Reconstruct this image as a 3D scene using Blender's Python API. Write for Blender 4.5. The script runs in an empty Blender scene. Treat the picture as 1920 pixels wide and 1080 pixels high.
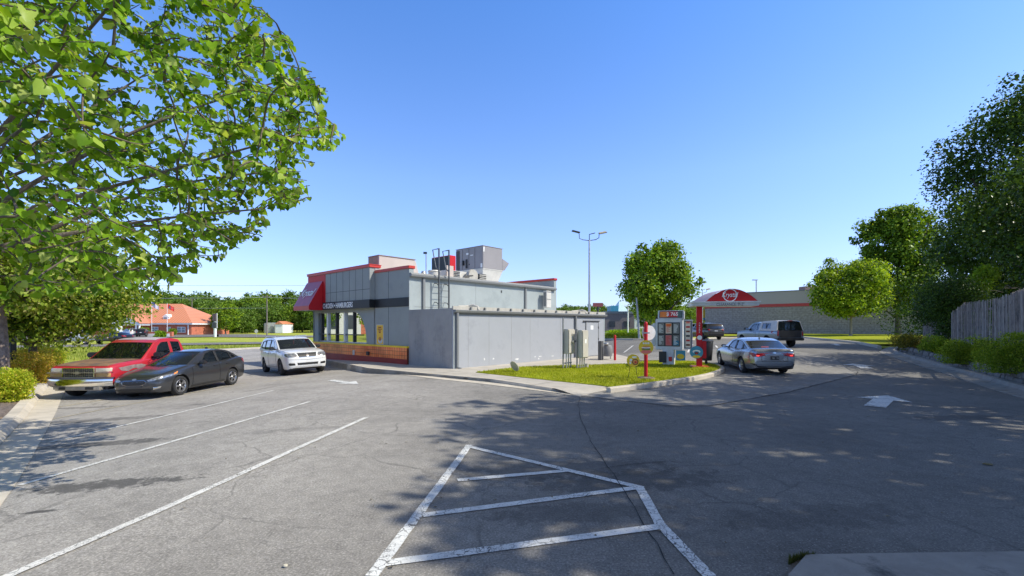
import bpy, bmesh, math, random
import numpy as np
from mathutils import Vector, Matrix, geometry
from mathutils.bvhtree import BVHTree
R = math.radians
PI = math.pi
random.seed(7)
rng = np.random.default_rng(7)
scene = bpy.context.scene
col = scene.collection
F = 853.3; HY = 611.0; CZ = 1.9           # survey of the site: focal length, eye level, eye height

def S(t):
    t = max(0.0, min(1.0, t)); return t * t * (3 - 2 * t)
def zg(x, y):
    """height of the paved ground: falls to the left, rises towards the back right"""
    l = max(0.0, min(9.0, -x - 3))
    z = -0.05 * (l - 0.5 if l > 1 else 0.5 * l * l)
    z += 0.5 * S((y - 17) / 12) * S((x - 6) / 6)
    return z
def G(px, py, off=0.0, zf=None):
    zf = zf or zg
    d = 20.0
    for _ in range(60):
        x = (px - 960) / F * d
        d2 = (CZ - zf(x, d) - off) * F / (py - HY)
        d = 0.5 * d + 0.5 * d2
    return ((px - 960) / F * d, d)
def Zat(py, d): return CZ + (HY - py) / F * d

# ------------------------------------------------------------------ materials
def new_mat(name):
    m = bpy.data.materials.new(name); m.use_nodes = True
    nt = m.node_tree; nt.nodes.clear()
    out = nt.nodes.new('ShaderNodeOutputMaterial')
    return m, nt, out
def N(nt, typ, **kw):
    n = nt.nodes.new(typ)
    for k, v in kw.items():
        if k in n.inputs: n.inputs[k].default_value = v
        else: setattr(n, k, v)
    return n
def ramp(nt, stops, fac=None, interp='LINEAR'):
    r = nt.nodes.new('ShaderNodeValToRGB'); r.color_ramp.interpolation = interp
    e = r.color_ramp.elements
    while len(e) > 1: e.remove(e[0])
    e[0].position = stops[0][0]; e[0].color = (*stops[0][1], 1) if len(stops[0][1]) == 3 else stops[0][1]
    for p, c in stops[1:]:
        k = e.new(p); k.color = (*c, 1)
    if fac is not None: nt.links.new(fac, r.inputs[0])
    return r
def mixc(nt, a, b, fac, mode='MIX'):
    m = nt.nodes.new('ShaderNodeMix'); m.data_type = 'RGBA'; m.blend_type = mode
    for i, v in ((6, a), (7, b), (0, fac)):
        if hasattr(v, 'type') and hasattr(v, 'links'): nt.links.new(v, m.inputs[i])
        else: m.inputs[i].default_value = (*v, 1) if isinstance(v, tuple) and len(v) == 3 else v
    return m.outputs[2]
def math_(nt, op, a, b=0.0, c=None, clamp=False):
    m = nt.nodes.new('ShaderNodeMath'); m.operation = op; m.use_clamp = clamp
    for i, v in ((0, a), (1, b), (2, c)):
        if v is None: continue
        if hasattr(v, 'links'): nt.links.new(v, m.inputs[i])
        else: m.inputs[i].default_value = v
    return m.outputs[0]
def grey(v): return (v, v, v)
def srgb(r, g, b):
    f = lambda c: (c / 255 / 12.92) if c / 255 <= .04045 else ((c / 255 + .055) / 1.055) ** 2.4
    return (f(r), f(g), f(b))
MC = {}
def mat(name, c, rough=.6, metal=0.0, var=.15, scale=3.0, bump=0.0, bscale=40.0, spec=.5, coat=0.0, emit=0.0, dirt=None):
    if name in MC: return MC[name]
    m, nt, out = new_mat(name)
    p = N(nt, 'ShaderNodeBsdfPrincipled', Roughness=rough, Metallic=metal)
    p.inputs['Specular IOR Level'].default_value = spec
    p.inputs['Coat Weight'].default_value = coat; p.inputs['Coat Roughness'].default_value = .04
    tc = N(nt, 'ShaderNodeNewGeometry')
    n = N(nt, 'ShaderNodeTexNoise', Scale=scale, Detail=6.0, Roughness=.65)
    nt.links.new(tc.outputs['Position'], n.inputs['Vector'])
    lo = tuple(max(0, x * (1 - var)) for x in c); hi = tuple(min(1, x * (1 + var)) for x in c)
    r = ramp(nt, [(.3, lo), (.7, hi)], n.outputs[0])
    src = r.outputs[0]
    if dirt:
        n2 = N(nt, 'ShaderNodeTexNoise', Scale=dirt[1], Detail=8.0, Roughness=.7)
        nt.links.new(tc.outputs['Position'], n2.inputs['Vector'])
        r2 = ramp(nt, [(dirt[2], grey(0)), (dirt[2] + .12, grey(1))], n2.outputs[0])
        src = mixc(nt, src, dirt[0], r2.outputs[0])
    nt.links.new(src, p.inputs['Base Color'])
    if emit:
        nt.links.new(src, p.inputs['Emission Color']); p.inputs['Emission Strength'].default_value = emit
    if bump:
        nb = N(nt, 'ShaderNodeTexNoise', Scale=bscale, Detail=4.0)
        nt.links.new(tc.outputs['Position'], nb.inputs['Vector'])
        b = N(nt, 'ShaderNodeBump', Strength=bump, Distance=.02)
        nt.links.new(nb.outputs[0], b.inputs['Height']); nt.links.new(b.outputs[0], p.inputs['Normal'])
    nt.links.new(p.outputs[0], out.inputs[0])
    MC[name] = m
    return m
def glass(name, tint=(.02, .025, .03), trans=.35, rough=.02):
    """tinted car / window glass: part see-through, part mirror"""
    if name in MC: return MC[name]
    m, nt, out = new_mat(name)
    g = N(nt, 'ShaderNodeBsdfGlossy', Roughness=rough, Color=(.9, .95, 1, 1))
    t = N(nt, 'ShaderNodeBsdfTransparent', Color=(trans, trans * 1.03, trans * 1.02, 1))
    d = N(nt, 'ShaderNodeBsdfDiffuse', Color=(*tint, 1))
    a = N(nt, 'ShaderNodeMixShader', Fac=.25); nt.links.new(t.outputs[0], a.inputs[1]); nt.links.new(d.outputs[0], a.inputs[2])
    fr = N(nt, 'ShaderNodeFresnel', IOR=1.7)
    k = math_(nt, 'MULTIPLY_ADD', fr.outputs[0], 1.2, .04, True)
    b = N(nt, 'ShaderNodeMixShader'); nt.links.new(k, b.inputs[0]); nt.links.new(a.outputs[0], b.inputs[1]); nt.links.new(g.outputs[0], b.inputs[2])
    nt.links.new(b.outputs[0], out.inputs[0]); MC[name] = m
    return m
def leaf_mat(name, c0, c1, c2=None, trans=.4, rough=.45):
    if name in MC: return MC[name]
    m, nt, out = new_mat(name)
    geo = N(nt, 'ShaderNodeNewGeometry')
    st = [(0, c0), (.75, c1)] + ([(1.0, c2)] if c2 else [])
    r = ramp(nt, st, geo.outputs['Random Per Island'])
    n = N(nt, 'ShaderNodeTexNoise', Scale=.5, Detail=3.0)
    nt.links.new(geo.outputs['Position'], n.inputs['Vector'])
    k = ramp(nt, [(.3, grey(.7)), (.7, grey(1.25))], n.outputs[0])
    c = mixc(nt, r.outputs[0], k.outputs[0], 1.0, 'MULTIPLY')
    p = N(nt, 'ShaderNodeBsdfPrincipled', Roughness=rough); p.inputs['Specular IOR Level'].default_value = .18
    nt.links.new(c, p.inputs['Base Color'])
    t = N(nt, 'ShaderNodeBsdfTranslucent')
    c2_ = mixc(nt, c, (1.5, 1.35, .5), 1.0, 'MULTIPLY'); nt.links.new(c2_, t.inputs[0])
    x = N(nt, 'ShaderNodeMixShader', Fac=trans); nt.links.new(p.outputs[0], x.inputs[1]); nt.links.new(t.outputs[0], x.inputs[2])
    nt.links.new(x.outputs[0], out.inputs[0]); MC[name] = m
    return m

# ------------------------------------------------------------------ objects
def tag(o, label=None, cat=None, group=None, kind=None):
    if label: o['label'] = label
    if cat: o['category'] = cat
    if group: o['group'] = group
    if kind: o['kind'] = kind
    return o
def empty(name, loc=(0, 0, 0), rz=0.0, label=None, cat=None, group=None):
    o = bpy.data.objects.new(name, None); col.objects.link(o)
    o.location = loc; o.rotation_euler = (0, 0, rz); o.empty_display_size = .2
    return tag(o, label, cat, group)
def children(o): return [c for c in bpy.data.objects if c.parent == o]
def copy_tree(o, parent=None):
    c = o.copy(); col.objects.link(c); c.parent = parent
    for ch in children(o): copy_tree(ch, c)
    return c
class MB:
    def __init__(s): s.v = []; s.f = []; s.m = []
    def add(s, vs, fs, mi=0):
        b = len(s.v); s.v += [tuple(v) for v in vs]
        for f in fs: s.f.append(tuple(b + i for i in f)); s.m.append(mi)
        return s
    def box(s, x0, x1, y0, y1, z0, z1, mi=0, M=None):
        vs = [Vector((x, y, z)) for z in (z0, z1) for x, y in ((x0, y0), (x1, y0), (x1, y1), (x0, y1))]
        if M: vs = [M @ v for v in vs]
        return s.add(vs, [(3, 2, 1, 0), (4, 5, 6, 7), (0, 1, 5, 4), (1, 2, 6, 5), (2, 3, 7, 6), (3, 0, 4, 7)], mi)
    def prism(s, poly, z0, z1, mi=0, M=None):
        """poly in xy, extruded in z"""
        n = len(poly)
        if sum(poly[i][0] * poly[(i + 1) % n][1] - poly[(i + 1) % n][0] * poly[i][1] for i in range(n)) < 0: poly = poly[::-1]
        vs = [Vector((p[0], p[1], z0)) for p in poly] + [Vector((p[0], p[1], z1)) for p in poly]
        if M: vs = [M @ v for v in vs]
        return s.add(vs, [tuple(range(n))[::-1], tuple(range(n, 2 * n))] + [(i, (i + 1) % n, n + (i + 1) % n, n + i) for i in range(n)], mi)
    def tube(s, pts, r, n=8, mi=0, caps=True):
        """pts list of 3D points, r one radius or list"""
        P = [Vector(p) for p in pts]; k = len(P)
        rs = r if isinstance(r, (list, tuple)) else [r] * k
        vs = []; ref = None
        for i in range(k):
            d = (P[min(i + 1, k - 1)] - P[max(i - 1, 0)]).normalized()
            if ref is None:
                ref = d.cross(Vector((0, 0, 1)))
                if ref.length < .05: ref = d.cross(Vector((1, 0, 0)))
                ref.normalize()
            else:
                ref = (ref - d * ref.dot(d)).normalized()
            b = d.cross(ref)
            for j in range(n):
                a = 2 * PI * j / n
                vs.append(P[i] + (ref * math.cos(a) + b * math.sin(a)) * rs[i])
        fs = [(i * n + j, i * n + (j + 1) % n, (i + 1) * n + (j + 1) % n, (i + 1) * n + j) for i in range(k - 1) for j in range(n)]
        if caps: fs += [tuple(range(n))[::-1], tuple(range((k - 1) * n, k * n))]
        return s.add(vs, fs, mi)
    def lathe(s, prof, n=24, mi=0, M=None):
        """prof list of (r,z) about z"""
        vs = [Vector((r * math.cos(2 * PI * j / n), r * math.sin(2 * PI * j / n), z)) for r, z in prof for j in range(n)]
        if M: vs = [M @ v for v in vs]
        k = len(prof)
        return s.add(vs, [(i * n + j, i * n + (j + 1) % n, (i + 1) * n + (j + 1) % n, (i + 1) * n + j) for i in range(k - 1) for j in range(n)], mi)
    def build(s, name, mats, parent=None, smooth=False, bevel=0.0, angle=35, **tg):
        me = bpy.data.meshes.new(name); me.from_pydata(s.v, [], s.f); me.validate()
        mats = mats if isinstance(mats, (list, tuple)) else [mats]
        for m in mats: me.materials.append(m)
        if len(me.polygons) == len(s.m): me.polygons.foreach_set('material_index', s.m)
        if bevel or smooth:
            bm = bmesh.new(); bm.from_mesh(me)
            bmesh.ops.recalc_face_normals(bm, faces=bm.faces)
            if bevel:
                ed = [e for e in bm.edges if len(e.link_faces) == 2 and e.calc_face_angle(0) > R(30)]
                bmesh.ops.bevel(bm, geom=ed, offset=bevel, segments=2, affect='EDGES', clamp_overlap=True)
            if smooth or bevel:
                for f in bm.faces: f.smooth = True
                for e in bm.edges:
                    if len(e.link_faces) == 2 and e.calc_face_angle(0) > R(angle): e.smooth = False
            bm.to_mesh(me); bm.free()
        me.update()
        o = bpy.data.objects.new(name, me); col.objects.link(o); o.parent = parent
        return tag(o, **tg)
def cdt(poly, step, holes=()):
    """triangulate a 2D outline with inner grid points; returns pts, tris, owner (-1 = outline, k = hole k)"""
    def inside(p, pl):
        c = False; j = len(pl) - 1
        for i in range(len(pl)):
            if (pl[i][1] > p[1]) != (pl[j][1] > p[1]) and p[0] < (pl[j][0] - pl[i][0]) * (p[1] - pl[i][1]) / (pl[j][1] - pl[i][1]) + pl[i][0]: c = not c
            j = i
        return c
    def dens(pl):
        o = []
        for i in range(len(pl)):
            a = Vector(pl[i]); b = Vector(pl[(i + 1) % len(pl)]); k = max(1, int((b - a).length / step))
            o += [a.lerp(b, j / k) for j in range(k)]
        return o
    loops = [dens(poly)] + [dens(h) for h in holes]
    pts = []; edges = []
    for L in loops:
        b = len(pts); pts += L; edges += [(b + i, b + (i + 1) % len(L)) for i in range(len(L))]
    xs = [p.x for p in loops[0]]; ys = [p.y for p in loops[0]]
    x = min(xs) + step * .5
    while x < max(xs):
        y = min(ys) + step * .5
        while y < max(ys):
            if inside((x, y), poly): pts.append(Vector((x + random.uniform(-.05, .05) * step, y + random.uniform(-.05, .05) * step)))
            y += step
        x += step
    v, e, f, *_ = geometry.delaunay_2d_cdt(pts, edges, [], 0, 1e-5)
    tri = []; own = []
    for t in f:
        c = (sum(v[i].x for i in t) / len(t), sum(v[i].y for i in t) / len(t))
        if not inside(c, poly): continue
        k = -1
        for i, h in enumerate(holes):
            if inside(c, h): k = i
        tri.append(tuple(t)); own.append(k)
    return v, tri, own
def drape(name, poly, m, off=.0, step=1.0, zf=zg, kind='structure', skirt=0.0, parent=None, **tg):
    v, t, _ = cdt(poly, step)
    b = MB(); b.add([(p.x, p.y, zf(p.x, p.y) + off) for p in v], [f if sum((v[f[i]].x * v[f[(i + 1) % len(f)]].y - v[f[(i + 1) % len(f)]].x * v[f[i]].y) for i in range(len(f))) > 0 else f[::-1] for f in t])
    if skirt:
        for i in range(len(poly)):
            a = Vector(poly[i]); c = Vector(poly[(i + 1) % len(poly)]); k = max(1, int((c - a).length / step))
            q = [a.lerp(c, j / k) for j in range(k + 1)]
            vs = [(p.x, p.y, zf(p.x, p.y) + off) for p in q] + [(p.x, p.y, zf(p.x, p.y) + off - skirt) for p in q]
            b.add(vs, [(j, j + 1, k + 2 + j, k + 1 + j) for j in range(k)])
    o = b.build(name, m, parent, **tg)
    if kind: o['kind'] = kind
    return o
def resample(pts, step):
    P = [Vector(p) for p in pts]; out = [P[0]]
    for a, b in zip(P, P[1:]):
        k = max(1, int((b - a).length / step)); out += [a.lerp(b, j / k) for j in range(1, k + 1)]
    return out
def catmull(pts, n=8):
    P = [Vector(p) for p in pts]; o = []
    for i in range(len(P) - 1):
        a = P[max(0, i - 1)]; b = P[i]; c = P[i + 1]; d = P[min(len(P) - 1, i + 2)]
        for j in range(n):
            t = j / n
            o.append(.5 * ((2 * b) + (c - a) * t + (2 * a - 5 * b + 4 * c - d) * t * t + (3 * b - a - 3 * c + d) * t ** 3))
    return o + [P[-1]]
def stripe(mb, pts, w, off=.006, zf=zg, mi=0, jag=0.0, step=.25):
    P = resample([Vector((p[0], p[1])) for p in pts], step); vs = []; n = len(P)
    for i, p in enumerate(P):
        d = (P[min(i + 1, n - 1)] - P[max(i - 1, 0)]).normalized(); q = Vector((-d.y, d.x)) * (w / 2)
        j1 = 1 + random.uniform(-jag, jag); j2 = 1 + random.uniform(-jag, jag)
        for a in (p + q * j1, p - q * j2): vs.append((a.x, a.y, zf(a.x, a.y) + off))
    mb.add(vs, [(2 * i, 2 * i + 1, 2 * i + 3, 2 * i + 2)[::-1] for i in range(n - 1)])
    return mb
def kerb(name, pts, prof, m, zf=zg, step=.5, joints=3.0, **tg):
    """sweep profile (lateral offset to the left of travel, height) along a ground path"""
    P = resample([Vector((p[0], p[1])) for p in pts], step); n = len(P); k = len(prof); b = MB(); vs = []
    for i, p in enumerate(P):
        d = (P[min(i + 1, n - 1)] - P[max(i - 1, 0)]).normalized(); q = Vector((-d.y, d.x))
        z0 = zf(p.x, p.y)
        for u_, h_ in prof:
            a = p + q * u_; vs.append((a.x, a.y, z0 + h_))
    b.add(vs, [(i * k + j, i * k + j + 1, (i + 1) * k + j + 1, (i + 1) * k + j) for i in range(n - 1) for j in range(k - 1)])
    b.add(vs[:k], [tuple(range(k))]); b.add(vs[-k:], [tuple(range(k))[::-1]])
    o = b.build(name, m, smooth=True, angle=30, **tg); o['kind'] = 'structure'
    return o
def text_mesh(name, s, size, m, parent, M, shear=0.0, extrude=.01, xs=1.0, align='CENTER', bold=0.0, **tg):
    c = bpy.data.curves.new(name, 'FONT'); c.body = s; c.size = size; c.shear = shear; c.extrude = extrude
    c.align_x = align; c.align_y = 'CENTER'; c.offset = bold; c.resolution_u = 3
    t = bpy.data.objects.new(name + '_tmp', c); col.objects.link(t)
    bpy.context.view_layer.update()
    me = bpy.data.meshes.new_from_object(t.evaluated_get(bpy.context.evaluated_depsgraph_get()))
    bpy.data.objects.remove(t)
    me.transform(M @ Matrix.Diagonal((xs, 1, 1, 1))); me.materials.clear(); me.materials.append(m)
    o = bpy.data.objects.new(name, me); col.objects.link(o); o.parent = parent
    return tag(o, **tg)
def frameM(o, x, y):
    """matrix with text x axis along x, text y axis along y"""
    x = Vector(x).normalized(); y = Vector(y).normalized(); z = x.cross(y)
    M = Matrix.Identity(4)
    for i in range(3): M[i][0] = x[i]; M[i][1] = y[i]; M[i][2] = z[i]; M[i][3] = o[i]
    return M

# ------------------------------------------------------------------ camera, light, sky
cam = bpy.data.cameras.new('camera'); co = bpy.data.objects.new('camera', cam); col.objects.link(co)
co.location = (0, 0, CZ); co.rotation_euler = (R(90), 0, 0)
cam.sensor_width = 36; cam.lens = 36 * F / 1920; cam.shift_y = (HY - 540) / 1920; cam.clip_end = 3000; cam.clip_start = .05
scene.camera = co
SD = Vector((.97, -.22, 0)).normalized(); EL = R(46)
sd = Vector((SD.x * math.cos(EL), SD.y * math.cos(EL), math.sin(EL)))
sun = bpy.data.lights.new('sun', 'SUN'); sun.energy = 5.0; sun.angle = R(.5); sun.color = (1, .95, .82)
so = bpy.data.objects.new('sun', sun); col.objects.link(so); so.rotation_euler = sd.to_track_quat('Z', 'Y').to_euler()
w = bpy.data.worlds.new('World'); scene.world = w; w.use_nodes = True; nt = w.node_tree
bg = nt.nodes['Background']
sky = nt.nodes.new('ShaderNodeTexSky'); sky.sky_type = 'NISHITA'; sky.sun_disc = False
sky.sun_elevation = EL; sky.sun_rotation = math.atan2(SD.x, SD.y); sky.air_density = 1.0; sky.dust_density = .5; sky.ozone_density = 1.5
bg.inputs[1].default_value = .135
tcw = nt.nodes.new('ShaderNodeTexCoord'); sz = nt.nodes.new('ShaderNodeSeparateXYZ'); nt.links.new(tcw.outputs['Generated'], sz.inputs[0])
gn = ramp(nt, [(0.0, (1.0, 1.2, 1.75)), (.1, (1.2, 1.29, 2.0)), (.3, (1.27, 1.5, 2.0)), (.58, (.88, 1.42, 2.15)), (.76, (1.35, .95, .6))], sz.outputs[2])  # gain by height; zenith above the view greyed to neutralise the shade light
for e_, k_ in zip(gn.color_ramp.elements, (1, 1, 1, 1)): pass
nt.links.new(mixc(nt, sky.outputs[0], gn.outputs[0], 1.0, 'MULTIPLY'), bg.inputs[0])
scene.view_settings.view_transform = 'Standard'; scene.view_settings.look = 'None'; scene.view_settings.exposure = 0
scene.render.engine = 'CYCLES'; scene.cycles.max_bounces = 8; scene.cycles.transparent_max_bounces = 12
# ================================================================== GROUND
def asphalt_mat(name, base, stains=(), crack=True, tint=(1.06, 1.0, .9), base2=None):
    m, nt, out = new_mat(name)
    geo = N(nt, 'ShaderNodeNewGeometry'); P = geo.outputs['Position']
    def noise(sc, det=6.0, ro=.6, vec=P):
        n = N(nt, 'ShaderNodeTexNoise', Scale=sc, Detail=det, Roughness=ro); nt.links.new(vec, n.inputs['Vector']); return n.outputs[0]
    a = ramp(nt, [(.28, grey(.70)), (.5, grey(1)), (.72, grey(1.2))], noise(.45, 8, .68))
    b = ramp(nt, [(.3, grey(.5)), (.45, grey(.85)), (.55, grey(1.05)), (.68, grey(1.7))], noise(48, 4, .8))
    c = ramp(nt, [(.35, grey(.86)), (.65, grey(1.12))], noise(6, 5, .7))
    if base2:      # tone lightened on the sunlit left, darkened towards the shaded drive lane
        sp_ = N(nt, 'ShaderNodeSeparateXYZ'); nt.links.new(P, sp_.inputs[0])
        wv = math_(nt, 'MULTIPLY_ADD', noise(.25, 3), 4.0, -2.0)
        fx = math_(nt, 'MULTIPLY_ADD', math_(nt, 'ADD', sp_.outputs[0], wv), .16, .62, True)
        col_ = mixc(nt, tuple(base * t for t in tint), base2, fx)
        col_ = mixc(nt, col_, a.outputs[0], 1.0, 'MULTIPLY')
    else: col_ = mixc(nt, tuple(base * t for t in tint), a.outputs[0], 1.0, 'MULTIPLY')
    col_ = mixc(nt, col_, b.outputs[0], 1.0, 'MULTIPLY'); col_ = mixc(nt, col_, c.outputs[0], 1.0, 'MULTIPLY')
    # light stone chips
    v = N(nt, 'ShaderNodeTexVoronoi', Scale=38.0); nt.links.new(P, v.inputs['Vector'])
    chip = ramp(nt, [(.0, grey(1)), (.16, grey(1)), (.22, grey(0))], v.outputs['Distance'])
    rs = N(nt, 'ShaderNodeSeparateColor'); nt.links.new(v.outputs['Color'], rs.inputs[0])
    sel = math_(nt, 'GREATER_THAN', rs.outputs[0], .62)
    col_ = mixc(nt, col_, (.5, .48, .45), math_(nt, 'MULTIPLY', math_(nt, 'MULTIPLY', chip.outputs[0], sel), .55))
    if crack:
        nv = N(nt, 'ShaderNodeTexNoise', Scale=2.0, Detail=4.0); nt.links.new(P, nv.inputs['Vector'])
        mv = N(nt, 'ShaderNodeVectorMath', operation='MULTIPLY_ADD'); nt.links.new(nv.outputs['Color'], mv.inputs[0]); mv.inputs[1].default_value = (.5, .5, .0); nt.links.new(P, mv.inputs[2])
        vc = N(nt, 'ShaderNodeTexVoronoi', Scale=.55, feature='DISTANCE_TO_EDGE'); nt.links.new(mv.outputs[0], vc.inputs['Vector'])
        vd = N(nt, 'ShaderNodeTexVoronoi', Scale=3.2, feature='DISTANCE_TO_EDGE'); nt.links.new(mv.outputs[0], vd.inputs['Vector'])
        k1 = ramp(nt, [(0, grey(1)), (.004, grey(1)), (.009, grey(0))], vc.outputs[0])
        k2 = ramp(nt, [(0, grey(1)), (.008, grey(1)), (.02, grey(0))], vd.outputs[0])
        msk = ramp(nt, [(.52, grey(0)), (.62, grey(1))], noise(.6, 3))
        msk1 = ramp(nt, [(.42, grey(0)), (.55, grey(.8))], noise(.45, 3))
        ck = math_(nt, 'MAXIMUM', math_(nt, 'MULTIPLY', k1.outputs[0], msk1.outputs[0]), math_(nt, 'MULTIPLY', math_(nt, 'MULTIPLY', k2.outputs[0], msk.outputs[0]), .55))
        col_ = mixc(nt, col_, (.05, .048, .045), math_(nt, 'MULTIPLY', ck, .45))
    sep = N(nt, 'ShaderNodeSeparateXYZ'); nt.links.new(P, sep.inputs[0])
    sn = noise(5.0, 8, .8)
    for (sx, sy, rx, ry, ang, st) in stains:
        dx = math_(nt, 'SUBTRACT', sep.outputs[0], sx); dy = math_(nt, 'SUBTRACT', sep.outputs[1], sy)
        ca, sa = math.cos(ang), math.sin(ang)
        u = math_(nt, 'MULTIPLY', math_(nt, 'ADD', math_(nt, 'MULTIPLY', dx, ca), math_(nt, 'MULTIPLY', dy, sa)), 1 / rx)
        q = math_(nt, 'MULTIPLY', math_(nt, 'SUBTRACT', math_(nt, 'MULTIPLY', dy, ca), math_(nt, 'MULTIPLY', dx, sa)), 1 / ry)
        dd = math_(nt, 'ADD', math_(nt, 'MULTIPLY', u, u), math_(nt, 'MULTIPLY', q, q))
        val = math_(nt, 'ADD', math_(nt, 'SUBTRACT', 1.0, dd), math_(nt, 'MULTIPLY', math_(nt, 'SUBTRACT', sn, .5), 5.0))
        rr = ramp(nt, [(.2, grey(0)), (.6, grey(1))], val)
        col_ = mixc(nt, col_, (.05, .048, .045), math_(nt, 'MULTIPLY', rr.outputs[0], st))
    p = N(nt, 'ShaderNodeBsdfPrincipled', Roughness=.88); p.inputs['Specular IOR Level'].default_value = .35
    nt.links.new(col_, p.inputs['Base Color'])
    bp = N(nt, 'ShaderNodeBump', Strength=.55, Distance=.006); nt.links.new(noise(110, 3, .7), bp.inputs['Height']); nt.links.new(bp.outputs[0], p.inputs['Normal'])
    nt.links.new(p.outputs[0], out.inputs[0])
    return m
def gw(px, py): return G(px, py)
st = []
for (px, py, rx, ry, s_) in ((205, 908, 1.15, .26, .75), (190, 832, 1.5, .28, .7), (180, 788, 1.9, .3, .55), (70, 960, .2, .05, .8), (155, 765, 1.2, .2, .5), (1060, 880, 1.8, .5, .45), (1180, 900, 1.6, .45, .5),
                            (1520, 968, 1.4, .35, .35), (1800, 783, 1.5, .3, .5), (560, 805, 1.3, .2, .2), (370, 758, .3, .1, .6), (1090, 960, 1.2, .3, .4)):
    x, y = gw(px, py); st.append((x, y, rx, ry, .12, s_))
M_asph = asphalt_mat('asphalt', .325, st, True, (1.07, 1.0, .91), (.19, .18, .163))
M_road = asphalt_mat('road_asphalt', .17, (), False)
M_conc_drive = asphalt_mat('drive_concrete', .25, (), True, (1.06, 1.0, .9))
M_crack = mat('crack_tar', (.035, .033, .03), .9, var=.5, scale=4)
def paint_mat(name, c, wear):
    m, nt, out = new_mat(name)
    geo = N(nt, 'ShaderNodeNewGeometry'); P = geo.outputs['Position']
    def noise(sc, det=6.0, ro=.7):
        n = N(nt, 'ShaderNodeTexNoise', Scale=sc, Detail=det, Roughness=ro); nt.links.new(P, n.inputs['Vector']); return n
    nv = noise(9, 4)
    mv = N(nt, 'ShaderNodeVectorMath', operation='MULTIPLY_ADD'); nt.links.new(nv.outputs['Color'], mv.inputs[0]); mv.inputs[1].default_value = (.12, .12, .0); nt.links.new(P, mv.inputs[2])
    vc = N(nt, 'ShaderNodeTexVoronoi', Scale=11.0, feature='DISTANCE_TO_EDGE'); nt.links.new(mv.outputs[0], vc.inputs['Vector'])
    vc2 = N(nt, 'ShaderNodeTexVoronoi', Scale=30.0, feature='DISTANCE_TO_EDGE'); nt.links.new(mv.outputs[0], vc2.inputs['Vector'])
    k = ramp(nt, [(0, grey(1)), (.02, grey(1)), (.045, grey(0))], vc.outputs[0])
    k2 = ramp(nt, [(0, grey(1)), (.02, grey(1)), (.05, grey(0))], vc2.outputs[0])
    mk = ramp(nt, [(.42, grey(0)), (.55, grey(1))], noise(.9, 3).outputs[0])
    mk2 = ramp(nt, [(.5, grey(0)), (.6, grey(1))], noise(1.7, 3).outputs[0])
    chips = ramp(nt, [(.60, grey(0)), (.64, grey(1))], noise(55, 4).outputs[0])
    kk = math_(nt, 'MAXIMUM', math_(nt, 'MULTIPLY', k.outputs[0], mk.outputs[0]), math_(nt, 'MULTIPLY', k2.outputs[0], mk2.outputs[0]))
    kk = math_(nt, 'MAXIMUM', kk, math_(nt, 'MULTIPLY', chips.outputs[0], .8))
    kk = math_(nt, 'MULTIPLY', kk, wear)
    cc = ramp(nt, [(.35, tuple(x * .8 for x in c)), (.7, c)], noise(5, 5).outputs[0])
    q = mixc(nt, cc.outputs[0], (.08, .078, .075), kk)
    p = N(nt, 'ShaderNodeBsdfPrincipled', Roughness=.75); nt.links.new(q, p.inputs['Base Color'])
    nt.links.new(p.outputs[0], out.inputs[0]); return m
M_line = paint_mat('white_road_paint', (.82, .80, .75), .85)
M_line2 = paint_mat('cracked_road_paint', (.82, .82, .79), .95)
M_faded = paint_mat('faded_road_paint', (.55, .48, .34), .9)
M_conc = mat('kerb_concrete', (.56, .50, .41), .9, var=.16, scale=2.2, bump=.4, bscale=60, dirt=((.3, .27, .22), 1.3, .58))
M_walk = mat('walk_concrete', (.46, .42, .36), .9, var=.14, scale=1.5, bump=.3, bscale=70, dirt=((.36, .33, .28), .9, .55))
M_slab = mat('slab_concrete', (.30, .28, .25), .9, var=.2, scale=2.5, bump=.5, bscale=40, dirt=((.1, .098, .09), 2.0, .55))
def grass_mat(name, a, b, c, sc=1.0):
    m, nt, out = new_mat(name)
    geo = N(nt, 'ShaderNodeNewGeometry'); P = geo.outputs['Position']
    def noise(s_, det=6.0):
        n = N(nt, 'ShaderNodeTexNoise', Scale=s_, Detail=det, Roughness=.7); nt.links.new(P, n.inputs['Vector']); return n.outputs[0]
    r1 = ramp(nt, [(.3, a), (.5, b), (.7, c)], noise(.12 * sc, 8))
    r2 = ramp(nt, [(.3, grey(.6)), (.7, grey(1.35))], noise(9 * sc, 4))
    q = mixc(nt, r1.outputs[0], r2.outputs[0], 1.0, 'MULTIPLY')
    p = N(nt, 'ShaderNodeBsdfPrincipled', Roughness=.95); p.inputs['Specular IOR Level'].default_value = .1
    nt.links.new(q, p.inputs['Base Color'])
    b_ = N(nt, 'ShaderNodeBump', Strength=.6, Distance=.05); nt.links.new(noise(30 * sc), b_.inputs['Height']); nt.links.new(b_.outputs[0], p.inputs['Normal'])
    nt.links.new(p.outputs[0], out.inputs[0]); return m
M_field = grass_mat('field_grass', (.24, .31, .04), (.36, .40, .06), (.50, .46, .13), 1)
M_lawn = grass_mat('lawn_grass', (.22, .27, .015), (.32, .35, .02), (.42, .42, .05), 6)

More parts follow.
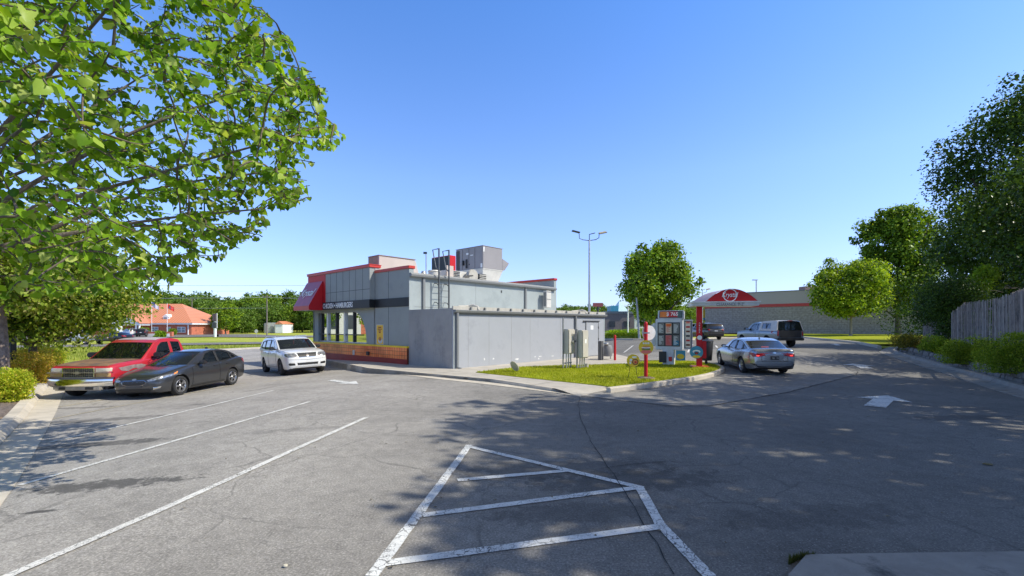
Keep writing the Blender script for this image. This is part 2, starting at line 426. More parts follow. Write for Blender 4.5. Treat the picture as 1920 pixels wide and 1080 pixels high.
# terrain sheet to the horizon (grass), finer near the camera
def axis_pts(lim):
    a = [0.0]; s_ = 1.5
    while a[-1] < lim:
        a.append(a[-1] + s_)
        if a[-1] > 40: s_ *= 1.25
    return sorted(set([-v for v in a] + a))
xs = axis_pts(1500); ys = [v for v in axis_pts(2200) if v > -300]
tb = MB(); nx = len(xs)
def hill(x, y):
    z = zg(x, y)
    if y > 150: z += 9 * S((y - 150) / 260) * (1 if x < 60 else .55)
    return z
tb.add([(x, y, hill(x, y) - .12) for y in ys for x in xs], [(j * nx + i, j * nx + i + 1, (j + 1) * nx + i + 1, (j + 1) * nx + i) for j in range(len(ys) - 1) for i in range(nx - 1)])
tag(tb.build('ground', M_field), kind='structure')

asph = [(-2.6, -14), (-2.6, -2.0), (-3.0, 1.2), (-4.0, 3.1)] + [G(*p) for p in ((0, 950), (58, 860), (115, 748), (142, 700), (300, 662), (430, 656.5), (490, 653.6), (560, 650.5))]
asph += [(-16, 46), (-5, 52)] + [G(*p) for p in ((1020, 638), (1135, 637.5), (1285, 638.5), (1345, 635), (1500, 633), (1560, 639), (1605, 644), (1645, 653), (1655, 664), (1760, 697), (1920, 748))] + [(10.6, 6), (9.6, 0), (9.2, -14)]
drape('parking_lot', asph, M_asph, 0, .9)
# lighter pavement of the drive lane
pad = [G(*p) for p in ((1088, 742.5), (1200, 755), (1255, 761), (1330, 761.5), (1480, 735), (1606, 702.5), (1565, 672), (1470, 655), (1330, 655), (1180, 664), (1180, 690), (1130, 716))]
drape('drive_lane', pad, M_conc_drive, .004, .8)
ck = MB()
def wob(pts, a=.03, step=.25):
    P = resample([Vector(p) for p in pts], step)
    return [p + Vector((random.uniform(-a, a), random.uniform(-a, a))) for p in P]
for pl, w_ in (([(1088, 742.5), (1200, 755), (1255, 761), (1330, 761.5), (1480, 735), (1606, 702.5), (1608, 697)], .032),
               ([(1087, 743), (1085, 762), (1091, 795), (1112, 835), (1160, 905), (1215, 995), (1268, 1080)], .010),
               ([(1247, 762), (1300, 768)], .02), ([(1130, 880), (1180, 872), (1250, 866)], .012)):
    stripe(ck, wob([G(*p) for p in pl], .02), w_, .009, jag=.7, step=.12)
tag(ck.build('crack', M_crack), kind='structure')

# painted markings
def lines(name, segs, w_, m, jag=.06):
    b = MB()
    for s_ in segs: stripe(b, [G(*p) for p in s_], w_, .008, jag=jag, step=.2)
    return tag(b.build(name, m), kind='structure')
lines('parking_marking', [[(38, 910), (245, 851), (580, 753.5)], [(22, 1078), (310, 953), (687, 783)], [(96, 829), (345, 772), (512, 732.5)], [(-120, 1142), (22, 1078)]], .1, M_line)
lines('faded_parking_marking', [[(98, 786), (250, 757), (460, 718)], [(112, 763), (200, 749)], [(495, 717), (560, 707)]], .09, M_faded)
lines('far_parking_marking', [[(-90 + 1260, 661), (1187, 648)], [(1290, 661), (1299, 646)], [(1240, 671), (1215, 672)], [(1200, 679), (1150, 676)], [(1345, 652), (1342, 648)], [(1350, 671), (1372, 669)], [(475, 684), (430, 686)], [(478, 677), (440, 679)],
      [(1500, 652), (1410, 649)]], .1, M_line, .02)
H = {}
hp = dict(A=(697, 1082), B=(880, 835), C=(1205, 916), D=(1330, 1082))
b = MB()
for s_ in ([hp['A'], (775, 978), hp['B']], [(876, 837), hp['C']], [(1198, 913), (1238, 985), hp['D']], [(858, 901), (1066, 883)], [(793, 967), (1190, 916)], [(718, 1058), (1240, 988)]):
    stripe(b, [G(*p) for p in s_], .105, .008 + .002 * random.random(), jag=.07, step=.12)
tag(b.build('hatched_marking', M_line2), kind='structure')
def arrow(name, tip, tail, L=None, wd=1.0):
    a = Vector(G(*tail)); t = Vector(G(*tip)); d = (t - a); L = d.length; d.normalize(); q = Vector((-d.y, d.x)); hw = .5 * wd; sw = .18 * wd; hl = L * .42
    pts = [a + q * sw, a - q * sw, t - d * hl - q * sw, t - d * hl - q * hw, t, t - d * hl + q * hw, t - d * hl + q * sw]
    drape(name, [tuple(p) for p in pts], M_line2, .010, .5)
arrow('arrow_marking', (1665, 742), (1640, 763), wd=1.15)
arrow('arrow_marking', (1600, 682), (1626, 691), wd=1.25)
arrow('arrow_marking', (1565, 644.5), (1572, 648), wd=.8)
arrow('arrow_marking', (672, 720.5), (620, 713), wd=.75)

# walkway round the restaurant, ramp, kerbs
def zwalk(x, y): return .1 - .16 * S((-x - 5.5) / 7)
walk = [G(*p, 0, zwalk) for p in ((540, 667), (612, 675), (690, 690), (800, 700), (920, 710.5), (1036, 727.5))] + [G(1140, 725, .1), G(1216, 690, .1), G(1192, 672, .1), G(1140, 660, .1), (-2, 33), (-12, 33)]
drape('walkway', walk, M_walk, 0, .6, zf=zwalk, skirt=.7)
ramp_px = [G(1036, 727.5, .1), G(1140, 725, .1), G(1143, 731), G(1086, 743)]
rb = MB(); q = [Vector(p) for p in ramp_px]
vs = []
for i in range(7):
    for j in range(9):
        a = q[0].lerp(q[1], j / 8); c = q[3].lerp(q[2], j / 8); p = a.lerp(c, i / 6)
        vs.append((p.x, p.y, (zg(p.x, p.y) + .012) + (.092) * (1 - S(i / 6))))
rb.add(vs, [(i * 9 + j, (i + 1) * 9 + j, (i + 1) * 9 + j + 1, i * 9 + j + 1) for i in range(6) for j in range(8)])
tag(rb.build('ramp', M_walk), kind='structure')
lw = Vector(G(1036, 727.5, .1)); 
kerb('kerb', [G(*p, 0, zwalk) for p in ((540, 667), (612, 675), (690, 690), (800, 700), (920, 710.5), (1034, 727.5))][::-1], [(0.0, -.45), (0.0, -.02), (-.02, .002), (-.15, .004)][::1], M_conc, zf=zwalk)
kerb('gutter', [G(*p, .0) for p in ((640, 689), (690, 697), (800, 709), (920, 722), (1040, 737), (1086, 743.5))], [(0, .004), (0.0, .012), (.42, .012), (.42, -.05)], M_conc)
# seams of the walkway
sm = MB()
for px_ in (655, 700, 750, 805, 860, 925, 990):
    a = Vector(G(px_, 683.5 + (px_ - 655) * .118, 0, zwalk)); 
    d = Vector((.671, .742))
    stripe(sm, [a + d * .0, a + d * 1.6], .02, .004, zf=zwalk)
tag(sm.build('walkway_joint', mat('joint', (.1, .09, .08), .9)), kind='structure')

# grass island with kerb
isl = catmull([G(*p, .12) for p in ((892, 697.5), (1010, 710), (1138, 723.5))], 6)[:-1] + catmull([G(*p, .12) for p in ((1144, 724.5), (1240, 713.3), (1315, 701.8), (1347, 693), (1352, 687.8), (1335, 681.6), (1288, 677), (1210, 676.5))], 6) + [G(*p, .12) for p in ((1180, 682), (1105, 684), (1050, 685), (975, 688))]
isl = [tuple(p) for p in isl]
def zisl(x, y): return max(zg(x, y) + .12, .115)
drape('lawn', isl, M_lawn, .0, .5, zf=zisl, skirt=.3)
kp = catmull([G(*p, .14) for p in ((1145, 727.5), (1240, 716), (1318, 704), (1352, 694.5), (1358, 688), (1340, 681), (1290, 675.5), (1190, 674))], 8)
kerb('kerb', kp, [(-.0, -.3), (-.0, .12), (.025, .145), (.16, .145), (.16, .02)], M_conc, step=.3)
# left kerb with gutter and mulch bed
kl = [(-2.6, -14), (-2.6, -2.0), (-3.0, 1.2), (-4.0, 3.1)] + [G(*p) for p in ((0, 950), (58, 860), (115, 748))]
kl = catmull(kl, 6) + [Vector(G(128, 718))]
kerb('gutter', kl, [(0, -.05), (0.0, .01), (.2, .014), (.48, .02), (.5, .02)], M_conc, step=.4)
def offs(path, d_):
    P = [Vector(p) for p in path]; o = []
    for i, p in enumerate(P):
        d = (P[min(i + 1, len(P) - 1)] - P[max(i - 1, 0)]).normalized(); o.append(p + Vector((-d.y, d.x)) * d_)
    return o
kerb('kerb', offs(kl, .48), [(0, -.02), (.03, .02), (.10, .12), (.14, .15), (.34, .16), (.36, .02)], M_conc, step=.4)
bed = [tuple(p) for p in offs(kl, .8)] + [G(128, 692), G(60, 676), (-30, 26), (-30, -14)]
M_mulch = mat('mulch', (.17, .135, .115), 1, var=.75, scale=16, bump=1.0, bscale=50, dirt=((.42, .26, .13), 2.2, .56))
def zbed(x, y): return zg(x, y) + .12 + .05 * math.sin(x * 1.7) * math.sin(y * 1.3)
drape('mulch_bed', bed, M_mulch, .02, .5, zf=zbed)
tag(MB().add([(0, 0, 0)], []).build('x', M_mulch), kind='structure') if False else None
# gutter + kerb line of the lot's far edge
far = [G(*p) for p in ((150, 690), (300, 662), (430, 656.5), (490, 653.6), (560, 650.5))]
kerb('kerb', far, [(0, -.1), (0, .13), (.15, .15), (.35, .15), (.4, -.1)], mat('far_kerb', (.5, .45, .38), .9), step=1)  # even tan concrete of the far kerb
kerb('kerb', [G(*p) for p in ((1020, 638), (1135, 637.5), (1187, 638), (1285, 638.5), (1345, 635), (1500, 633), (1560, 639), (1605, 644), (1645, 653))], [(0, -.1), (0, .15), (.2, .16), (.22, -.1)], M_conc, step=1)
# right gutter with lip
kr = catmull([(9.2, -14), (9.6, 0), (10.6, 6)] + [G(*p) for p in ((1920, 748), (1760, 697), (1656, 664), (1652, 657), (1668, 651))], 6)
kr = [Vector(p) for p in kr]
kerb('gutter', kr, [(0, -.05), (0, .012), (-.5, .02), (-.56, .05), (-.6, .16), (-.75, .17), (-.77, .02)], M_slab, step=.4)
bedr = [tuple(p) for p in offs(kr, -1.0)][2:] 
far_pts = [(35, 36), (33, -8)]
def zbr(x, y):
    # distance behind the kerb raises the bed
    d_ = min((Vector((x, y)) - p).length for p in kr[::4])
    return zg(x, y) + .30 + .45 * S((d_ - 1.0) / 4)
M_soil = mat('dark_mulch', (.04, .032, .027), 1, var=.6, scale=12, bump=1.0, bscale=50)
drape('planting_bed', bedr + far_pts, M_soil, 0, .8, zf=zbr, skirt=.4)
# grass beyond the lot, right
drape('lawn', [G(*p) for p in ((1500, 631.5), (1560, 638), (1604, 642.8), (1645, 652), (1668, 650))] + [(26, 33), (42, 40), (80, 84), (20, 84), (20, 70)], M_lawn, .03, 1.6)
# bottom right slab
drape('concrete_slab', [G(*p) for p in ((1478, 1085), (1512, 1046), (1700, 1043), (1925, 1040))] + [(5, 2.4), (3.0, .5), (1.8, .5)], M_slab, .03, .3, skirt=.06)
# far roads
def road(name, pxs, w_, m=M_road, off=.02):
    b = MB(); stripe(b, [G(*p) for p in pxs], w_, off, step=2.0); return tag(b.build(name, m), kind='structure')
def road2(name, near, farr, m=M_road, off=.0):
    drape(name, [G(*p) for p in near] + [G(*p) for p in farr][::-1], m, off, 6)
road2('road', [(-500, 655), (0, 652.5), (250, 648.5), (500, 644.2), (560, 643)], [(-500, 650), (0, 648), (250, 644.2), (500, 640.8), (560, 640)])
road2('side_road', [(400, 631.6), (470, 632.2), (530, 632), (600, 632)], [(400, 626.8), (470, 626.5), (530, 629.2), (600, 629)])
road2('bank_drive', [(-300, 641.5), (90, 640.5), (250, 634), (410, 631)], [(-300, 630), (90, 630), (250, 627.5), (410, 627)])
road2('road', [(1040, 636), (1135, 636), (1215, 636.2), (1300, 635.4)], [(1040, 633), (1135, 633), (1215, 632.6), (1300, 632.5)], off=.03)
road2('road', [(1000, 627.5), (1400, 627.5)], [(1000, 624), (1400, 624)], off=.03)

# grass blades on the island (nobody could count them)
def blades(name, poly, n, h, zf, mats, label, wdt=.012, cat='grass', lean=.5):
    xs_ = [p[0] for p in poly]; ys_ = [p[1] for p in poly]; V = []; Fc = []
    def ins(x, y):
        c = False; j = len(poly) - 1
        for i in range(len(poly)):
            if (poly[i][1] > y) != (poly[j][1] > y) and x < (poly[j][0] - poly[i][0]) * (y - poly[i][1]) / (poly[j][1] - poly[i][1]) + poly[i][0]: c = not c
            j = i
        return c
    k = 0
    while k < n:
        x = random.uniform(min(xs_), max(xs_)); y = random.uniform(min(ys_), max(ys_))
        if not ins(x, y): continue
        k += 1; a = random.uniform(0, 2 * PI); hh = h * random.uniform(.5, 1.3); l = random.uniform(0, lean) * hh; z = zf(x, y)
        dx, dy = math.cos(a) * wdt, math.sin(a) * wdt; lx, ly = -math.sin(a) * l, math.cos(a) * l; b0 = len(V)
        V += [(x - dx, y - dy, z), (x + dx, y + dy, z), (x + lx, y + ly, z + hh)]; Fc.append((b0, b0 + 1, b0 + 2))
    me = bpy.data.meshes.new(name); me.from_pydata(V, [], Fc); me.materials.append(mats)
    o = bpy.data.objects.new(name, me); col.objects.link(o)
    return tag(o, label, cat, kind='stuff')
M_blade = leaf_mat('grass_blade', (.26, .32, .015), (.42, .47, .03), (.58, .56, .12), .4, .6)
blades('grass', isl, 26000, .055, zisl, M_blade, 'short mown grass covering the kerbed island beside the grey shed')
wl = [G(*p) for p in ((1478, 1060), (1500, 1050), (1530, 1044), (1505, 1044), (1480, 1052))]
blades('weeds', wl, 260, .05, zg, leaf_mat('weed', (.05, .06, .015), (.12, .13, .03), None, .3), 'small weeds sprouting at the corner of the concrete slab', .006)
# dry leaf litter and pebbles on the asphalt
def fleck(px, py, r_, c, name, label, cat):
    x, y = G(px, py); b = MB(); n = 7
    pts = [(x + r_ * random.uniform(.6, 1) * math.cos(2 * PI * i / n), y + r_ * random.uniform(.5, .9) * math.sin(2 * PI * i / n)) for i in range(n)]
    b.prism(pts, zg(x, y) + .008, zg(x, y) + .022, 0); tag(b.build(name, c, bevel=.003), label, cat)
M_leaf_dry = mat('dry_leaf', (.2, .16, .07), .8)
fleck(1854, 872, .07, M_leaf_dry, 'fallen_leaf', 'dry curled leaf lying on the shaded asphalt at right', 'leaf')
fleck(535, 1064, .022, mat('pebble', (.6, .55, .42), .8), 'pebble', 'pale pebble lying on the sunlit asphalt at bottom', 'stone')

random.seed(12); lb = MB()
for i in range(260):
    y = random.uniform(2.6, 16); x = random.uniform(-.9, 1.1) * y
    if not (-3.0 - y * .35 < x < 9): continue
    r_ = random.uniform(.008, .028); a = random.uniform(0, 6.28); z = zg(x, y) + .006; n = 5
    lb.add([(x + r_ * random.uniform(.5, 1) * math.cos(a + k * 1.256), y + r_ * random.uniform(.4, 1) * math.sin(a + k * 1.256), z + random.uniform(0, .012)) for k in range(n)], [tuple(range(n))])
tag(lb.build('leaf_litter', mat('litter', (.16, .13, .08), .9, var=.8, scale=30)), 'tiny scraps of dry leaf and grit strewn over the asphalt', 'litter', kind='stuff')
# ================================================================== RESTAURANT
ZB = .1
dO = (CZ - ZB) * F / (683.5 - HY); O = Vector(((767 - 960) / F * dO, dO, ZB))
U = Vector((.671, .742, 0)).normalized(); V_ = Vector((-U.y, U.x, 0)); RZ = math.atan2(U.y, U.x)
def ray(px): return Vector(((px - 960) / F, 1.0, 0))
def Tpx(px, s):     # t where the sight line through px meets the plane s
    r = ray(px); A = Vector((O.x, O.y, 0)) + V_ * s
    # A + t U = k r
    det = U.x * (-r.y) + r.x * U.y
    t = (-A.x * (-r.y) - r.x * A.y) / det
    return t, (A + U * t).y
def Spx(px, t):
    r = ray(px); A = Vector((O.x, O.y, 0)) + U * t
    det = V_.x * (-r.y) + r.x * V_.y
    s_ = (-A.x * (-r.y) - r.x * A.y) / det
    return s_, (A + V_ * s_).y
def lz(py, d): return Zat(py, d) - ZB
M_stucco = mat('dark_stucco', srgb(156, 160, 156), .85, var=.07, scale=1.2, bump=.25, bscale=90, dirt=(srgb(144, 149, 147), .6, .55))
M_stucco_l = mat('rear_stucco', srgb(158, 166, 166), .85, var=.08, scale=.9, bump=.25, bscale=90, dirt=(srgb(149, 157, 158), .7, .52))
M_shed = mat('grey_panel', srgb(163, 166, 171), .6, var=.06, scale=.8, bump=.1, bscale=30, dirt=(srgb(154, 157, 163), .8, .55))
M_shed_side = mat('ribbed_grey', srgb(160, 158, 156), .65, var=.1, scale=1.0, dirt=(srgb(142, 142, 142), .9, .52))
M_trim = mat('grey_trim', srgb(128, 130, 130), .5, var=.06)
M_black = mat('black_band', (.012, .013, .015), .5, var=.2)
M_red = mat('red_metal', (.56, .02, .025), .5, var=.06, scale=.8, spec=.25)
M_redtrim = mat('red_trim', (.55, .05, .035), .45, var=.12)
M_white = mat('white_letter', (.88, .88, .86), .5, var=.03)
M_cream = mat('cream_flashing', (.5, .47, .41), .6, var=.15, dirt=((.28, .25, .2), 2.5, .6))
M_roof = mat('roof_membrane', (.55, .54, .5), .8, var=.15)
M_pink = mat('beige_panel', (.56, .48, .43), .8, var=.06, scale=.7, dirt=((.42, .35, .3), .8, .6))
M_dark = mat('dark_metal', (.03, .03, .032), .5)
M_galv = mat('galvanised', (.45, .45, .44), .42, metal=.6, var=.15, scale=5)
M_acgrey = mat('ac_grey', srgb(150, 146, 147), .6, var=.07, scale=1.3, dirt=(srgb(132, 128, 128), 1.2, .6))
M_offwhite = mat('offwhite_metal', (.62, .6, .55), .5, var=.1, dirt=((.4, .36, .3), 2.0, .6))
M_bluegrey = mat('roof_frame_white', (.62, .63, .62), .4)
def tile_mat():
    m, nt, out = new_mat('orange_tile')
    tc = N(nt, 'ShaderNodeTexCoord'); mp = N(nt, 'ShaderNodeMapping'); nt.links.new(tc.outputs['Object'], mp.inputs[0]); mp.inputs['Rotation'].default_value = (R(90), 0, R(90))
    br = N(nt, 'ShaderNodeTexBrick', Scale=1.0); br.offset = 0; br.inputs['Brick Width'].default_value = .2; br.inputs['Row Height'].default_value = .2
    br.inputs['Mortar Size'].default_value = .008
    br.inputs['Color1'].default_value = (*srgb(250, 142, 82), 1); br.inputs['Color2'].default_value = (*srgb(240, 122, 66), 1); br.inputs['Mortar'].default_value = (*srgb(110, 60, 40), 1)
    sx = N(nt, 'ShaderNodeSeparateXYZ'); nt.links.new(tc.outputs['Object'], sx.inputs[0])
    cx = N(nt, 'ShaderNodeCombineXYZ'); nt.links.new(sx.outputs[1], cx.inputs[0]); nt.links.new(sx.outputs[2], cx.inputs[1])
    nt.links.new(cx.outputs[0], br.inputs['Vector'])
    n = N(nt, 'ShaderNodeTexNoise', Scale=1.1, Detail=5.0); nt.links.new(tc.outputs['Object'], n.inputs['Vector'])
    k = ramp(nt, [(.35, (.75, .7, .7)), (.6, (1.15, 1.15, 1.1))], n.outputs[0])
    c = mixc(nt, br.outputs[0], k.outputs[0], 1, 'MULTIPLY')
    p = N(nt, 'ShaderNodeBsdfPrincipled', Roughness=.25); nt.links.new(c, p.inputs['Base Color']); nt.links.new(p.outputs[0], out.inputs[0]); return m
M_tile = tile_mat()
M_tilered = mat('dark_red_base', srgb(150, 38, 34), .5, var=.2, scale=3, dirt=(srgb(205, 112, 60), 3.0, .66))
M_yellow = mat('yellow_cap', srgb(250, 205, 30), .45)

rest = empty('restaurant', O, RZ, 'long grey stucco restaurant with red sloped awning, black lettered band and orange tile base', 'restaurant')
def P(name, mb, m, parent=rest, **k): return mb.build(name, m, parent, **k)
TW = Tpx(1043, 0)[0]; sEnd = Spx(578, -.3)[0]; sStep = Spx(693, -.3)[0]
zG = lz(514.5, dO)                                  # gutter height
zP1 = lz(497.5, dO)
zP2 = lz(495.6, Spx(693, -.3)[1])
zBand0 = lz(574, dO); zBand1 = lz(557, dO); zSill = lz(650, dO)
# window outline in (s, z) on the left wall
sW0 = Spx(687.5, 0)[0]; sW1 = min(Spx(597, 0)[0], sEnd - .25)
dw = Spx(645, 0)[1]; zW1 = min(lz(585.5, dw), zBand0 - .08); zW0 = lz(642.5, dw)
sArc = Spx(664, 0)[0]
arc = [(sW0 + (sArc - sW0) * (1 - math.cos(a)), zW0 + (zW1 - zW0) * math.sin(a)) for a in [i * PI / 2 / 10 for i in range(11)]]
win = arc + [(sW1, zW1), (sW1, zW0)]
# left wall: rear bay and proud front bay with the arched window cut out
b = MB(); b.box(0, .25, 0, sStep - .02, -.6, zP1 - .14); P('wall', b, M_stucco)
v, t_, own = cdt([(sStep, -.6), (sEnd, -.6), (sEnd, zBand0), (sStep, zBand0)], .6, [win])
b = MB(); b.add([(.0, p.x, p.y) for p in v], [t for t, o_ in zip(t_, own) if o_ < 0])
P('fascia', MB().box(-.3, .25, sStep, sEnd, zBand0, zP2 - .14), M_stucco)
for i in range(len(win)):        # reveal of the window
    a, c = win[i], win[(i + 1) % len(win)]; b.add([(.0, *a), (.0, *c), (.18, *c), (.18, *a)], [(0, 1, 2, 3)])
P('wall', b, M_stucco)
b = MB(); b.box(.0, TW, sEnd - .2, sEnd - .003, -.6, zP2 - .141); P('wall', b, M_stucco)
# rear wall and right wall
b = MB(); b.box(.252, TW - .25, .0, .25, -.6, zG); P('wall', b, M_stucco_l)
b = MB(); b.box(TW - .25, TW, .0, sEnd - .21, -.6, lz(524, Tpx(1043, 0)[1])); P('wall', b, M_stucco_l)
# returns in light stucco at the rear corners
b = MB(); b.box(.002, .25, -.01, 0, -.6, zP1 - .15); b.box(.0, .25, sStep - .019, sStep - .012, zP1 - .3, zP2 - .16); P('corner_trim', b, M_stucco_l)
# flat roof
b = MB(); b.box(.25, TW - .25, .25, sEnd - .2, zG - .25, zG - .05); P('roof', b, M_roof)
# parapet caps
b = MB(); b.box(-.06, .32, -.05, sStep - .03, zP1 - .14, zP1); P('parapet_cap', b, M_redtrim, bevel=.015)
b = MB(); b.box(-.36, .32, sStep - .06, sEnd + .05, zP2 - .14, zP2); b.box(-.38, .34, sStep - .08, sEnd + .07, zP2 - .03, zP2 + .02); P('parapet_cap', b, M_redtrim, bevel=.015)
zR = lz(522, Tpx(1043, 0)[1])
b = MB(); b.box(TW - .32, TW + .06, -.05, sEnd, zR - .14, zR); P('parapet_cap', b, M_redtrim, bevel=.015)
# black band
b = MB(); b.box(-.03, -.002, .0, sStep - .02, zBand0, zBand1); b.box(-.33, -.302, sStep, sEnd, zBand0, zBand1); b.box(-.33, -.002, sStep - .025, sStep - .003, zBand0, zBand1); P('sign_band', b, M_black)
# joints in the upper stucco
b = MB()
zj = lz(557 - 33, Spx(693, -.3)[1])
for px_ in (680, 667, 655, 643, 631, 619.5):
    s_ = Spx(px_, -.3)[0]; b.box(-.304, -.3, s_ - .012, s_ + .012, zBand1, zP2 - .14)
b.box(-.303, -.299, sStep, sEnd, lz(541.5, Spx(693, -.3)[1]) - .01, lz(541.5, Spx(693, -.3)[1]) + .01)
for px_ in (728.5,):
    s_ = Spx(px_, 0)[0]; b.box(-.004, 0, s_ - .012, s_ + .012, zSill, zP1 - .14)
P('wall_joint', b, mat('joint_dark', srgb(70, 76, 84), .9))
# tiled base
b = MB(); b.box(-.12, -.001, -.0, sEnd - .2, -.6, zSill - .06); P('tile_base', b, M_tile)
b = MB(); b.box(-.135, -.1, -.01, sEnd - .2, -.6, .24); P('base_course', b, M_tilered)
b = MB(); b.box(-.14, -.001, -.02, sEnd - .18, zSill - .06, zSill + .02); P('base_cap', b, M_yellow, bevel=.01)
b = MB(); s_ = Spx(691, -.12)[0]; b.box(-.2, -.12, s_ - .1, s_ + .1, .3, .48); P('outlet_box', b, M_dark)
b = MB(); s_ = Spx(664, -.12)[0]; b.box(-.17, -.12, s_ - .07, s_ + .07, .25, .5); P('outlet_box', b, M_offwhite)
# window: frame, mullions, panes
M_frame = mat('window_frame', (.62, .63, .64), .4, metal=.3)
M_wglass = glass('window_glass', (.05, .055, .06), .75, .01)
for n_ in M_wglass.node_tree.nodes:
    if n_.type == 'BSDF_GLOSSY': n_.inputs['Color'].default_value = (.62, .64, .62, 1)
wf = P('window', MB().box(.1, .18, sW0, sW1, zW0 - .02, zW0 + .05), M_frame)
fr = MB()
for i in range(len(win) - 2): 
    a, c = Vector(win[i]), Vector(win[i + 1]); fr.add([(-.005, *a), (-.005, *c), (.18, *c), (.18, *a)], [(0, 1, 2, 3)])
    n_ = Vector((sW0 + (sW1 - sW0) * .5, zW0 + .8)); a2 = a + (n_ - a).normalized() * .05; c2 = c + (n_ - c).normalized() * .05
    fr.add([(.1, *a), (.1, *c), (.1, *c2), (.1, *a2)], [(0, 1, 2, 3)])
P('frame', fr, M_frame, wf)
mpx = [606, 614, 629.5, 647, 662.5]
ms = [Spx(q_, .1)[0] for q_ in (603.5, 614.5, 631, 646.5, 663.5)]
def ztop(s_):
    if s_ >= sArc: return zW1
    k_ = (s_ - sW0) / (sArc - sW0); return zW0 + (zW1 - zW0) * math.sqrt(max(0, 1 - (1 - k_) ** 2))
for i, s_ in enumerate(ms):
    P('mullion', MB().box(.06, .17, s_ - (.11 if i in (1, 3) else .05), s_ + (.05 if i in (1, 3) else .04), zW0 + .05, ztop(s_)), M_frame if i in (1, 3) else M_dark, wf)
P('transom', MB().box(.07, .16, sArc * .5 + sW0 * .5, sW1, zW0 + .42, zW0 + .47), M_dark, wf)
edges_ = [sW0] + sorted(ms) + [sW1]
for a, c in zip(edges_, edges_[1:]):
    top = [(x, ztop(x)) for x in [c + (a - c) * k / 8 for k in range(9)]]
    P('pane', MB().add([(.15, a, zW0)] + [(.15, c, zW0)] + [(.15, *p) for p in top], [tuple(range(11))]), M_wglass, wf)
# interior seen through the glass
it = MB(); it.box(.0, 6, sStep - .0, sStep + .1, 0, 3.6); it.box(5.9, 6, sStep, sEnd - .2, 0, 3.6); it.box(.0, 6, sStep + .1, sEnd - .2, 3.0, 3.1); it.box(.3, 6, sStep + .1, sEnd - .2, -.05, .0)
P('interior_wall', it, mat('interior', (.22, .2, .17), .9))
for i in range(4):
    s_ = sStep + 1.4 + i * 1.5
    P('dining_table', MB().box(.4, 1.4, s_ - .3, s_ + .3, .72, .76).box(.85, .95, s_ - .05, s_ + .05, 0, .72), mat('table_top', (.3, .16, .08), .4))
    P('dining_booth', MB().box(.4, 1.5, s_ + .5, s_ + .62, .0, 1.15).box(.4, 1.5, s_ + .3, s_ + .5, .35, .46), mat('booth_red', (.35, .03, .03), .5))
# lettering
sA = Spx(605.5, -.34)[0]; sB = Spx(661, -.34)[0]
zc = (zBand0 + zBand1) / 2
tw_ = abs(sA - sB)
def fit_text(name, s_, width, height, m, parent, M, **k):
    o = text_mesh(name, s_, 1.0, m, parent, Matrix.Identity(4), **k)
    xs_ = [v.co.x for v in o.data.vertices]; ys_ = [v.co.y for v in o.data.vertices]
    w0 = max(xs_) - min(xs_); h0 = max(ys_) - min(ys_); cx = (max(xs_) + min(xs_)) / 2; cy = (max(ys_) + min(ys_)) / 2
    o.data.transform(M @ Matrix.Diagonal((width / w0, height / h0, 1, 1)) @ Matrix.Translation((-cx, -cy, 0)))
    return o
fit_text('lettering', 'CHICKEN • HAMBURGERS', tw_, .29, M_white, rest, frameM((-.335, (sA + sB) / 2, zc), (0, -1, 0), (0, 0, 1)), extrude=.006, bold=.015)
# red flat panel and sloped awning at the far end of the left wall
sAw = Spx(606, -.3)[0]; sPan = Spx(610.5, -.3)[0]
zA0 = zBand0 - .02; zA1 = zP2 - .16; dAw = Spx(606, -.3)[1]
P('red_panel', MB().box(-.315, -.3, sPan, sEnd, zBand1 + .0, zA1), M_red)
zAt = lz(527, dAw); out_ = .8
# outward reach so the lower lip meets the photo
aw = empty('awning', (0, 0, 0)); aw.parent = rest
x0, x1 = -.335, -.335 - out_
P('awning_side', MB().add([(x0, sAw, zA0), (x0, sAw, zAt), (x1, sAw, zA0 + .25), (x1, sAw, zA0)], [(0, 1, 2, 3)]).add([(x0, sEnd + .1, zA0), (x0, sEnd + .1, zAt), (x1, sEnd + .1, zA0 + .25), (x1, sEnd + .1, zA0)], [(3, 2, 1, 0)]), M_red, aw)
P('awning_slope', MB().add([(x0, sAw, zAt), (x0, sEnd + .1, zAt), (x1, sEnd + .1, zA0 + .25), (x1, sAw, zA0 + .25)], [(0, 1, 2, 3)]), mat('awning_slope_red', (.42, .05, .07), .35, spec=.5), aw)
P('valance', MB().add([(x1, sAw, zA0 + .25), (x1, sEnd + .1, zA0 + .25), (x1, sEnd + .1, zA0), (x1, sAw, zA0)], [(0, 1, 2, 3)]), M_redtrim, aw)
P('soffit', MB().add([(x0, sAw, zA0 + .002), (x1, sAw, zA0 + .002), (x1, sEnd + .1, zA0 + .002), (x0, sEnd + .1, zA0 + .002)], [(0, 1, 2, 3)]), M_trim, aw)
sl = Vector((x0 - x1, 0, zAt - zA0 - .25)).normalized()
fit_text('lettering', 'Krystal', abs(sEnd - sAw) * .85, .62, M_white, aw, frameM(Vector(((x0 + x1) / 2, (sAw + sEnd + .1) / 2, (zAt + zA0 + .25) / 2)) + Vector((-.02, 0, .012)), (0, -1, 0), sl), shear=.35, extrude=.004, bold=.012)
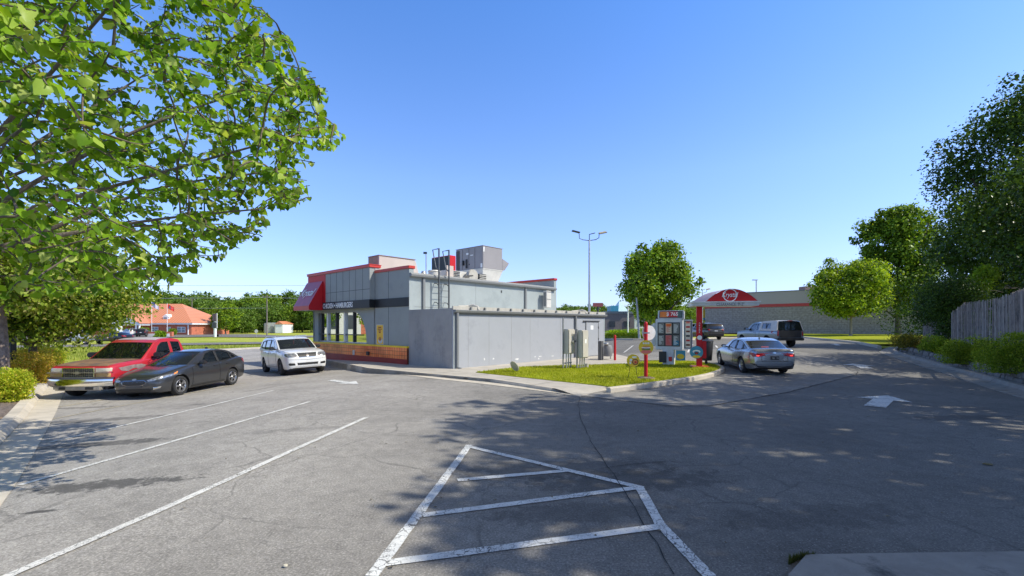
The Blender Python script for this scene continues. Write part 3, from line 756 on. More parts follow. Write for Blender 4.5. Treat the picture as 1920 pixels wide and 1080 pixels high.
# poster on the wall
sp0 = Spx(719.5, -.01)[0]; sp1 = Spx(706.5, -.01)[0]; dp = Spx(713, 0)[1]; zp1 = lz(608.5, dp); zp0 = lz(646, dp)
po = P('poster', MB().box(-.03, -.002, sp0, sp1, zp0, zp1), M_offwhite)
hgt = zp1 - zp0
P('printed_sheet', MB().box(-.034, -.031, sp0 + .03, sp1 - .03, zp0 + .03, zp1 - .03), mat('poster_yellow', srgb(242, 190, 40), .4, var=.05), po)
b = MB()
for i, (zz, ww) in enumerate(((.86, .6), (.77, .8), (.68, .5), (.6, .35))):
    cs = (sp0 + sp1) / 2; b.box(-.037, -.035, cs - ww * (sp1 - sp0) * .38, cs + ww * (sp1 - sp0) * .38, zp0 + hgt * (zz - .025), zp0 + hgt * (zz + .025))
P('poster_text', b, mat('poster_red', srgb(150, 60, 20), .5), po)
b = MB(); cs = (sp0 + sp1) / 2 - .05
b.add([(-.037, cs + .2 * math.cos(a), zp0 + hgt * .2 + .14 * math.sin(a)) for a in [i * PI / 10 for i in range(20)]], [tuple(range(20))])
P('poster_picture', b, M_offwhite, po)
b = MB(); b.add([(-.039, cs + .03 + .13 * math.cos(a), zp0 + hgt * .28 + .1 * math.sin(a)) for a in [i * PI / 8 for i in range(16)]], [tuple(range(16))]); P('poster_picture', b, mat('bun', srgb(190, 120, 50), .6), po)
# rear gutter, downpipes, seams
b = MB(); tg0 = Tpx(770, -.12)[0]
b.prism([(-.02, .0), (-.18, .04), (-.2, .12), (-.14, .2), (0, .2)], tg0, Tpx(1042, -.1)[0], M=Matrix(((0, 0, 1, 0), (1, 0, 0, 0), (0, 1, 0, zG - .12), (0, 0, 0, 1)))); P('gutter', b, M_trim)
b = MB(); b.box(.25, TW - .25, -.02, .3, zG + .075, zG + .11); P('roof_edge', b, M_cream)
for px_ in (794.5, 985.5):
    t = Tpx(px_, -.05)[0]; P('downpipe', MB().box(t - .06, t + .06, -.1, -.002, 1.2, zG - .05), M_trim)
b = MB()
for px_ in (892,):
    t = Tpx(px_, 0)[0]; b.box(t - .006, t + .006, -.004, 0, 1.3, zG - .1)
b.box(.3, TW - .3, -.006, 0, lz(575, dO), lz(575, dO) + .02)
P('wall_joint', b, M_trim)
t = Tpx(940, 0)[0]; P('vent_hole', MB().box(t - .03, t + .03, -.02, 0, lz(549.5, 26.0), lz(545, 26.0)), M_dark)
# mini split unit on the shed roof against the wall
dms = Tpx(1026, -.35)
ms_ = empty('condenser_unit', O + U * dms[0] + V_ * -.35 + Vector((0, 0, lz(577, dms[1]))), RZ, 'slim pale mini split condenser standing at the right end of the upper rear wall', 'air conditioner')
b = MB(); b.box(-.24, .24, -.14, .14, 0, 1.05); b.build('casing', M_offwhite, ms_, bevel=.02)
b = MB(); b.box(-.2, .2, -.15, -.141, .5, .54); b.box(-.2, .2, -.15, -.141, .95, 1.0); b.build('panel_seam', M_trim, ms_)
b = MB(); b.box(-.245, -.24, -.1, .1, .1, .95); b.build('side_grille', M_trim, ms_)

# ---- walk-in shed behind
sS = Spx(850, 0)[0]; dS = Spx(850, 0)[1]; zS = lz(579, dS); tS = Tpx(1133.5, sS)[0]
shed = empty('storage_shed', O + V_ * sS, RZ, 'low grey panelled walk-in shed with flat roof built against the restaurant rear', 'shed')
D = -sS
b = MB(); b.box(0, tS, 0, .1, -.2, zS); b.build('wall', M_shed, shed)
b = MB(); b.box(-.004, .1, .1, D, -.3, zS + .03); b.build('side_wall', M_shed_side, shed)
b = MB(); b.box(tS - .1, tS, .1, D, -.2, zS); b.build('side_wall', M_shed, shed)
b = MB()
n_ = int(D / .12)
for i in range(n_): b.box(-.012, -.004, .1 + i * D / n_, .1 + i * D / n_ + .03, 0, zS)
b.build('rib', M_shed_side, shed)
b = MB(); b.box(.1, tS - .1, .1, D - .01, zS - .1, zS + .02); b.build('roof', M_roof, shed)
b = MB(); b.box(-.02, tS + .05, -.02, .06, zS - .03, zS + .12); b.build('roof_flashing', M_cream, shed)
b = MB(); b.prism([(-.02, 0), (-.14, .02), (-.17, .1), (-.13, .13), (-.02, .13)], .0, tS + .08, M=Matrix(((0, 0, 1, 0), (1, 0, 0, 0), (0, 1, 0, zS - .16), (0, 0, 0, 1)))); b.build('gutter', M_trim, shed)
b = MB(); b.box(.0, tS, -.012, -.002, zS - .24, zS - .16); b.build('eave_shadow_strip', M_trim, shed)  # darker strip painted as the shade under the gutter
for px_ in (883, 909, 934.5, 958, 980.5, 1002, 1023.5, 1043, 1062, 1086, 1104, 1120):
    t = Tpx(px_, sS - .05)[0]; MB().box(t - .035, t + .035, -.1, -.021, zS - .02, zS + .1).build('gutter_strap', M_trim, shed)
for i, px_ in enumerate((857, 1079)):
    t = Tpx(px_, sS - .05)[0]
    MB().box(t - .05, t + .05, -.12, -.02, .05, zS - .14).build('downpipe', M_trim, shed, bevel=.01)
    e = MB(); e.tube([(t, -.07, .09), (t + .02, -.1, .03), (t + .05, -.25, .0)], .05, 8); e.build('pipe_shoe', M_trim, shed)
b = MB()
for px_ in (878, 917, 959, 994, 1051):
    t = Tpx(px_, sS)[0]; b.box(t - .005, t + .005, -.003, 0, 0, zS - .17)
b.build('panel_seam', mat('seam', srgb(146, 144, 142), .7), shed)
b = MB(); b.box(0, .1, -.008, .0, -.1, zS - .16); b.box(tS - .08, tS + .01, -.008, 0, -.1, zS - .16); b.build('corner_trim', M_stucco_l, shed)
# peeled white patches low on the panels
M_peel = mat('bare_patch', (.7, .7, .68), .8)
for (px_, py_, w_, h_) in ((969, 673.5, .16, .05), (925, 673, .07, .05), (1013, 668, .15, .03), (1003, 669, .07, .06), (908, 673, .05, .07), (1036, 667.5, .2, .02), (1010, 673, .06, .06)):
    t, d_ = Tpx(px_, sS); z_ = lz(py_, d_); n_ = 9
    MB().add([(t + w_ * random.uniform(.4, 1.1) * math.cos(2 * PI * k / n_), -.006, z_ + h_ * random.uniform(.3, 1.2) * math.sin(2 * PI * k / n_)) for k in range(n_)], [tuple(range(n_))]).build('peeled_patch', M_peel, shed)
# service door
t0_, dd_ = Tpx(1098.5, sS - .0); t1_ = Tpx(1121, sS)[0]; zd = lz(604.5, dd_)
dr = MB().box(t0_, t1_, -.03, -.002, .03, zd).build('door', M_shed, shed, bevel=.006)
MB().box(t0_ - .35, t1_ + .12, -.08, -.03, zd + .06, zd + .1).build('drip_rail', M_dark, dr)
MB().box(t0_ - .05, t0_, -.045, -.002, 0, zd + .05).box(t1_, t1_ + .05, -.045, -.002, 0, zd + .05).build('frame', M_trim, dr)
tc_ = (t0_ + t1_) / 2
MB().box(tc_ - .2, tc_ + .1, -.036, -.031, zd - .42, zd - .18).build('notice', M_white, dr)
MB().box(t0_ + .08, t0_ + .14, -.09, -.031, .95, 1.15).build('handle', M_dark, dr)
for zz in (.3, 1.0, zd - .3): MB().box(t1_ - .02, t1_ + .03, -.055, -.04, zz - .07, zz + .07).build('hinge', M_dark, dr)
# pipes looping over the shed edge
for px_ in (866, 1072):
    t = Tpx(px_ + 12, sS + .4)[0]
    b = MB(); b.tube([(t - .5, .5, zS + .12), (t, .4, zS + .16), (t + .14, .2, zS + .2), (t + .2, .0, zS + .12), (t + .2, -.05, zS - .02)], .055, 8); b.build('roof_pipe', M_cream, shed, smooth=True)

# ---- fixed ladder
def ladder():
    r = empty('roof_ladder', O + U * Tpx(834, -.3)[0] + Vector((0, 0, 0)), RZ, 'dark steel fixed ladder with hooped grab rails rising above the rear gutter', 'ladder')
    t0 = 0; 
    base = lz(576, dO + .5)
    tl = Tpx(822.8, -.35)[0] - Tpx(834, -.3)[0]; tr = Tpx(841.5, -.35)[0] - Tpx(834, -.3)[0]
    top = lz(466.5, dO + 1)
    for x in (tl, tr):
        b = MB(); b.box(x - .028, x + .028, -.39, -.33, zS, top); b.build('rail', M_dark_steel, r)
        b = MB(); b.tube([(x, -.355, top - .02), (x, .12, top - .02), (x, -.12, zG + .45), (x, -.33, zG + .3)], .03, 6); b.build('grab_rail', M_dark_steel, r)
        for z_ in (zS + .3, zG - .45): 
            b = MB(); b.tube([(x, -.34, z_ - .0), (x, -.2, z_ + .12), (x, -.01, z_ + .14)], .02, 6); b.build('bracket', M_dark_steel, r)
    z_ = zS + .1
    while z_ < zG: 
        b = MB(); b.tube([(tl, -.355, z_), (tr, -.355, z_)], .014, 6); b.build('rung', M_dark_steel, r); z_ += .3
M_dark_steel = mat('ladder_steel', srgb(88, 92, 96), .5, metal=.4)
ladder()

# ---- things on the roof
def roof_thing(name, px, s_, label, cat, z=None):
    t, d_ = Tpx(px, s_); return empty(name, O + U * t + V_ * s_ + Vector((0, 0, (zG - .05) if z is None else z)), RZ, label, cat), d_
zr = zG - .05
# packaged HVAC unit on a tapered curb
h, dh = roof_thing('rooftop_unit', 905.5, 2.0, 'large grey packaged air handler with sloping intake hood on tapered curb on the roof', 'air conditioner')
z1 = lz(460.5, dh) - zr; z0_ = lz(502.5, dh) - zr
sl_ = Spx(855, Tpx(905.5, 2.0)[0])[0] - 2.0; tr_ = Tpx(942, 2.0)[0] - Tpx(905.5, 2.0)[0]
MB().box(0, tr_, 0, sl_, z0_, z1).build('cabinet', M_acgrey, h, bevel=.02)
b = MB()
for k_ in (.28, .5, .74): b.box(-.006, 0, sl_ * k_, sl_ * k_ + .03, z0_ + .05, z1 - .05)
b.box(-.02, 0, sl_ - .35, sl_ - .02, z0_ + .02, z1 - .1); b.build('panel_seam', mat('ac_dark', srgb(78, 70, 70), .6), h)
MB().box(-.08, -.002, sl_ * .56, sl_ * .60, z0_ + .1, z1 * .72).box(-.06, -.002, sl_ * .48, sl_ * .50, z0_ + .3, z1 * .6).box(-.12, -.002, sl_ * .68, sl_ * .72, z0_ + .3, z0_ + .6).build('electrical_box', M_dark, h)
MB().box(-.01, -.002, .05, .2, z0_ + .05, z0_ + .3).box(-.01, -.002, sl_ * .35, sl_ * .45, z1 - .5, z1 - .45).box(-.01, -.002, sl_ * .52, sl_ * .6, z1 - .42, z1 - .3).box(.03, .12, -.01, -.002, z1 - .35, z1 - .05).build('label_plate', M_white, h)
MB().box(-.02, tr_ + .02, -.02, sl_ + .02, z1, z1 + .03).build('top_cap', mat('ac_cap', srgb(150, 146, 144), .5), h)
MB().prism([(tr_, z1 - (z1 - z0_) * .45), (tr_ + .62, z1 - (z1 - z0_) * .62), (tr_ + .55, z1 - (z1 - z0_) * .7), (tr_ + .2, z0_ + .02), (tr_, z0_)], .0, 1.3, M=Matrix(((1, 0, 0, 0), (0, 0, 1, 0), (0, 1, 0, 0), (0, 0, 0, 1)))).build('intake_hood', M_acgrey, h)
MB().add([(-.03, -.03, z0_), (tr_ + .03, -.03, z0_), (tr_ + .03, sl_, z0_), (-.03, sl_, z0_), (.1, .15, 0), (tr_ * .72, .15, 0), (tr_ * .72, sl_ - .3, 0), (.1, sl_ - .3, 0)], [(0, 1, 5, 4), (1, 2, 6, 5), (2, 3, 7, 6), (3, 0, 4, 7), (0, 3, 2, 1)]).box(-.04, tr_ + .04, -.04, sl_ + .02, z0_ - .05, z0_ - .001).build('curb', M_offwhite, h)
# beige penthouse screen box behind the left parapet
h, dh = roof_thing('equipment_screen', 711, 3.2, 'beige plastered screen box standing behind the left parapet', 'roof screen')
z1 = lz(479, dh) - zr; tr_ = Tpx(784, 3.2)[0] - Tpx(711, 3.2)[0]; sl_ = Spx(690.5, Tpx(711, 3.2)[0])[0] - 3.2
MB().box(0, .1, 0.1, sl_, 0, z1).build('side_panel', mat('screen_side', srgb(165, 145, 128), .8, var=.12, scale=3), h)
MB().add([(0, 0, 0), (tr_ * 1.1, 0, 0), (tr_, 0, z1 * .55), (tr_ * .93, 0, z1 - .03), (0, 0, z1), (0, .1, 0), (tr_ * 1.1, .1, 0), (tr_, .1, z1 * .55), (tr_ * .93, .1, z1 - .03), (0, .1, z1)], [(0, 1, 2, 3, 4), (9, 8, 7, 6, 5), (4, 3, 8, 9), (3, 2, 7, 8), (2, 1, 6, 7), (0, 4, 9, 5)]).build('front_panel', M_pink, h)
MB().box(-.03, tr_ * .93, -.03, sl_ * .98, z1, z1 + .04).build('coping', mat('coping_brown', srgb(140, 120, 108), .6), h)
MB().box(tr_ * .42, tr_ * .46, -.9, -.01, 0, z1 * .62).build('fin', M_pink, h)
MB().box(tr_ * .86, tr_ * 1.04, -2.9, -2.8, 0, lz(492, dO + 1) - zr).build('return_panel', M_pink, h)
# small roof things
h, dh = roof_thing('roof_vent', 794, .9, 'grey mushroom cap vent beside the ladder on the roof', 'vent')
MB().lathe([(.02, .42), (.1, .4), (.12, .3), (.17, .25), (.32, .12), (.32, .08), (.14, .08), (.14, 0)], 16).build('cap', M_galv, h, smooth=True)
h, dh = roof_thing('exhaust_fan', 814, .9, 'white cylindrical exhaust fan behind the ladder on the roof', 'vent')
MB().lathe([(0, .52), (.3, .5), (.33, .44), (.3, .4), (.3, .1), (.36, .06), (.36, 0)], 20).build('drum', M_offwhite, h, smooth=True)
h, dh = roof_thing('condenser_unit', 862, .9, 'low off-white louvred condenser under the big grey air handler', 'air conditioner')
b = MB(); b.box(-.9, .55, 0, .8, .05, .62); b.build('casing', M_offwhite, h, bevel=.02)
for k_ in range(6): MB().box(-.85, -.0, -.02, -.002, .12 + k_ * .085, .16 + k_ * .085).build('louvre', M_dark, h)
h, dh = roof_thing('blower_fan', 885, .6, 'round beige centrifugal blower beside the louvred condenser', 'fan')
b = MB(); b.lathe([(0, -.12), (.34, -.12), (.36, 0), (.34, .12), (0, .12)], 22, M=Matrix.Translation((0, 0, .4)) @ Matrix.Rotation(R(90), 4, 'X')); b.box(-.1, .4, -.1, .1, 0, .15); b.build('housing', M_cream, h, smooth=True)
MB().tube([(-.05, -.13, .4), (-.5, -.15, .35), (-.9, -.1, .12)], .03, 6).build('cable', M_dark, h)
MB().lathe([(.02, -.14), (.14, -.14), (.14, -.121)], 14, M=Matrix.Translation((0, 0, .4)) @ Matrix.Rotation(R(90), 4, 'X')).build('inlet', M_dark, h)
h, dh = roof_thing('louvre_box', 915 - 14, .5, 'small slatted metal intake at the foot of the tapered curb', 'vent')
for k_ in range(5): MB().box(-.05, .5, 0, .05, .06 + k_ * .1, .1 + k_ * .1).build('louvre', M_offwhite, h)
MB().box(-.05, .5, .06, .3, 0, .55).build('casing', M_dark, h)
# red logo box sign standing behind the roof (back of the pylon sign)
t, d_ = Tpx(843, 9)
h = empty('logo_sign', O + U * t + V_ * 9.0 + Vector((0, 0, zG - .05)), RZ, 'red and dark box sign with round red emblem seen behind the ladder', 'sign')
zt_ = lz(478, d_) - zr; wl_ = Spx(809, t)[0] - 9.0; wr_ = Tpx(855, 9)[0] - t
MB().box(0, wr_ , 0, wl_, .15, zt_).build('box', M_red, h, bevel=.04)
MB().box(-.02, -.002, .06, wl_ - .06, .2, zt_ - .06).build('face_panel', M_black, h)
rr_ = .5
ring = MB()
vs = []
for i in range(28):
    a = 2 * PI * i / 28
    for r_ in (rr_ * .86, rr_): vs.append((-.03, wl_ * .5 + r_ * math.cos(a) * .9, .62 + r_ * math.sin(a)))
ring.add(vs, [(2 * i, 2 * i + 1, (2 * i + 3) % 56, (2 * i + 2) % 56) for i in range(28)]); ring.build('emblem_ring', M_redtrim, h)
fit_text('lettering', 'Krystal', wl_ * .8, .35, M_white, h, frameM((-.03, wl_ * .5, .62), (0, -1, 0), (0, 0, 1)), shear=.3, extrude=.003)
# ================================================================== STREET FURNITURE AND DISTANCE
def at(px, py, off=0.0):
    x, y = G(px, py, off); return Vector((x, y, zg(x, y) + off))
def at_d(px, d, z=None):
    x = (px - 960) / F * d; return Vector((x, d, zg(x, d) if z is None else z))
def face_cam(p, extra=0.0): return math.atan2(-p.x, p.y) * -1 * -1 + extra
def szf(px, d): return px * d / F
# --- electrical cabinets on pipe legs beside the shed
p = at(1068, 690, .12)
def cabinet(px0, px1, pyt, pyb, ybase, label, extras):
    b = at((px0 + px1) / 2, ybase, .12)
    r = empty('electrical_cabinet', b, RZ, label, 'electrical box', 'electrical boxes beside the grey shed')
    d = b.y; w_ = (px1 - px0) * d / F * 1.02; z1 = Zat(pyt, d) - b.z; z0 = Zat(pyb, d) - b.z
    MB().box(-w_ / 2, w_ / 2, -.14, .14, z0, z1).build('casing', M_cab, r, bevel=.015)
    MB().box(-w_ / 2 + .02, w_ / 2 - .02, -.165, -.142, z0 + .03, z1 - .03).build('door', M_cab, r, bevel=.012)
    for x in (-.18, -.02, .14):
        MB().tube([(x, 0, -.1), (x, 0, z0)], .028, 8).build('conduit', M_galv, r, smooth=True)
    MB().box(-w_ / 2 - .05, w_ / 2 + .05, .05, .09, z0 - .42, z0 - .37).build('support_rail', M_galv, r)
    MB().box(-w_ / 2 - .08, -w_ / 2 - .03, .06, .1, -.1, z1 + (.5 if extras else .05)).build('post', M_trim, r)
    if extras:
        MB().tube([(.02, -.17, (z0 + z1) / 2), (.02, -.26, (z0 + z1) / 2)], .07, 10).build('meter', M_galv, r)
        MB().tube([(.0, -.2, (z0 + z1) / 2), (.16, -.3, (z0 + z1) / 2 + .02)], .03, 8).build('lever', M_dark, r)
    else:
        MB().box(w_ / 2, w_ / 2 + .05, -.12, -.02, z1 - .75, z1 - .35).build('switch_handle', M_dark, r)
        MB().box(-.06, .06, -.169, -.166, z1 - .55, z1 - .38).build('notice', M_white, r)
M_cab = mat('cabinet_paint', srgb(196, 190, 178), .55, var=.05)
cabinet(1056, 1077, 617, 663, 690, 'pale grey electrical box with round meter and lever, nearer the downpipe of the shed', True)
cabinet(1082, 1102, 619, 671, 690, 'pale grey electrical box with white sticker in front of the shed door', False)
# small grey post stub
b = at(1100, 689, .12); tag(MB().lathe([(0, .18), (.08, .17), (.08, 0)], 12, M=Matrix.Translation(b)).build('cleanout_cap', M_cream, smooth=True), 'short round cleanout cap in the grass beside the electrical boxes', 'pipe cap')
# tilted disc on the lawn
b = at(965, 697, .12); o = MB().lathe([(0, .02), (.22, .015), (.22, -.015), (0, -.015)], 20, M=Matrix.Translation(b + Vector((0, 0, .22))) @ Matrix.Rotation(R(40), 4, 'Z') @ Matrix.Rotation(R(62), 4, 'Y')).build('satellite_dish', M_cream)
tag(o, 'small tilted pale disc lying at the left tip of the island grass', 'dish')
# gas meter
b = at(1136, 674, .1); g = empty('gas_meter', b, RZ, 'grey gas meter with pipes at the right corner of the shed', 'gas meter')
MB().lathe([(0, .0), (.24, .02), (.27, .15), (.27, .5), (.2, .62), (0, .64)], 16, M=Matrix.Translation((.15, 0, .15))).build('meter_body', mat('gm', (.22, .22, .22), .6), g, smooth=True)
MB().tube([(-.3, 0, 0), (-.3, 0, .75), (-.1, 0, .85), (.1, 0, .8), (.15, 0, .7)], .035, 8).build('pipe', M_galv, g, smooth=True)
MB().tube([(.5, 0, 0), (.5, 0, .55), (.35, 0, .72), (.2, 0, .72)], .035, 8).build('pipe', M_galv, g, smooth=True)
MB().box(-.65, -.4, -.1, .1, 0, 1.0).build('regulator_box', mat('gm2', (.1, .1, .1), .6), g, bevel=.02)
MB().lathe([(0, .0), (.12, 0), (.14, .06), (.12, .12), (0, .12)], 14, M=Matrix.Translation((-.05, -.05, .78))).build('regulator', M_galv, g, smooth=True)
# bollard
b = at(1153, 675.5, .1); d = b.y; hh = Zat(628, d) - b.z
tag(MB().lathe([(.062, 0), (.062, hh - .05), (.05, hh - .02), (.02, hh), (0, hh)], 16, M=Matrix.Translation(b)).build('bollard', M_red, smooth=True), 'plain red steel bollard standing on the concrete right of the shed', 'bollard')

def disc_sign(parent, z, r_, c0, c1, kind, yoff=-.03, mi='sign_disc', x0=0.0):
    """round promo sign facing -y"""
    M = Matrix.Translation((x0, yoff, z)) @ Matrix.Rotation(R(90), 4, 'X')
    k = MB().lathe([(0, .012), (r_, .012), (r_, -.012), (0, -.012)], 28, M=M).build(mi, c0, parent)
    def dot(x, zz, rx, rz, c, nm='printed_shape', y=-.016, n=18, a0=0):
        MB().add([(x0 + x + rx * math.cos(a0 + 2 * PI * i / n), yoff + y, z + zz + rz * math.sin(a0 + 2 * PI * i / n)) for i in range(n)], [tuple(range(n))]).build(nm, c, k)
    if kind == 'burger':
        dot(0, -.62 * r_, .72 * r_, .28 * r_, c1['pink']); dot(0, -.2 * r_, .6 * r_, .1 * r_, c1['brown'], y=-.018); dot(0, -.05 * r_, .62 * r_, .1 * r_, c1['white'], y=-.020); dot(0, -.32 * r_, .62 * r_, .08 * r_, c1['green'], y=-.022); dot(0, .12 * r_, .5 * r_, .13 * r_, c1['bun'], y=-.024)
        for i in range(4): dot((-.36 + .24 * i) * r_, .58 * r_, .1 * r_, .16 * r_, c1['white'], n=5, a0=i)
    if kind == 'ring':
        dot(.3 * r_, -.2 * r_, .5 * r_, .5 * r_, c1['brown']); dot(.3 * r_, -.2 * r_, .36 * r_, .36 * r_, c1['bun'], y=-.018); dot(.36 * r_, -.24 * r_, .18 * r_, .18 * r_, c1['redc'], y=-.020)
        dot(-.35 * r_, .1 * r_, .2 * r_, .22 * r_, c1['white']); dot(.2 * r_, .55 * r_, .4 * r_, .16 * r_, c1['white'], n=7); dot(-.45 * r_, -.35 * r_, .16 * r_, .18 * r_, c1['white'])
    if kind == 'shake':
        dot(0, -.7 * r_, .6 * r_, .22 * r_, c1['yel']); dot(0, .1 * r_, .6 * r_, .28 * r_, c1['white']); dot(0, .0 * r_, .4 * r_, .16 * r_, c1['blue'], y=-.018); dot(0, -.15 * r_, .3 * r_, .2 * r_, c1['brown'], y=-.020); dot(0, -.2 * r_, .15 * r_, .12 * r_, c1['redc'], y=-.022)
    return k
PC = dict(pink=mat('p_pink', srgb(235, 120, 100), .5), brown=mat('p_brown', srgb(120, 60, 30), .5), white=mat('p_white', srgb(240, 238, 230), .5), green=mat('p_green', srgb(120, 150, 60), .5), bun=mat('p_bun', srgb(220, 150, 70), .5),
          redc=mat('p_red', srgb(205, 50, 40), .5), yel=mat('p_yellow', srgb(238, 200, 40), .5), blue=mat('p_blue', srgb(40, 120, 150), .5), teal=mat('p_teal', srgb(70, 150, 175), .5), dark=mat('p_dark', srgb(40, 42, 44), .5), org=mat('p_orange', srgb(235, 130, 50), .5))
# red post with promo disc
b = at(1211, 709, .12); d = b.y
r = empty('sign_post', b, R(-14), 'red steel post with round yellow burger sign and white disc on the island grass', 'sign post')
h1 = Zat(603, d) - b.z; r0 = .062
MB().lathe([(r0, -.05), (r0, h1 - .08), (r0 * .8, h1 - .03), (r0 * .3, h1), (0, h1)], 18).build('post', M_red, r, smooth=True)
MB().lathe([(.3, .0), (.28, .03), (.1, .06), (.1, 0)], 14).build('soil_ring', M_mulch, r)
zc_ = Zat(651, d) - b.z; disc_sign(r, zc_, 13.2 * d / F, PC['yel'], PC, 'burger', yoff=-.13)
zc_ = Zat(624, d) - b.z
MB().lathe([(0, .015), (14 * d / F, .015), (14 * d / F, -.015), (0, -.015)], 26, M=Matrix.Translation((.1, .16, zc_)) @ Matrix.Rotation(R(90), 4, 'X') @ Matrix.Rotation(R(28), 4, 'Y')).build('sign_disc', PC['white'], r)
b_ = MB(); b_.box(-.12, .12, -.125, -.095, zc_ - .005 - .02, zc_ + .02); b_.build('strap', M_galv, r)
# small yellow disc on wire legs
b = at(1187, 708, .12); d = b.y
r = empty('lawn_sign', b, R(-8), 'small round yellow promo sign on two thin wire legs in the island grass', 'sign')
zc_ = Zat(676, d) - b.z; disc_sign(r, zc_, 11.8 * d / F, PC['yel'], PC, 'ring')
for x in (-.1, .09): MB().tube([(x * 1.6, 0, -.03), (x, -.0, zc_ - 9 * d / F)], .008, 5).build('wire_leg', M_dark, r)

# --- menu board
b = at(1255, 683.5, .12); d = b.y
mb_ = empty('menu_board', b, R(-28), 'white drive-through menu board on a square post with tilted red price panel and side strip', 'menu board')
k = d / F
zt = Zat(602, d) - b.z; zb = Zat(654, d) - b.z; W2 = 24 * k
MB().box(-.28, .22, -.16, .2, -.05, zb).build('post', mat('mb_white', (.62, .64, .66), .45), mb_, bevel=.02)
body = MB().box(-W2, W2, -.18, .26, zb - .05, zt + .1).build('cabinet', mat('mb_white', (.62, .64, .66)), mb_, bevel=.03)
# curved shoulder left
MB().box(-W2 - .2, -W2 - .004, -.06, .2, zb + .1, zt - .1).build('side_housing', mat('mb_white', (.6,) * 3), mb_, bevel=.05)
fw = W2 - .1; fz0 = zb + .12; fz1 = zt - .06
sc = MB().box(-fw, fw, -.2, -.182, fz0, fz1).build('menu_frame', M_dark, mb_, bevel=.006)
cw = 2 * fw / 3
pal = [PC['dark'], mat('menu_grey', srgb(120, 122, 120), .3), PC['org']]
for i in range(3):
    for j in range(2):
        x0 = -fw + i * cw + .035; x1 = x0 + cw - .07; z0 = fz0 + j * (fz1 - fz0) / 2 + .04; z1 = z0 + (fz1 - fz0) / 2 - .08
        base_ = mat('menu_grey', srgb(120, 122, 120), .3) if i != 1 else mat('menu_cream', srgb(225, 205, 180), .35)
        if i == 1 and j == 0: base_ = mat('menu_rose', srgb(200, 110, 110), .35)
        pn = MB().box(x0, x1, -.206, -.2005, z0, z1).build('menu_panel', base_, mb_)
        if i == 1 and j == 1: MB().box(x0 + .01, x1 - .01, -.209, -.2065, z1 - .14, z1 - .02).build('printed_shape', PC['org'], pn)
        if i == 2 and j == 0: MB().box(x0 + .01, x1 - .01, -.209, -.2065, z0 + .01, z0 + .22).build('printed_shape', PC['blue'], pn)
        tb_ = MB()
        for q_ in range(9):
            zz = z0 + .05 + q_ * (z1 - z0 - .08) / 9; tb_.box(x0 + .03, x0 + .03 + (x1 - x0 - .06) * random.uniform(.4, 1), -.212, -.2095, zz, zz + .018)
        tb_.build('menu_text', PC['white'] if i != 1 else PC['redc'], pn)
# tilted top panel
TM = Matrix.Translation((.05, -.12, zt + .1)) @ Matrix.Rotation(R(-14), 4, 'X')
tp = MB().box(-W2 + .05, W2 + .02, -.06, .2, 0, .38, M=TM).build('price_panel', mat('mb_white', (1, 1, 1)), mb_, bevel=.02)
MB().box(-W2 + .12, W2 - .05, -.07, -.061, .03, .35, M=TM).build('frame', M_dark, tp)
MB().box(-W2 + .15, -.1, -.075, -.071, .06, .32, M=TM).build('printed_shape', PC['org'], tp); MB().box(-.099, .33, -.075, -.071, .06, .32, M=TM).build('printed_shape', PC['redc'], tp); MB().box(.331, W2 - .08, -.075, -.071, .06, .32, M=TM).build('printed_shape', mat('p_slate', srgb(90, 110, 100), .5), tp)
fit_text('lettering', '$ 765', .5, .19, PC['white'], tp, TM @ frameM((.1, -.078, .19), (1, 0, 0), (0, 0, 1)), extrude=.002, bold=.02)
# side strip
x0 = W2 + .06
ss = MB().box(x0, x0 + .36, -.2, -.1, zb + .0, zt + .06).build('side_board', mat('mb_white', (1, 1, 1)), mb_, bevel=.015)
MB().box(x0 + .03, x0 + .33, -.206, -.201, zb + .05, zt + .0).build('frame', M_dark, ss)
MB().box(x0 + .07, x0 + .29, -.21, -.207, zb + .08, zt - .03).build('menu_panel', mat('menu_cream2', srgb(232, 222, 200), .4), ss)
for q_ in range(6): MB().box(x0 + .1, x0 + .26, -.213, -.211, zb + .16 + q_ * .2, zb + .24 + q_ * .2).build('printed_shape', [PC['brown'], PC['redc'], PC['dark'], PC['brown'], PC['redc'], PC['pink']][q_], ss)
# speaker box and small poster under the board
MB().box(-.42, -.1, -.24, -.162, zb - .62, zb - .12).build('speaker_box', M_dark, mb_, bevel=.01)
MB().box(.0, .14, -.2, -.165, zb - .55, zb - .35).build('warning_label', PC['redc'], mb_)
q_ = MB().box(.3, .7, -.1, -.07, zb - .5, zb - .06).build('promo_card', PC['teal'], mb_)
MB().add([(.5 + .16 * math.cos(a), -.105, zb - .33 + .12 * math.sin(a)) for a in [i * PI / 8 for i in range(16)]], [tuple(range(16))]).build('printed_shape', PC['yel'], q_)

# --- clearance arch
b = at(1311, 687.5, .12); d = b.y; k = d / F
ca = empty('clearance_canopy', b, R(-14), 'red order post carrying an arched red and white clearance canopy with round emblem', 'canopy')
zt = Zat(567, d) - b.z; za = Zat(545, d) - b.z; zl = Zat(575, d) - b.z
MB().box(-.11, .11, -.11, .11, 0, zl + .1).build('post', M_red, ca, bevel=.02)
MB().box(-.38, .38, -.3, .3, -.02, .035).build('base_plate', M_redtrim, ca, bevel=.01)
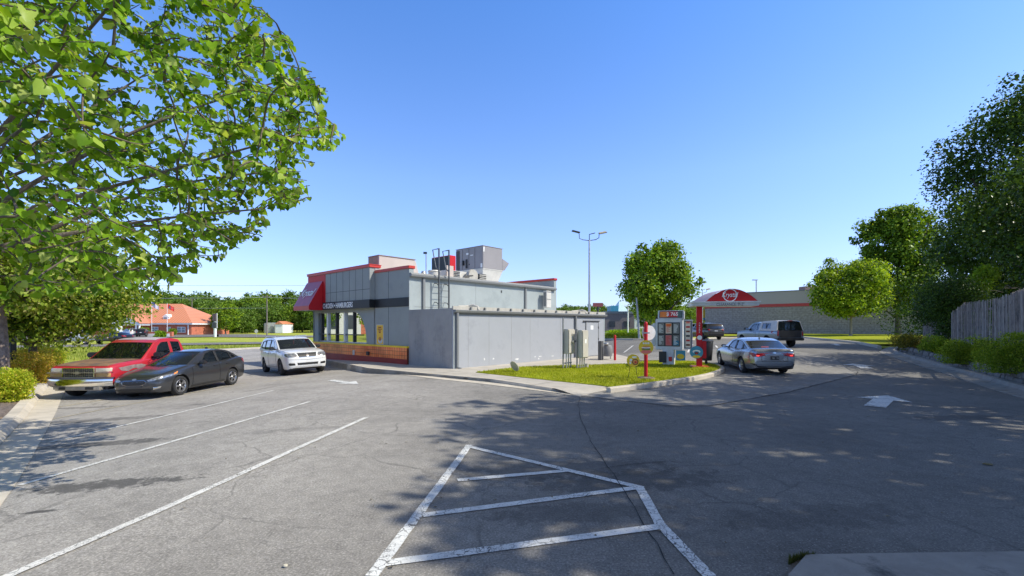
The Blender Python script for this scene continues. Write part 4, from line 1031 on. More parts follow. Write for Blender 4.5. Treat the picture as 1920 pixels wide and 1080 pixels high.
# the canopy: vault along its length, cantilevered to the right
x0, x1 = -.25, 108 * k * .86; dep = 1.25; n_ = 16
def archz(t): return zt + (za - zt) * (1 - (2 * t - 1) ** 2)
fa = MB()
vs = [(x0 + (x1 - x0) * i / n_, -dep / 2, archz(i / n_)) for i in range(n_ + 1)] + [(x0 + (x1 - x0) * i / n_, -dep / 2, zt) for i in range(n_ + 1)]
front = MB(); fl = [(x0 + .42 + (x1 - x0 - .42) * i / n_, zt + (za - zt) * (1 - (2 * (i / n_) - 1) ** 2)) for i in range(n_ + 1)]
front.add([(x, -dep / 2 - .0, z) for x, z in fl] + [(x, -dep / 2 - .0, zt) for x, z in fl], [(i, i + 1, n_ + 2 + i, n_ + 1 + i) for i in range(n_)]); fo = front.build('arch_panel', M_red, ca)
tv = MB(); tv.add([(x, -dep / 2 - .002, z + .012) for x, z in fl] + [(x - .42 + .1 * math.sin(i * PI / n_), dep / 2, z + .0) for i, (x, z) in enumerate(fl)], [(i, i + 1, n_ + 2 + i, n_ + 1 + i) for i in range(n_)]); tv.add([(x - .0, -dep / 2 - .002, zt + .0) for x in (x0 + .42,)] + [(x0 - .1, dep / 2, zt), (x0 - .05, -dep / 2, zt)], [(0, 1, 2)]); tv.build('vault_roof', mat('vault', (.5, .36, .34), .4), ca, smooth=True)
MB().box(x0 - .12, x1 + .05, -dep / 2 - .06, dep / 2, zl - .0, zt).build('fascia_beam', mat('fascia_white', (.6, .6, .58), .45), ca, bevel=.02)
MB().box(x0 - .16, x1 + .1, -dep / 2 - .1, dep / 2 + .03, zt - .06, zt + .0).build('edge_trim', mat('fascia_white2', (.66, .66, .64), .45), ca, bevel=.01)
cx_ = x0 + .42 + (x1 - x0 - .42) * .47; cz_ = (zt + za) / 2 + .0
rg = MB(); vs = []
for i in range(28):
    a = 2 * PI * i / 28
    for r_ in (.27, .235): vs.append((cx_ + r_ * math.cos(a), -dep / 2 - .014, cz_ + r_ * math.sin(a)))
rg.add(vs, [(2 * i, 2 * i + 1, (2 * i + 3) % 56, (2 * i + 2) % 56) for i in range(28)]); rg.build('emblem_ring', M_white, ca)
fit_text('lettering', 'Krystal', .62, .26, M_white, ca, frameM((cx_, -dep / 2 - .02, cz_ - .01), (1, 0, 0), (0, 0, 1)), shear=.3, extrude=.003, bold=.01)
fit_text('lettering', "CLEARANCE  9'-2\"", 1.05, .13, mat('sign_grey', (.12, .12, .12), .5), ca, frameM((cx_, -dep / 2 - .064, (zl + zt - .06) / 2), (1, 0, 0), (0, 0, 1)), extrude=.002)
zb_ = Zat(639, d) - b.z
MB().box(.11, .27, -.14, .14, zb_ - .75, zb_).build('order_box', M_red, ca, bevel=.03)
MB().lathe([(0, .01), (.1, .01), (.1, 0)], 16, M=Matrix.Translation((.0, -.112, Zat(633, d) - b.z)) @ Matrix.Rotation(R(90), 4, 'X')).build('logo_badge', M_white, ca)
for i_, ch in enumerate('ORDER'): fit_text('lettering', ch, .05, .07, M_white, ca, frameM((.0, -.113, Zat(606 + i_ * 4.2, d) - b.z), (1, 0, 0), (0, 0, 1)), extrude=.001)
disc_sign(ca, Zat(660, d) - b.z, 11.6 * k, PC['teal'], PC, 'shake', yoff=-.2, x0=-.14)
# waste bin hung behind the post
tb_p = at_d(1324, d + .9); z1 = Zat(638, d + .9); z0 = Zat(661, d + .9)
wb = empty('waste_bin', (tb_p.x, tb_p.y, z0 - .35), 0, 'black plastic rubbish bin standing just behind the red canopy post', 'bin')
MB().lathe([(0, 0), (.24, 0), (.27, .35), (.3, z1 - z0 + .3), (.28, z1 - z0 + .35), (.2, z1 - z0 + .37), (0, z1 - z0 + .37)], 20).build('barrel', mat('bin_black', (.03, .03, .032), .45), wb, smooth=True)
MB().tube([(0, 0, -(z0 - .35) + zg(tb_p.x, tb_p.y)), (0, 0, .05)], .06, 8).build('stand', M_dark, wb)
MB().lathe([(.305, z1 - z0 + .28), (.315, z1 - z0 + .3), (.305, z1 - z0 + .33)], 20).build('rim', M_dark, wb)

# --- poles
def twin_lamp(name, loc, h_, r0, label, arm=1.2, group=None, sc=1.0):
    r = empty(name, loc, R(10), label, 'street lamp', group)
    MB().tube([(0, 0, -.1), (0, 0, h_ * .5), (0, 0, h_)], [r0, r0 * .85, r0 * .7], 12).build('pole', mat('pole_pale', (.52, .54, .56), .4, metal=.3), r, smooth=True)
    a = arm
    MB().tube([(-a * .72, 0, h_ + .55 * sc), (-a * .7, 0, h_ + .1 * sc), (-a * .45, 0, h_), (0, 0, h_ - .05), (a * .45, 0, h_ + .05), (a * .68, 0, h_ + .2 * sc), (a * .7, 0, h_ + .6 * sc)], .03 * sc, 8).build('arm', M_dark, r, smooth=True)
    MB().tube([(0, 0, h_), (0, 0, h_ + .45 * sc), (a * .4, 0, h_ + .58 * sc)], .035 * sc, 8).build('arm', M_dark, r, smooth=True)
    for s_, t_ in ((-1, -12), (1, 14)):
        M = Matrix.Translation((s_ * a * .95, 0, h_ + .62 * sc)) @ Matrix.Rotation(R(-t_ if s_ > 0 else -t_ - 0), 4, 'Y') @ Matrix.Rotation(R(25 if s_ > 0 else 0), 4, 'X')
        MB().box(-.32 * sc, .32 * sc, -.16 * sc, .16 * sc, -.04, .05, M=M).build('lamp_head', M_dark if s_ < 0 else mat('lamp_tan', (.4, .34, .22), .5), r, bevel=.015)
        if s_ > 0: MB().box(-.25 * sc, .25 * sc, -.13 * sc, .13 * sc, -.05, -.041, M=M).build('lens', M_white, r)
    return r
p = at_d(1105, 40); twin_lamp('street_lamp', p, Zat(450, 40) - p.z, .11, 'tall pale twin-headed lot lamp rising behind the grey shed', arm=1.3, sc=1.1)
p = at_d(1317, 75); twin_lamp('street_lamp', p, Zat(549, 75) - p.z, .1, 'far twin-headed lot lamp rising above the left end of the red clearance canopy', arm=1.1)
p = at_d(1418, 120); r = empty('street_lamp', p, 0, 'thin single lamp pole rising beyond the roof of the long block wall building', 'street lamp')
MB().tube([(0, 0, 0), (0, 0, Zat(525, 120) - p.z)], .14, 8).build('pole', M_galv, r); MB().box(-1.0, .3, -.15, .15, Zat(526, 120) - p.z, Zat(524, 120) - p.z).build('lamp_head', M_galv, r)
p = at_d(799, 60); r = empty('street_lamp', p, 0, 'thin grey lamp pole seen over the restaurant roof beside the mushroom vent', 'street lamp')
MB().tube([(0, 0, 0), (0, 0, Zat(475, 60) - p.z)], .08, 8).build('pole', M_galv, r); MB().box(-.35, .1, -.12, .12, Zat(476, 60) - p.z, Zat(472.5, 60) - p.z).build('lamp_head', M_dark, r)
p = at_d(1199, 47); tag(MB().tube([p, Vector((p.x - .3, 47, Zat(558, 47)))], [.13, .08], 10).build('leaning_pole', mat('pole_grey', (.4, .42, .44), .5), smooth=True), 'leaning grey steel pole in front of the round lot tree', 'pole')
p = at_d(1177.5, 62); tag(MB().tube([p, Vector((p.x, 62, Zat(571, 62)))], .09, 8).build('flagpole', M_white, smooth=True), 'thin white upright pole left of the round lot tree', 'pole')
p = at_d(1220, 46); r = empty('sign_post', p, 0, 'thin dark post with round black back of a road sign, under the lot tree', 'road sign')
MB().tube([(0, 0, 0), (0, 0, Zat(600, 46) - p.z)], .035, 8).build('post', M_dark, r); MB().lathe([(0, 0), (.4, 0), (.4, .02), (0, .02)], 16, M=Matrix.Translation((0.1, -.05, Zat(616, 46) - p.z)) @ Matrix.Rotation(R(90), 4, 'X') @ Matrix.Rotation(R(50), 4, 'Y')).build('sign_plate', M_dark, r)
# banner sign beyond the canopy post
p = at_d(1321, 95); r = empty('banner', p, 0, 'blue and yellow vertical banner hung beyond the red canopy post', 'banner')
MB().box(-1.0, .9, -.05, .05, Zat(600, 95) - p.z, Zat(579, 95) - p.z).build('cloth', PC['teal'], r)
MB().add([(-.1 + .8 * math.cos(a), -.06, Zat(588, 95) - p.z + .9 * math.sin(a)) for a in [i * PI / 10 for i in range(20)]], [tuple(range(20))]).build('printed_shape', PC['yel'], r)
MB().tube([(1.1, 0, 0), (1.1, 0, Zat(575, 95) - p.z)], .08, 8).build('pole', M_dark, r)

# --- power lines and poles
M_wood = mat('pole_wood', (.2, .17, .14), .9, var=.2, scale=4)
wires = []
for (px, d, pyt, lab) in ((500.5, 110, 553, 'wooden power pole standing alone before the woods, right of the brick bank'), (360, 150, 560, 'wooden power pole at the right end of the brick bank'), (-420, 105, 530, 'wooden power pole far out to the left of the car park')):
    p = at_d(px, d); r = empty('power_pole', p, 0, lab, 'power pole', 'power poles along the road')
    hh = Zat(pyt, d) - p.z
    MB().tube([(0, 0, 0), (0, 0, hh)], [.16, .11], 8).build('pole', M_wood, r, smooth=True)
    MB().box(-1.1, 1.1, -.06, .06, hh - .5, hh - .36).build('crossarm', M_wood, r)
    for x in (-.95, 0, .95): MB().lathe([(0, .2), (.05, .18), (.06, .02), (.03, 0)], 8, M=Matrix.Translation((x, 0, hh - .36))).build('insulator', M_offwhite, r)
def wire(a, b, sag, r_, label):
    a = Vector(a); b = Vector(b); pts = [a.lerp(b, i / 24) - Vector((0, 0, sag * 4 * (i / 24) * (1 - i / 24))) for i in range(25)]
    tag(MB().tube(pts, r_, 5).build('power_line', M_wire), label, 'power line', 'power lines over the field')
M_wire = mat('wire_bright', (.5, .52, .55), .4)
A = at_d(500.5, 110); B_ = at_d(-420, 105)
wire((A.x, 110, Zat(557.5, 110)), (B_.x, 105, Zat(553, 105)), .5, .035, 'lowest bright power line running left from the pole before the woods')
wire((A.x, 110, Zat(557.5, 110)), (-30, 95, Zat(558.5, 95)), .2, .035, 'power line running right from the pole behind the restaurant')
wire((-13, 70, Zat(533, 70)), (-90, 76, Zat(531, 76)), .3, .025, 'topmost thin wire in the sky left of the red awning')
wire((-13, 70, Zat(543.5, 70)), (-90, 76, Zat(541, 76)), .3, .02, 'second thin wire in the sky left of the red awning')
wire((A.x, 110, Zat(577.5, 110)), (B_.x, 105, Zat(572, 105)), .3, .02, 'faint wire crossing the woods below the main power line')

# --- brick bank across the field
bd = 120
bx0 = (100 - 960) / F * bd; bx1 = (359 - 960) / F * bd
M_brick = mat('brick', srgb(190, 110, 82), .85, var=.22, scale=1.5, dirt=(srgb(150, 84, 66), 1.2, .55))
def seam_roof():
    m, nt, out = new_mat('orange_seam_roof')
    g = N(nt, 'ShaderNodeNewGeometry'); sx = N(nt, 'ShaderNodeSeparateXYZ'); nt.links.new(g.outputs['Position'], sx.inputs[0])
    f = math_(nt, 'FRACT', math_(nt, 'MULTIPLY', sx.outputs[0], 1.4)); k = ramp(nt, [(0, grey(.6)), (.14, grey(.6)), (.2, grey(1)), (.9, grey(1.1))], f)
    p = N(nt, 'ShaderNodeBsdfPrincipled', Roughness=.45); nt.links.new(mixc(nt, srgb(212, 138, 100), k.outputs[0], 1, 'MULTIPLY'), p.inputs['Base Color']); nt.links.new(p.outputs[0], out.inputs[0]); return m
M_seam = seam_roof()
gz = zg(bx1, bd)
bk = empty('brick_bank', (bx1, bd, gz), 0, 'red brick bank with orange metal hip roof, dormer and white columned entrance across the field', 'bank')
def X(px, d_=bd): return (px - 960) / F * d_ - bx1
def Z_(py, d_=bd): return Zat(py, d_) - gz
L0 = X(60); ze = Z_(606)
MB().box(L0, 0, 0, 16, -.5, ze - .3).build('wall', M_brick, bk)
MB().box(L0 - .6, .6, -.6, 16.6, ze - .35, ze + .05).build('eave', M_white, bk)
zr_ = Z_(567)
MB().add([(L0 - .7, -.7, ze + .06), (.7, -.7, ze + .06), (.7, 16.7, ze + .06), (L0 - .7, 16.7, ze + .06), (L0 + 9, 8, zr_), (X(300), 8, zr_)], [(0, 1, 5, 4), (1, 2, 5), (2, 3, 4, 5), (3, 0, 4)]).build('roof', M_seam, bk)
# portico
pa, pb = X(234), X(285)
pt = MB().box(pa, pb, -4, -.6, Z_(610), Z_(606.5)).build('portico', M_white, bk)
MB().add([(pa, -4.05, Z_(606.4)), (pb, -4.05, Z_(606.4)), ((pa + pb) / 2 - .6, -4.05, Z_(592)), (pa, 2, Z_(606.4)), (pb, 2, Z_(606.4)), ((pa + pb) / 2 - .6, 2, Z_(592))], [(0, 1, 2)]).build('pediment', M_white, pt)
MB().add([(pa - .3, -4.2, Z_(606.6)), ((pa + pb) / 2 - .6, -4.2, Z_(591)), ((pa + pb) / 2 - .6, 4, Z_(591)), (pa - .3, 4, Z_(606.6)), (pb + .3, -4.2, Z_(606.6)), (pb + .3, 4, Z_(606.6))], [(0, 1, 2, 3), (1, 4, 5, 2)]).build('roof', M_seam, pt)
MB().add([((pa + pb) / 2 - .6 + .9 * math.cos(a), -4.1, Z_(600) + .8 * math.sin(a)) for a in [i * PI / 8 for i in range(9)]], [tuple(range(9))]).build('lunette', M_dark, pt)
for px in (237, 243, 277, 283): MB().tube([(X(px), -3.7, 0), (X(px), -3.7, Z_(610))], .22, 10).build('column', M_white, pt)
MB().box(X(246), X(266), -.15, -.02, 0, Z_(614)).build('entrance', mat('dark_glass', (.05, .06, .07), .1), bk)
for px in (250, 256, 262): MB().box(X(px) - .08, X(px) + .08, -.25, -.16, 0, Z_(614)).build('door_frame', M_white, bk)
def bwin(pxa, pxb, pya, pyb, n=2):
    w_ = MB().box(X(pxa), X(pxb), -.12, -.01, Z_(pyb), Z_(pya)).build('window', M_white, bk)
    for i in range(n):
        a = X(pxa) + (X(pxb) - X(pxa)) * (i + .08) / n; c = X(pxa) + (X(pxb) - X(pxa)) * (i + .92) / n
        MB().box(a, c, -.15, -.121, Z_(pyb) + .12, (Z_(pya) + Z_(pyb)) / 2 - .05).build('pane', mat('sky_glass', (.25, .3, .33), .1), w_); MB().box(a, c, -.15, -.121, (Z_(pya) + Z_(pyb)) / 2 + .05, Z_(pya) - .12).build('pane', mat('sky_glass', (.25, .3, .33), .1), w_)
bwin(333, 348, 613, 623.5); bwin(285, 297, 613, 622); bwin(313, 320, 613, 621, 1); bwin(187, 196, 612, 622); bwin(160, 168, 612, 622); bwin(209, 218, 612, 622)
# dormer
dm = MB().box(X(300.5), X(311), 1, 4, Z_(604), Z_(594)).build('dormer', M_white, bk)
MB().add([(X(299), .9, Z_(594.2)), (X(312), .9, Z_(594.2)), (X(305.5), .9, Z_(589)), (X(299), 6, Z_(594.2)), (X(312), 6, Z_(594.2)), (X(305.5), 6, Z_(589))], [(0, 1, 2), (0, 2, 5, 3), (1, 4, 5, 2)]).build('roof', M_white, dm)
MB().box(X(302.5), X(308), .9, .99, Z_(602), Z_(595)).build('pane', mat('sky_glass', (.25, .3, .33), .1), dm)
MB().tube([(X(353.5), -.15, 0), (X(353.5), -.15, ze)], .12, 6).build('downpipe', M_white, bk)
# flags, monument sign, pylon, stop sign
for px, pyt, lab, c1, c2 in ((284.5, 566, 'flagpole with pale striped flag in front of the brick bank', PC['white'], PC['redc']), (313.5, 569, 'flagpole with red state flag in front of the brick bank', PC['redc'], PC['white'])):
    p = at_d(px, 112); r = empty('flagpole', p, R(20), lab, 'flagpole'); hh = Zat(pyt, 112) - p.z
    MB().tube([(0, 0, 0), (0, 0, hh)], .05, 6).build('pole', M_white, r)
    fl_ = MB(); vs = []
    for i in range(9):
        for j in range(4): vs.append((.05 + i * .17, .14 * math.sin(i * 1.1), hh - .1 - j * .35 - i * .11))
    fl_.add(vs, [(i * 4 + j, i * 4 + j + 1, (i + 1) * 4 + j + 1, (i + 1) * 4 + j) for i in range(8) for j in range(3)]); f_ = fl_.build('flag', c1 if c1 is PC['redc'] else mat('flag_pale', (.55, .5, .6), .7), r)
    if c1 is PC['redc']:
        MB().add([(.6 + .22 * math.cos(a), -.09, hh - .95 + .25 * math.sin(a)) for a in [i * PI / 6 for i in range(12)]], [tuple(range(12))]).build('flag_emblem', PC['blue'], f_)
    else: MB().box(.08, .6, -.12, -.1, hh - .75, hh - .15).build('flag_canton', mat('flag_blue', (.05, .07, .25), .7), f_)
p = at_d(299, 100); r = empty('monument_sign', p, 0, 'low brick monument sign with two white panels before the bank', 'sign'); k = 100 / F
MB().box(-25 * k, 25 * k, -.3, .3, 0, Zat(622, 100) - p.z).build('brick_base', M_brick, r)
for a, c in ((-21, -6), (6, 21)): MB().box(a * k, c * k, -.36, -.301, Zat(631.5, 100) - p.z, Zat(625.5, 100) - p.z).build('sign_panel', M_white, r)
p = at_d(403.5, 95); r = empty('pylon_sign', p, 0, 'tall white post with two dark sign boxes standing in the field before the woods', 'sign'); k = 95 / F
MB().box(-1.6 * k, 1.6 * k, -.2, .2, 0, Zat(603, 95) - p.z).build('post', M_white, r)
MB().box(-4 * k, 2.6 * k, -.3, .3, Zat(602, 95) - p.z, Zat(588, 95) - p.z).build('sign_box', mat('sign_mauve', (.11, .075, .085), .5), r, bevel=.05)
MB().box(2.8 * k, 3.5 * k, .0, .1, Zat(615, 95) - p.z, Zat(587, 95) - p.z).build('side_strip', M_white, r)
MB().box(-5 * k, 2.6 * k, -.3, .3, Zat(615, 95) - p.z, Zat(604, 95) - p.z).build('sign_box', mat('sign_dark', (.06, .065, .07), .5), r, bevel=.05)
p = at_d(225.8, 78); tag(MB().box(-1.8 * .1, 1.8 * .1, -.18, .18, 0, Zat(607, 78) - p.z, M=Matrix.Translation(p)).build('sign_support', M_white), 'bare white square sign support standing left of the bank entrance', 'post')
p = at_d(480.5, 92); r = empty('stop_sign', p, 0, 'octagonal stop sign seen from its pale back at the side road junction', 'road sign'); k = 92 / F
MB().tube([(0, .03, 0), (0, .03, Zat(618, 92) - p.z)], .04, 6).build('post', M_galv, r)
MB().prism([(3.5 * k * math.cos(PI / 8 + i * PI / 4), 3.5 * k * math.sin(PI / 8 + i * PI / 4)) for i in range(8)], -.01, .01, M=Matrix.Translation((0, 0, Zat(621, 92) - p.z)) @ Matrix.Rotation(R(90), 4, 'X')).build('sign_plate', M_offwhite, r)
# white outbuilding with small gable before the woods
p = at_d(516, 150); r = empty('outbuilding', p, 0, 'small white gabled outbuilding with a long low wing before the woods', 'outbuilding'); k = 150 / F
gzb = Zat(616.5, 150) - p.z
MB().box(-17 * k, 3 * k, 0, 5, 0, Zat(605, 150) - p.z).build('wall', M_offwhite, r)
MB().box(3 * k, 17 * k, -1, 6, 0, Zat(608, 150) - p.z).build('wall', M_white, r)
MB().add([(2 * k, -1.2, Zat(608, 150) - p.z), (18 * k, -1.2, Zat(608, 150) - p.z), (10 * k, -1.2, Zat(602, 150) - p.z), (-2 * k, 7, Zat(608, 150) - p.z), (18 * k, 7, Zat(608, 150) - p.z), (4 * k, 7, Zat(602, 150) - p.z)], [(0, 1, 2), (0, 2, 5, 3), (1, 4, 5, 2)]).build('roof', M_seam, r)
MB().box(-20 * k, -16.5 * k, -.3, 5, 0, Zat(606, 150) - p.z).box(-8 * k, -3 * k, -.2, -.01, 0, Zat(611, 150) - p.z).build('door', mat('shed_grey', (.3, .3, .3), .6), r)
p = at_d(387, 135); tag(MB().box(-1.4, 1.4, -.8, .8, 0, 1.7, M=Matrix.Translation(p)).build('dumpster_enclosure', mat('box_grey', (.35, .34, .33), .7), bevel=.05), 'low grey utility box at the edge of the woods right of the bank', 'utility box')

# --- long block-wall store on the right
M_block = mat('split_block', srgb(150, 146, 140), .95, var=.12, scale=.5, bump=.8, bscale=3, dirt=(srgb(132, 127, 120), .25, .5))
def block_mat():
    m, nt, out = new_mat('split_face_block'); tc = N(nt, 'ShaderNodeTexCoord')
    sx = N(nt, 'ShaderNodeSeparateXYZ'); nt.links.new(tc.outputs['Object'], sx.inputs[0]); cx = N(nt, 'ShaderNodeCombineXYZ'); nt.links.new(sx.outputs[0], cx.inputs[0]); nt.links.new(sx.outputs[2], cx.inputs[1])
    br = N(nt, 'ShaderNodeTexBrick', Scale=1.0); br.inputs['Brick Width'].default_value = .8; br.inputs['Row Height'].default_value = .4; br.inputs['Mortar Size'].default_value = .03
    br.inputs['Color1'].default_value = (.42, .37, .32, 1); br.inputs['Color2'].default_value = (.37, .325, .28, 1); br.inputs['Mortar'].default_value = (.29, .26, .23, 1); nt.links.new(cx.outputs[0], br.inputs['Vector'])
    n = N(nt, 'ShaderNodeTexNoise', Scale=3.0, Detail=6.0); nt.links.new(tc.outputs['Object'], n.inputs['Vector'])
    k = ramp(nt, [(.3, grey(.75)), (.7, grey(1.2))], n.outputs[0]); c = mixc(nt, br.outputs[0], k.outputs[0], 1, 'MULTIPLY')
    p = N(nt, 'ShaderNodeBsdfPrincipled', Roughness=.95); nt.links.new(c, p.inputs['Base Color']); b = N(nt, 'ShaderNodeBump', Strength=.6, Distance=.06); nt.links.new(n.outputs[0], b.inputs['Height']); nt.links.new(b.outputs[0], p.inputs['Normal']); nt.links.new(p.outputs[0], out.inputs[0]); return m
p0 = at_d(1322, 92); p1 = at_d(1800, 68)
dv = (p1 - p0); dv.z = 0; Ls = dv.length; rz_ = math.atan2(dv.y, dv.x); gz = .5
st_ = empty('retail_store', (p0.x, p0.y, gz), rz_, 'long low store with grey split block wall, red stripe and pale upper band', 'store')
zA = Zat(578.5, 92) - gz; zB_ = Zat(573.5, 92) - gz; zT = Zat(553, 92) - gz
MB().box(0, Ls + 30, 0, 30, -.6, zA).build('wall', block_mat(), st_)
MB().box(-.05, Ls + 30, -.08, 30, zA, zB_).build('red_stripe', M_redtrim, st_)
MB().box(-.0, Ls + 30, -.02, 30, zB_, zT).build('upper_wall', mat('upper_grey', srgb(186, 174, 162), .8, var=.04, scale=.2), st_)
MB().box(-.1, Ls + 30, -.12, 30.1, zT, zT + .15).build('coping', M_trim, st_)
t_px = 1520
p = at_d(1519, 90, Zat(543, 84)); tag(MB().box(-1.6, 1.6, -1, 1, 0, 1.5, M=Matrix.Translation((p.x, 90, gz + zT))).build('rooftop_unit', mat('tan_unit', srgb(150, 120, 110), .7)), 'brown boxed unit on the roof of the long block wall store', 'air conditioner')

# --- distant commercial buildings behind the shed and tree
def far_bldg(pxa, pxb, d, pyb, pyt, c, lab, name='store', extras=None, cat='store'):
    xa = (pxa - 960) / F * d; xb = (pxb - 960) / F * d; gz_ = Zat(pyb, d)
    r = empty(name, ((xa + xb) / 2, d, gz_), 0, lab, cat); w_ = (xb - xa) / 2; h_ = (pyb - pyt) * d / F
    MB().box(-w_, w_, 0, 20, -1, h_).build('wall', c, r); MB().box(-w_ - .2, w_ + .2, -.2, 20, h_, h_ + .5).build('parapet', M_trim, r)
    n = max(2, int(w_ / 3))
    for i in range(n): MB().box(-w_ + (i + .3) * 2 * w_ / n, -w_ + (i + .7) * 2 * w_ / n, -.1, -.01, .5, h_ * .5).build('window', mat('dark_glass', (.05, .06, .07), .1), r)
    return r, w_, h_
r, w_, h_ = far_bldg(1134, 1189, 105, 617, 588, mat('taupe', srgb(120, 112, 108), .8), 'taupe flat-roofed store with small blue and white peaked roof beyond the lot')
MB().add([(-w_ * .1, -.5, h_ + .5), (w_ * .6, -.5, h_ + .5), (w_ * .25, 4, h_ + 3.2), (-w_ * .1, 8, h_ + .5), (w_ * .6, 8, h_ + .5)], [(0, 1, 2), (1, 4, 2), (4, 3, 2), (3, 0, 2)]).build('peaked_roof', mat('pale_blue', srgb(190, 215, 225), .5), r)
MB().box(-w_ * .6, -w_ * .1, -.4, 4, h_ + .5, h_ + 1.8).build('blue_sign', PC['teal'], r)
far_bldg(1190, 1222, 170, 614, 598, M_offwhite, 'small white fronted building half hidden by the leaning pole', 'house', cat='building')
far_bldg(1268, 1306, 230, 607.5, 597, mat('taupe2', srgb(150, 146, 130), .8), 'long low pale building behind the rows of parked cars', 'warehouse', cat='building')
p = at_d(1121, 150); r = empty('billboard', p, 0, 'maroon roadside billboard above the treetops behind the shed', 'billboard'); k = 150 / F
MB().tube([(0, 0, 0), (0, 0, Zat(575, 150) - p.z)], .35, 8).build('post', M_dark, r)
MB().box(-9.2 * k, 9.2 * k, -.3, .3, Zat(575, 150) - p.z, Zat(568, 150) - p.z).build('panel', mat('maroon', srgb(140, 70, 80), .6), r)
# white commercial building out to the left, mirrored in the restaurant glass
r = empty('white_building', (-118, 52, -.5), R(70), 'white commercial building with a brick wing left of the car park', 'building')
MB().box(-3, 22, 0, 14, 0, 9.5).build('wall', M_offwhite, r); MB().box(-40, -3.01, 0, 10, 0, 8).build('brick_wing', M_brick, r); MB().box(-3.2, 22.2, -.2, 14.2, 9.5, 9.9).build('parapet', M_trim, r)

for x_ in range(6): MB().box(-1 + x_ * 4, 1.2 + x_ * 4, -.12, -.01, 1.5, 5.5).build('window', mat('dark_glass', (.05, .06, .07), .1), r)
# ================================================================== VEHICLES
M_tyre = mat('tyre_rubber', (.022, .022, .023), .8, var=.3, scale=8)
M_rim = mat('alloy', (.55, .55, .56), .28, metal=.9, var=.05)
M_rimdark = mat('wheel_dark', (.02, .02, .02), .7)
M_chrome = mat('chrome', (.75, .75, .74), .12, metal=1.0, var=.08)
M_plast = mat('black_plastic', (.02, .02, .021), .55)
M_carglass = glass('car_glass', (.015, .02, .022), .45, .02)
M_privacy = glass('privacy_glass', (.01, .012, .014), .12, .02)
M_lamp = mat('headlamp_glass', (.34, .35, .36), .08, metal=.55, var=.6, scale=14, coat=.6)
M_amber = mat('amber_lens', (.85, .28, .03), .2, coat=.5)
M_tail = mat('tail_red', (.36, .008, .01), .12, var=.2, scale=10, coat=.8)
M_tail_lit = mat('tail_red_lit', (.9, .05, .04), .2, emit=1.6)
M_seat = mat('seat_cloth', (.06, .058, .055), .9)
M_int = mat('cabin_dark', (.02, .02, .02), .9)
M_shut = mat('panel_gap', (.008, .008, .008), .8)
M_plate = mat('plate', (.5, .5, .5), .5, var=.3, scale=30)
def interp(keys, x):
    """smooth interpolation of key tuples (x, a, b, ...)"""
    keys = sorted(keys)
    if x <= keys[0][0]: return keys[0][1:]
    for a, b in zip(keys, keys[1:]):
        if x <= b[0]:
            t = (x - a[0]) / (b[0] - a[0])
            return tuple(p + (q - p) * t for p, q in zip(a[1:], b[1:]))
    return keys[-1][1:]
def smooth_keys(keys, n=60, it=2):
    keys = sorted(keys)
    x0, x1 = keys[0][0], keys[-1][0]
    # denser at both ends
    xs_ = [x0 + (x1 - x0) * (.5 - .5 * math.cos(PI * i / (n - 1))) for i in range(n)]
    K = [(x, *interp(keys, x)) for x in xs_]
    for _ in range(it):
        K = [K[0]] + [(K[i][0],) + tuple((K[i - 1][j] + 2 * K[i][j] + K[i + 1][j]) / 4 for j in range(1, len(K[i]))) for i in range(1, n - 1)] + [K[-1]]
    return K
SEC = [(0, 0), (.55, 0), (.84, 0), (.93, .03), (.965, .12), (.985, .28), (1.0, .46), (1.0, .60), (.99, .70), (.975, .80), (.955, .88), (.925, .945), (.88, .985), (.80, 1.005), (.6, 1.02), (.3, 1.03), (0, 1.035)]
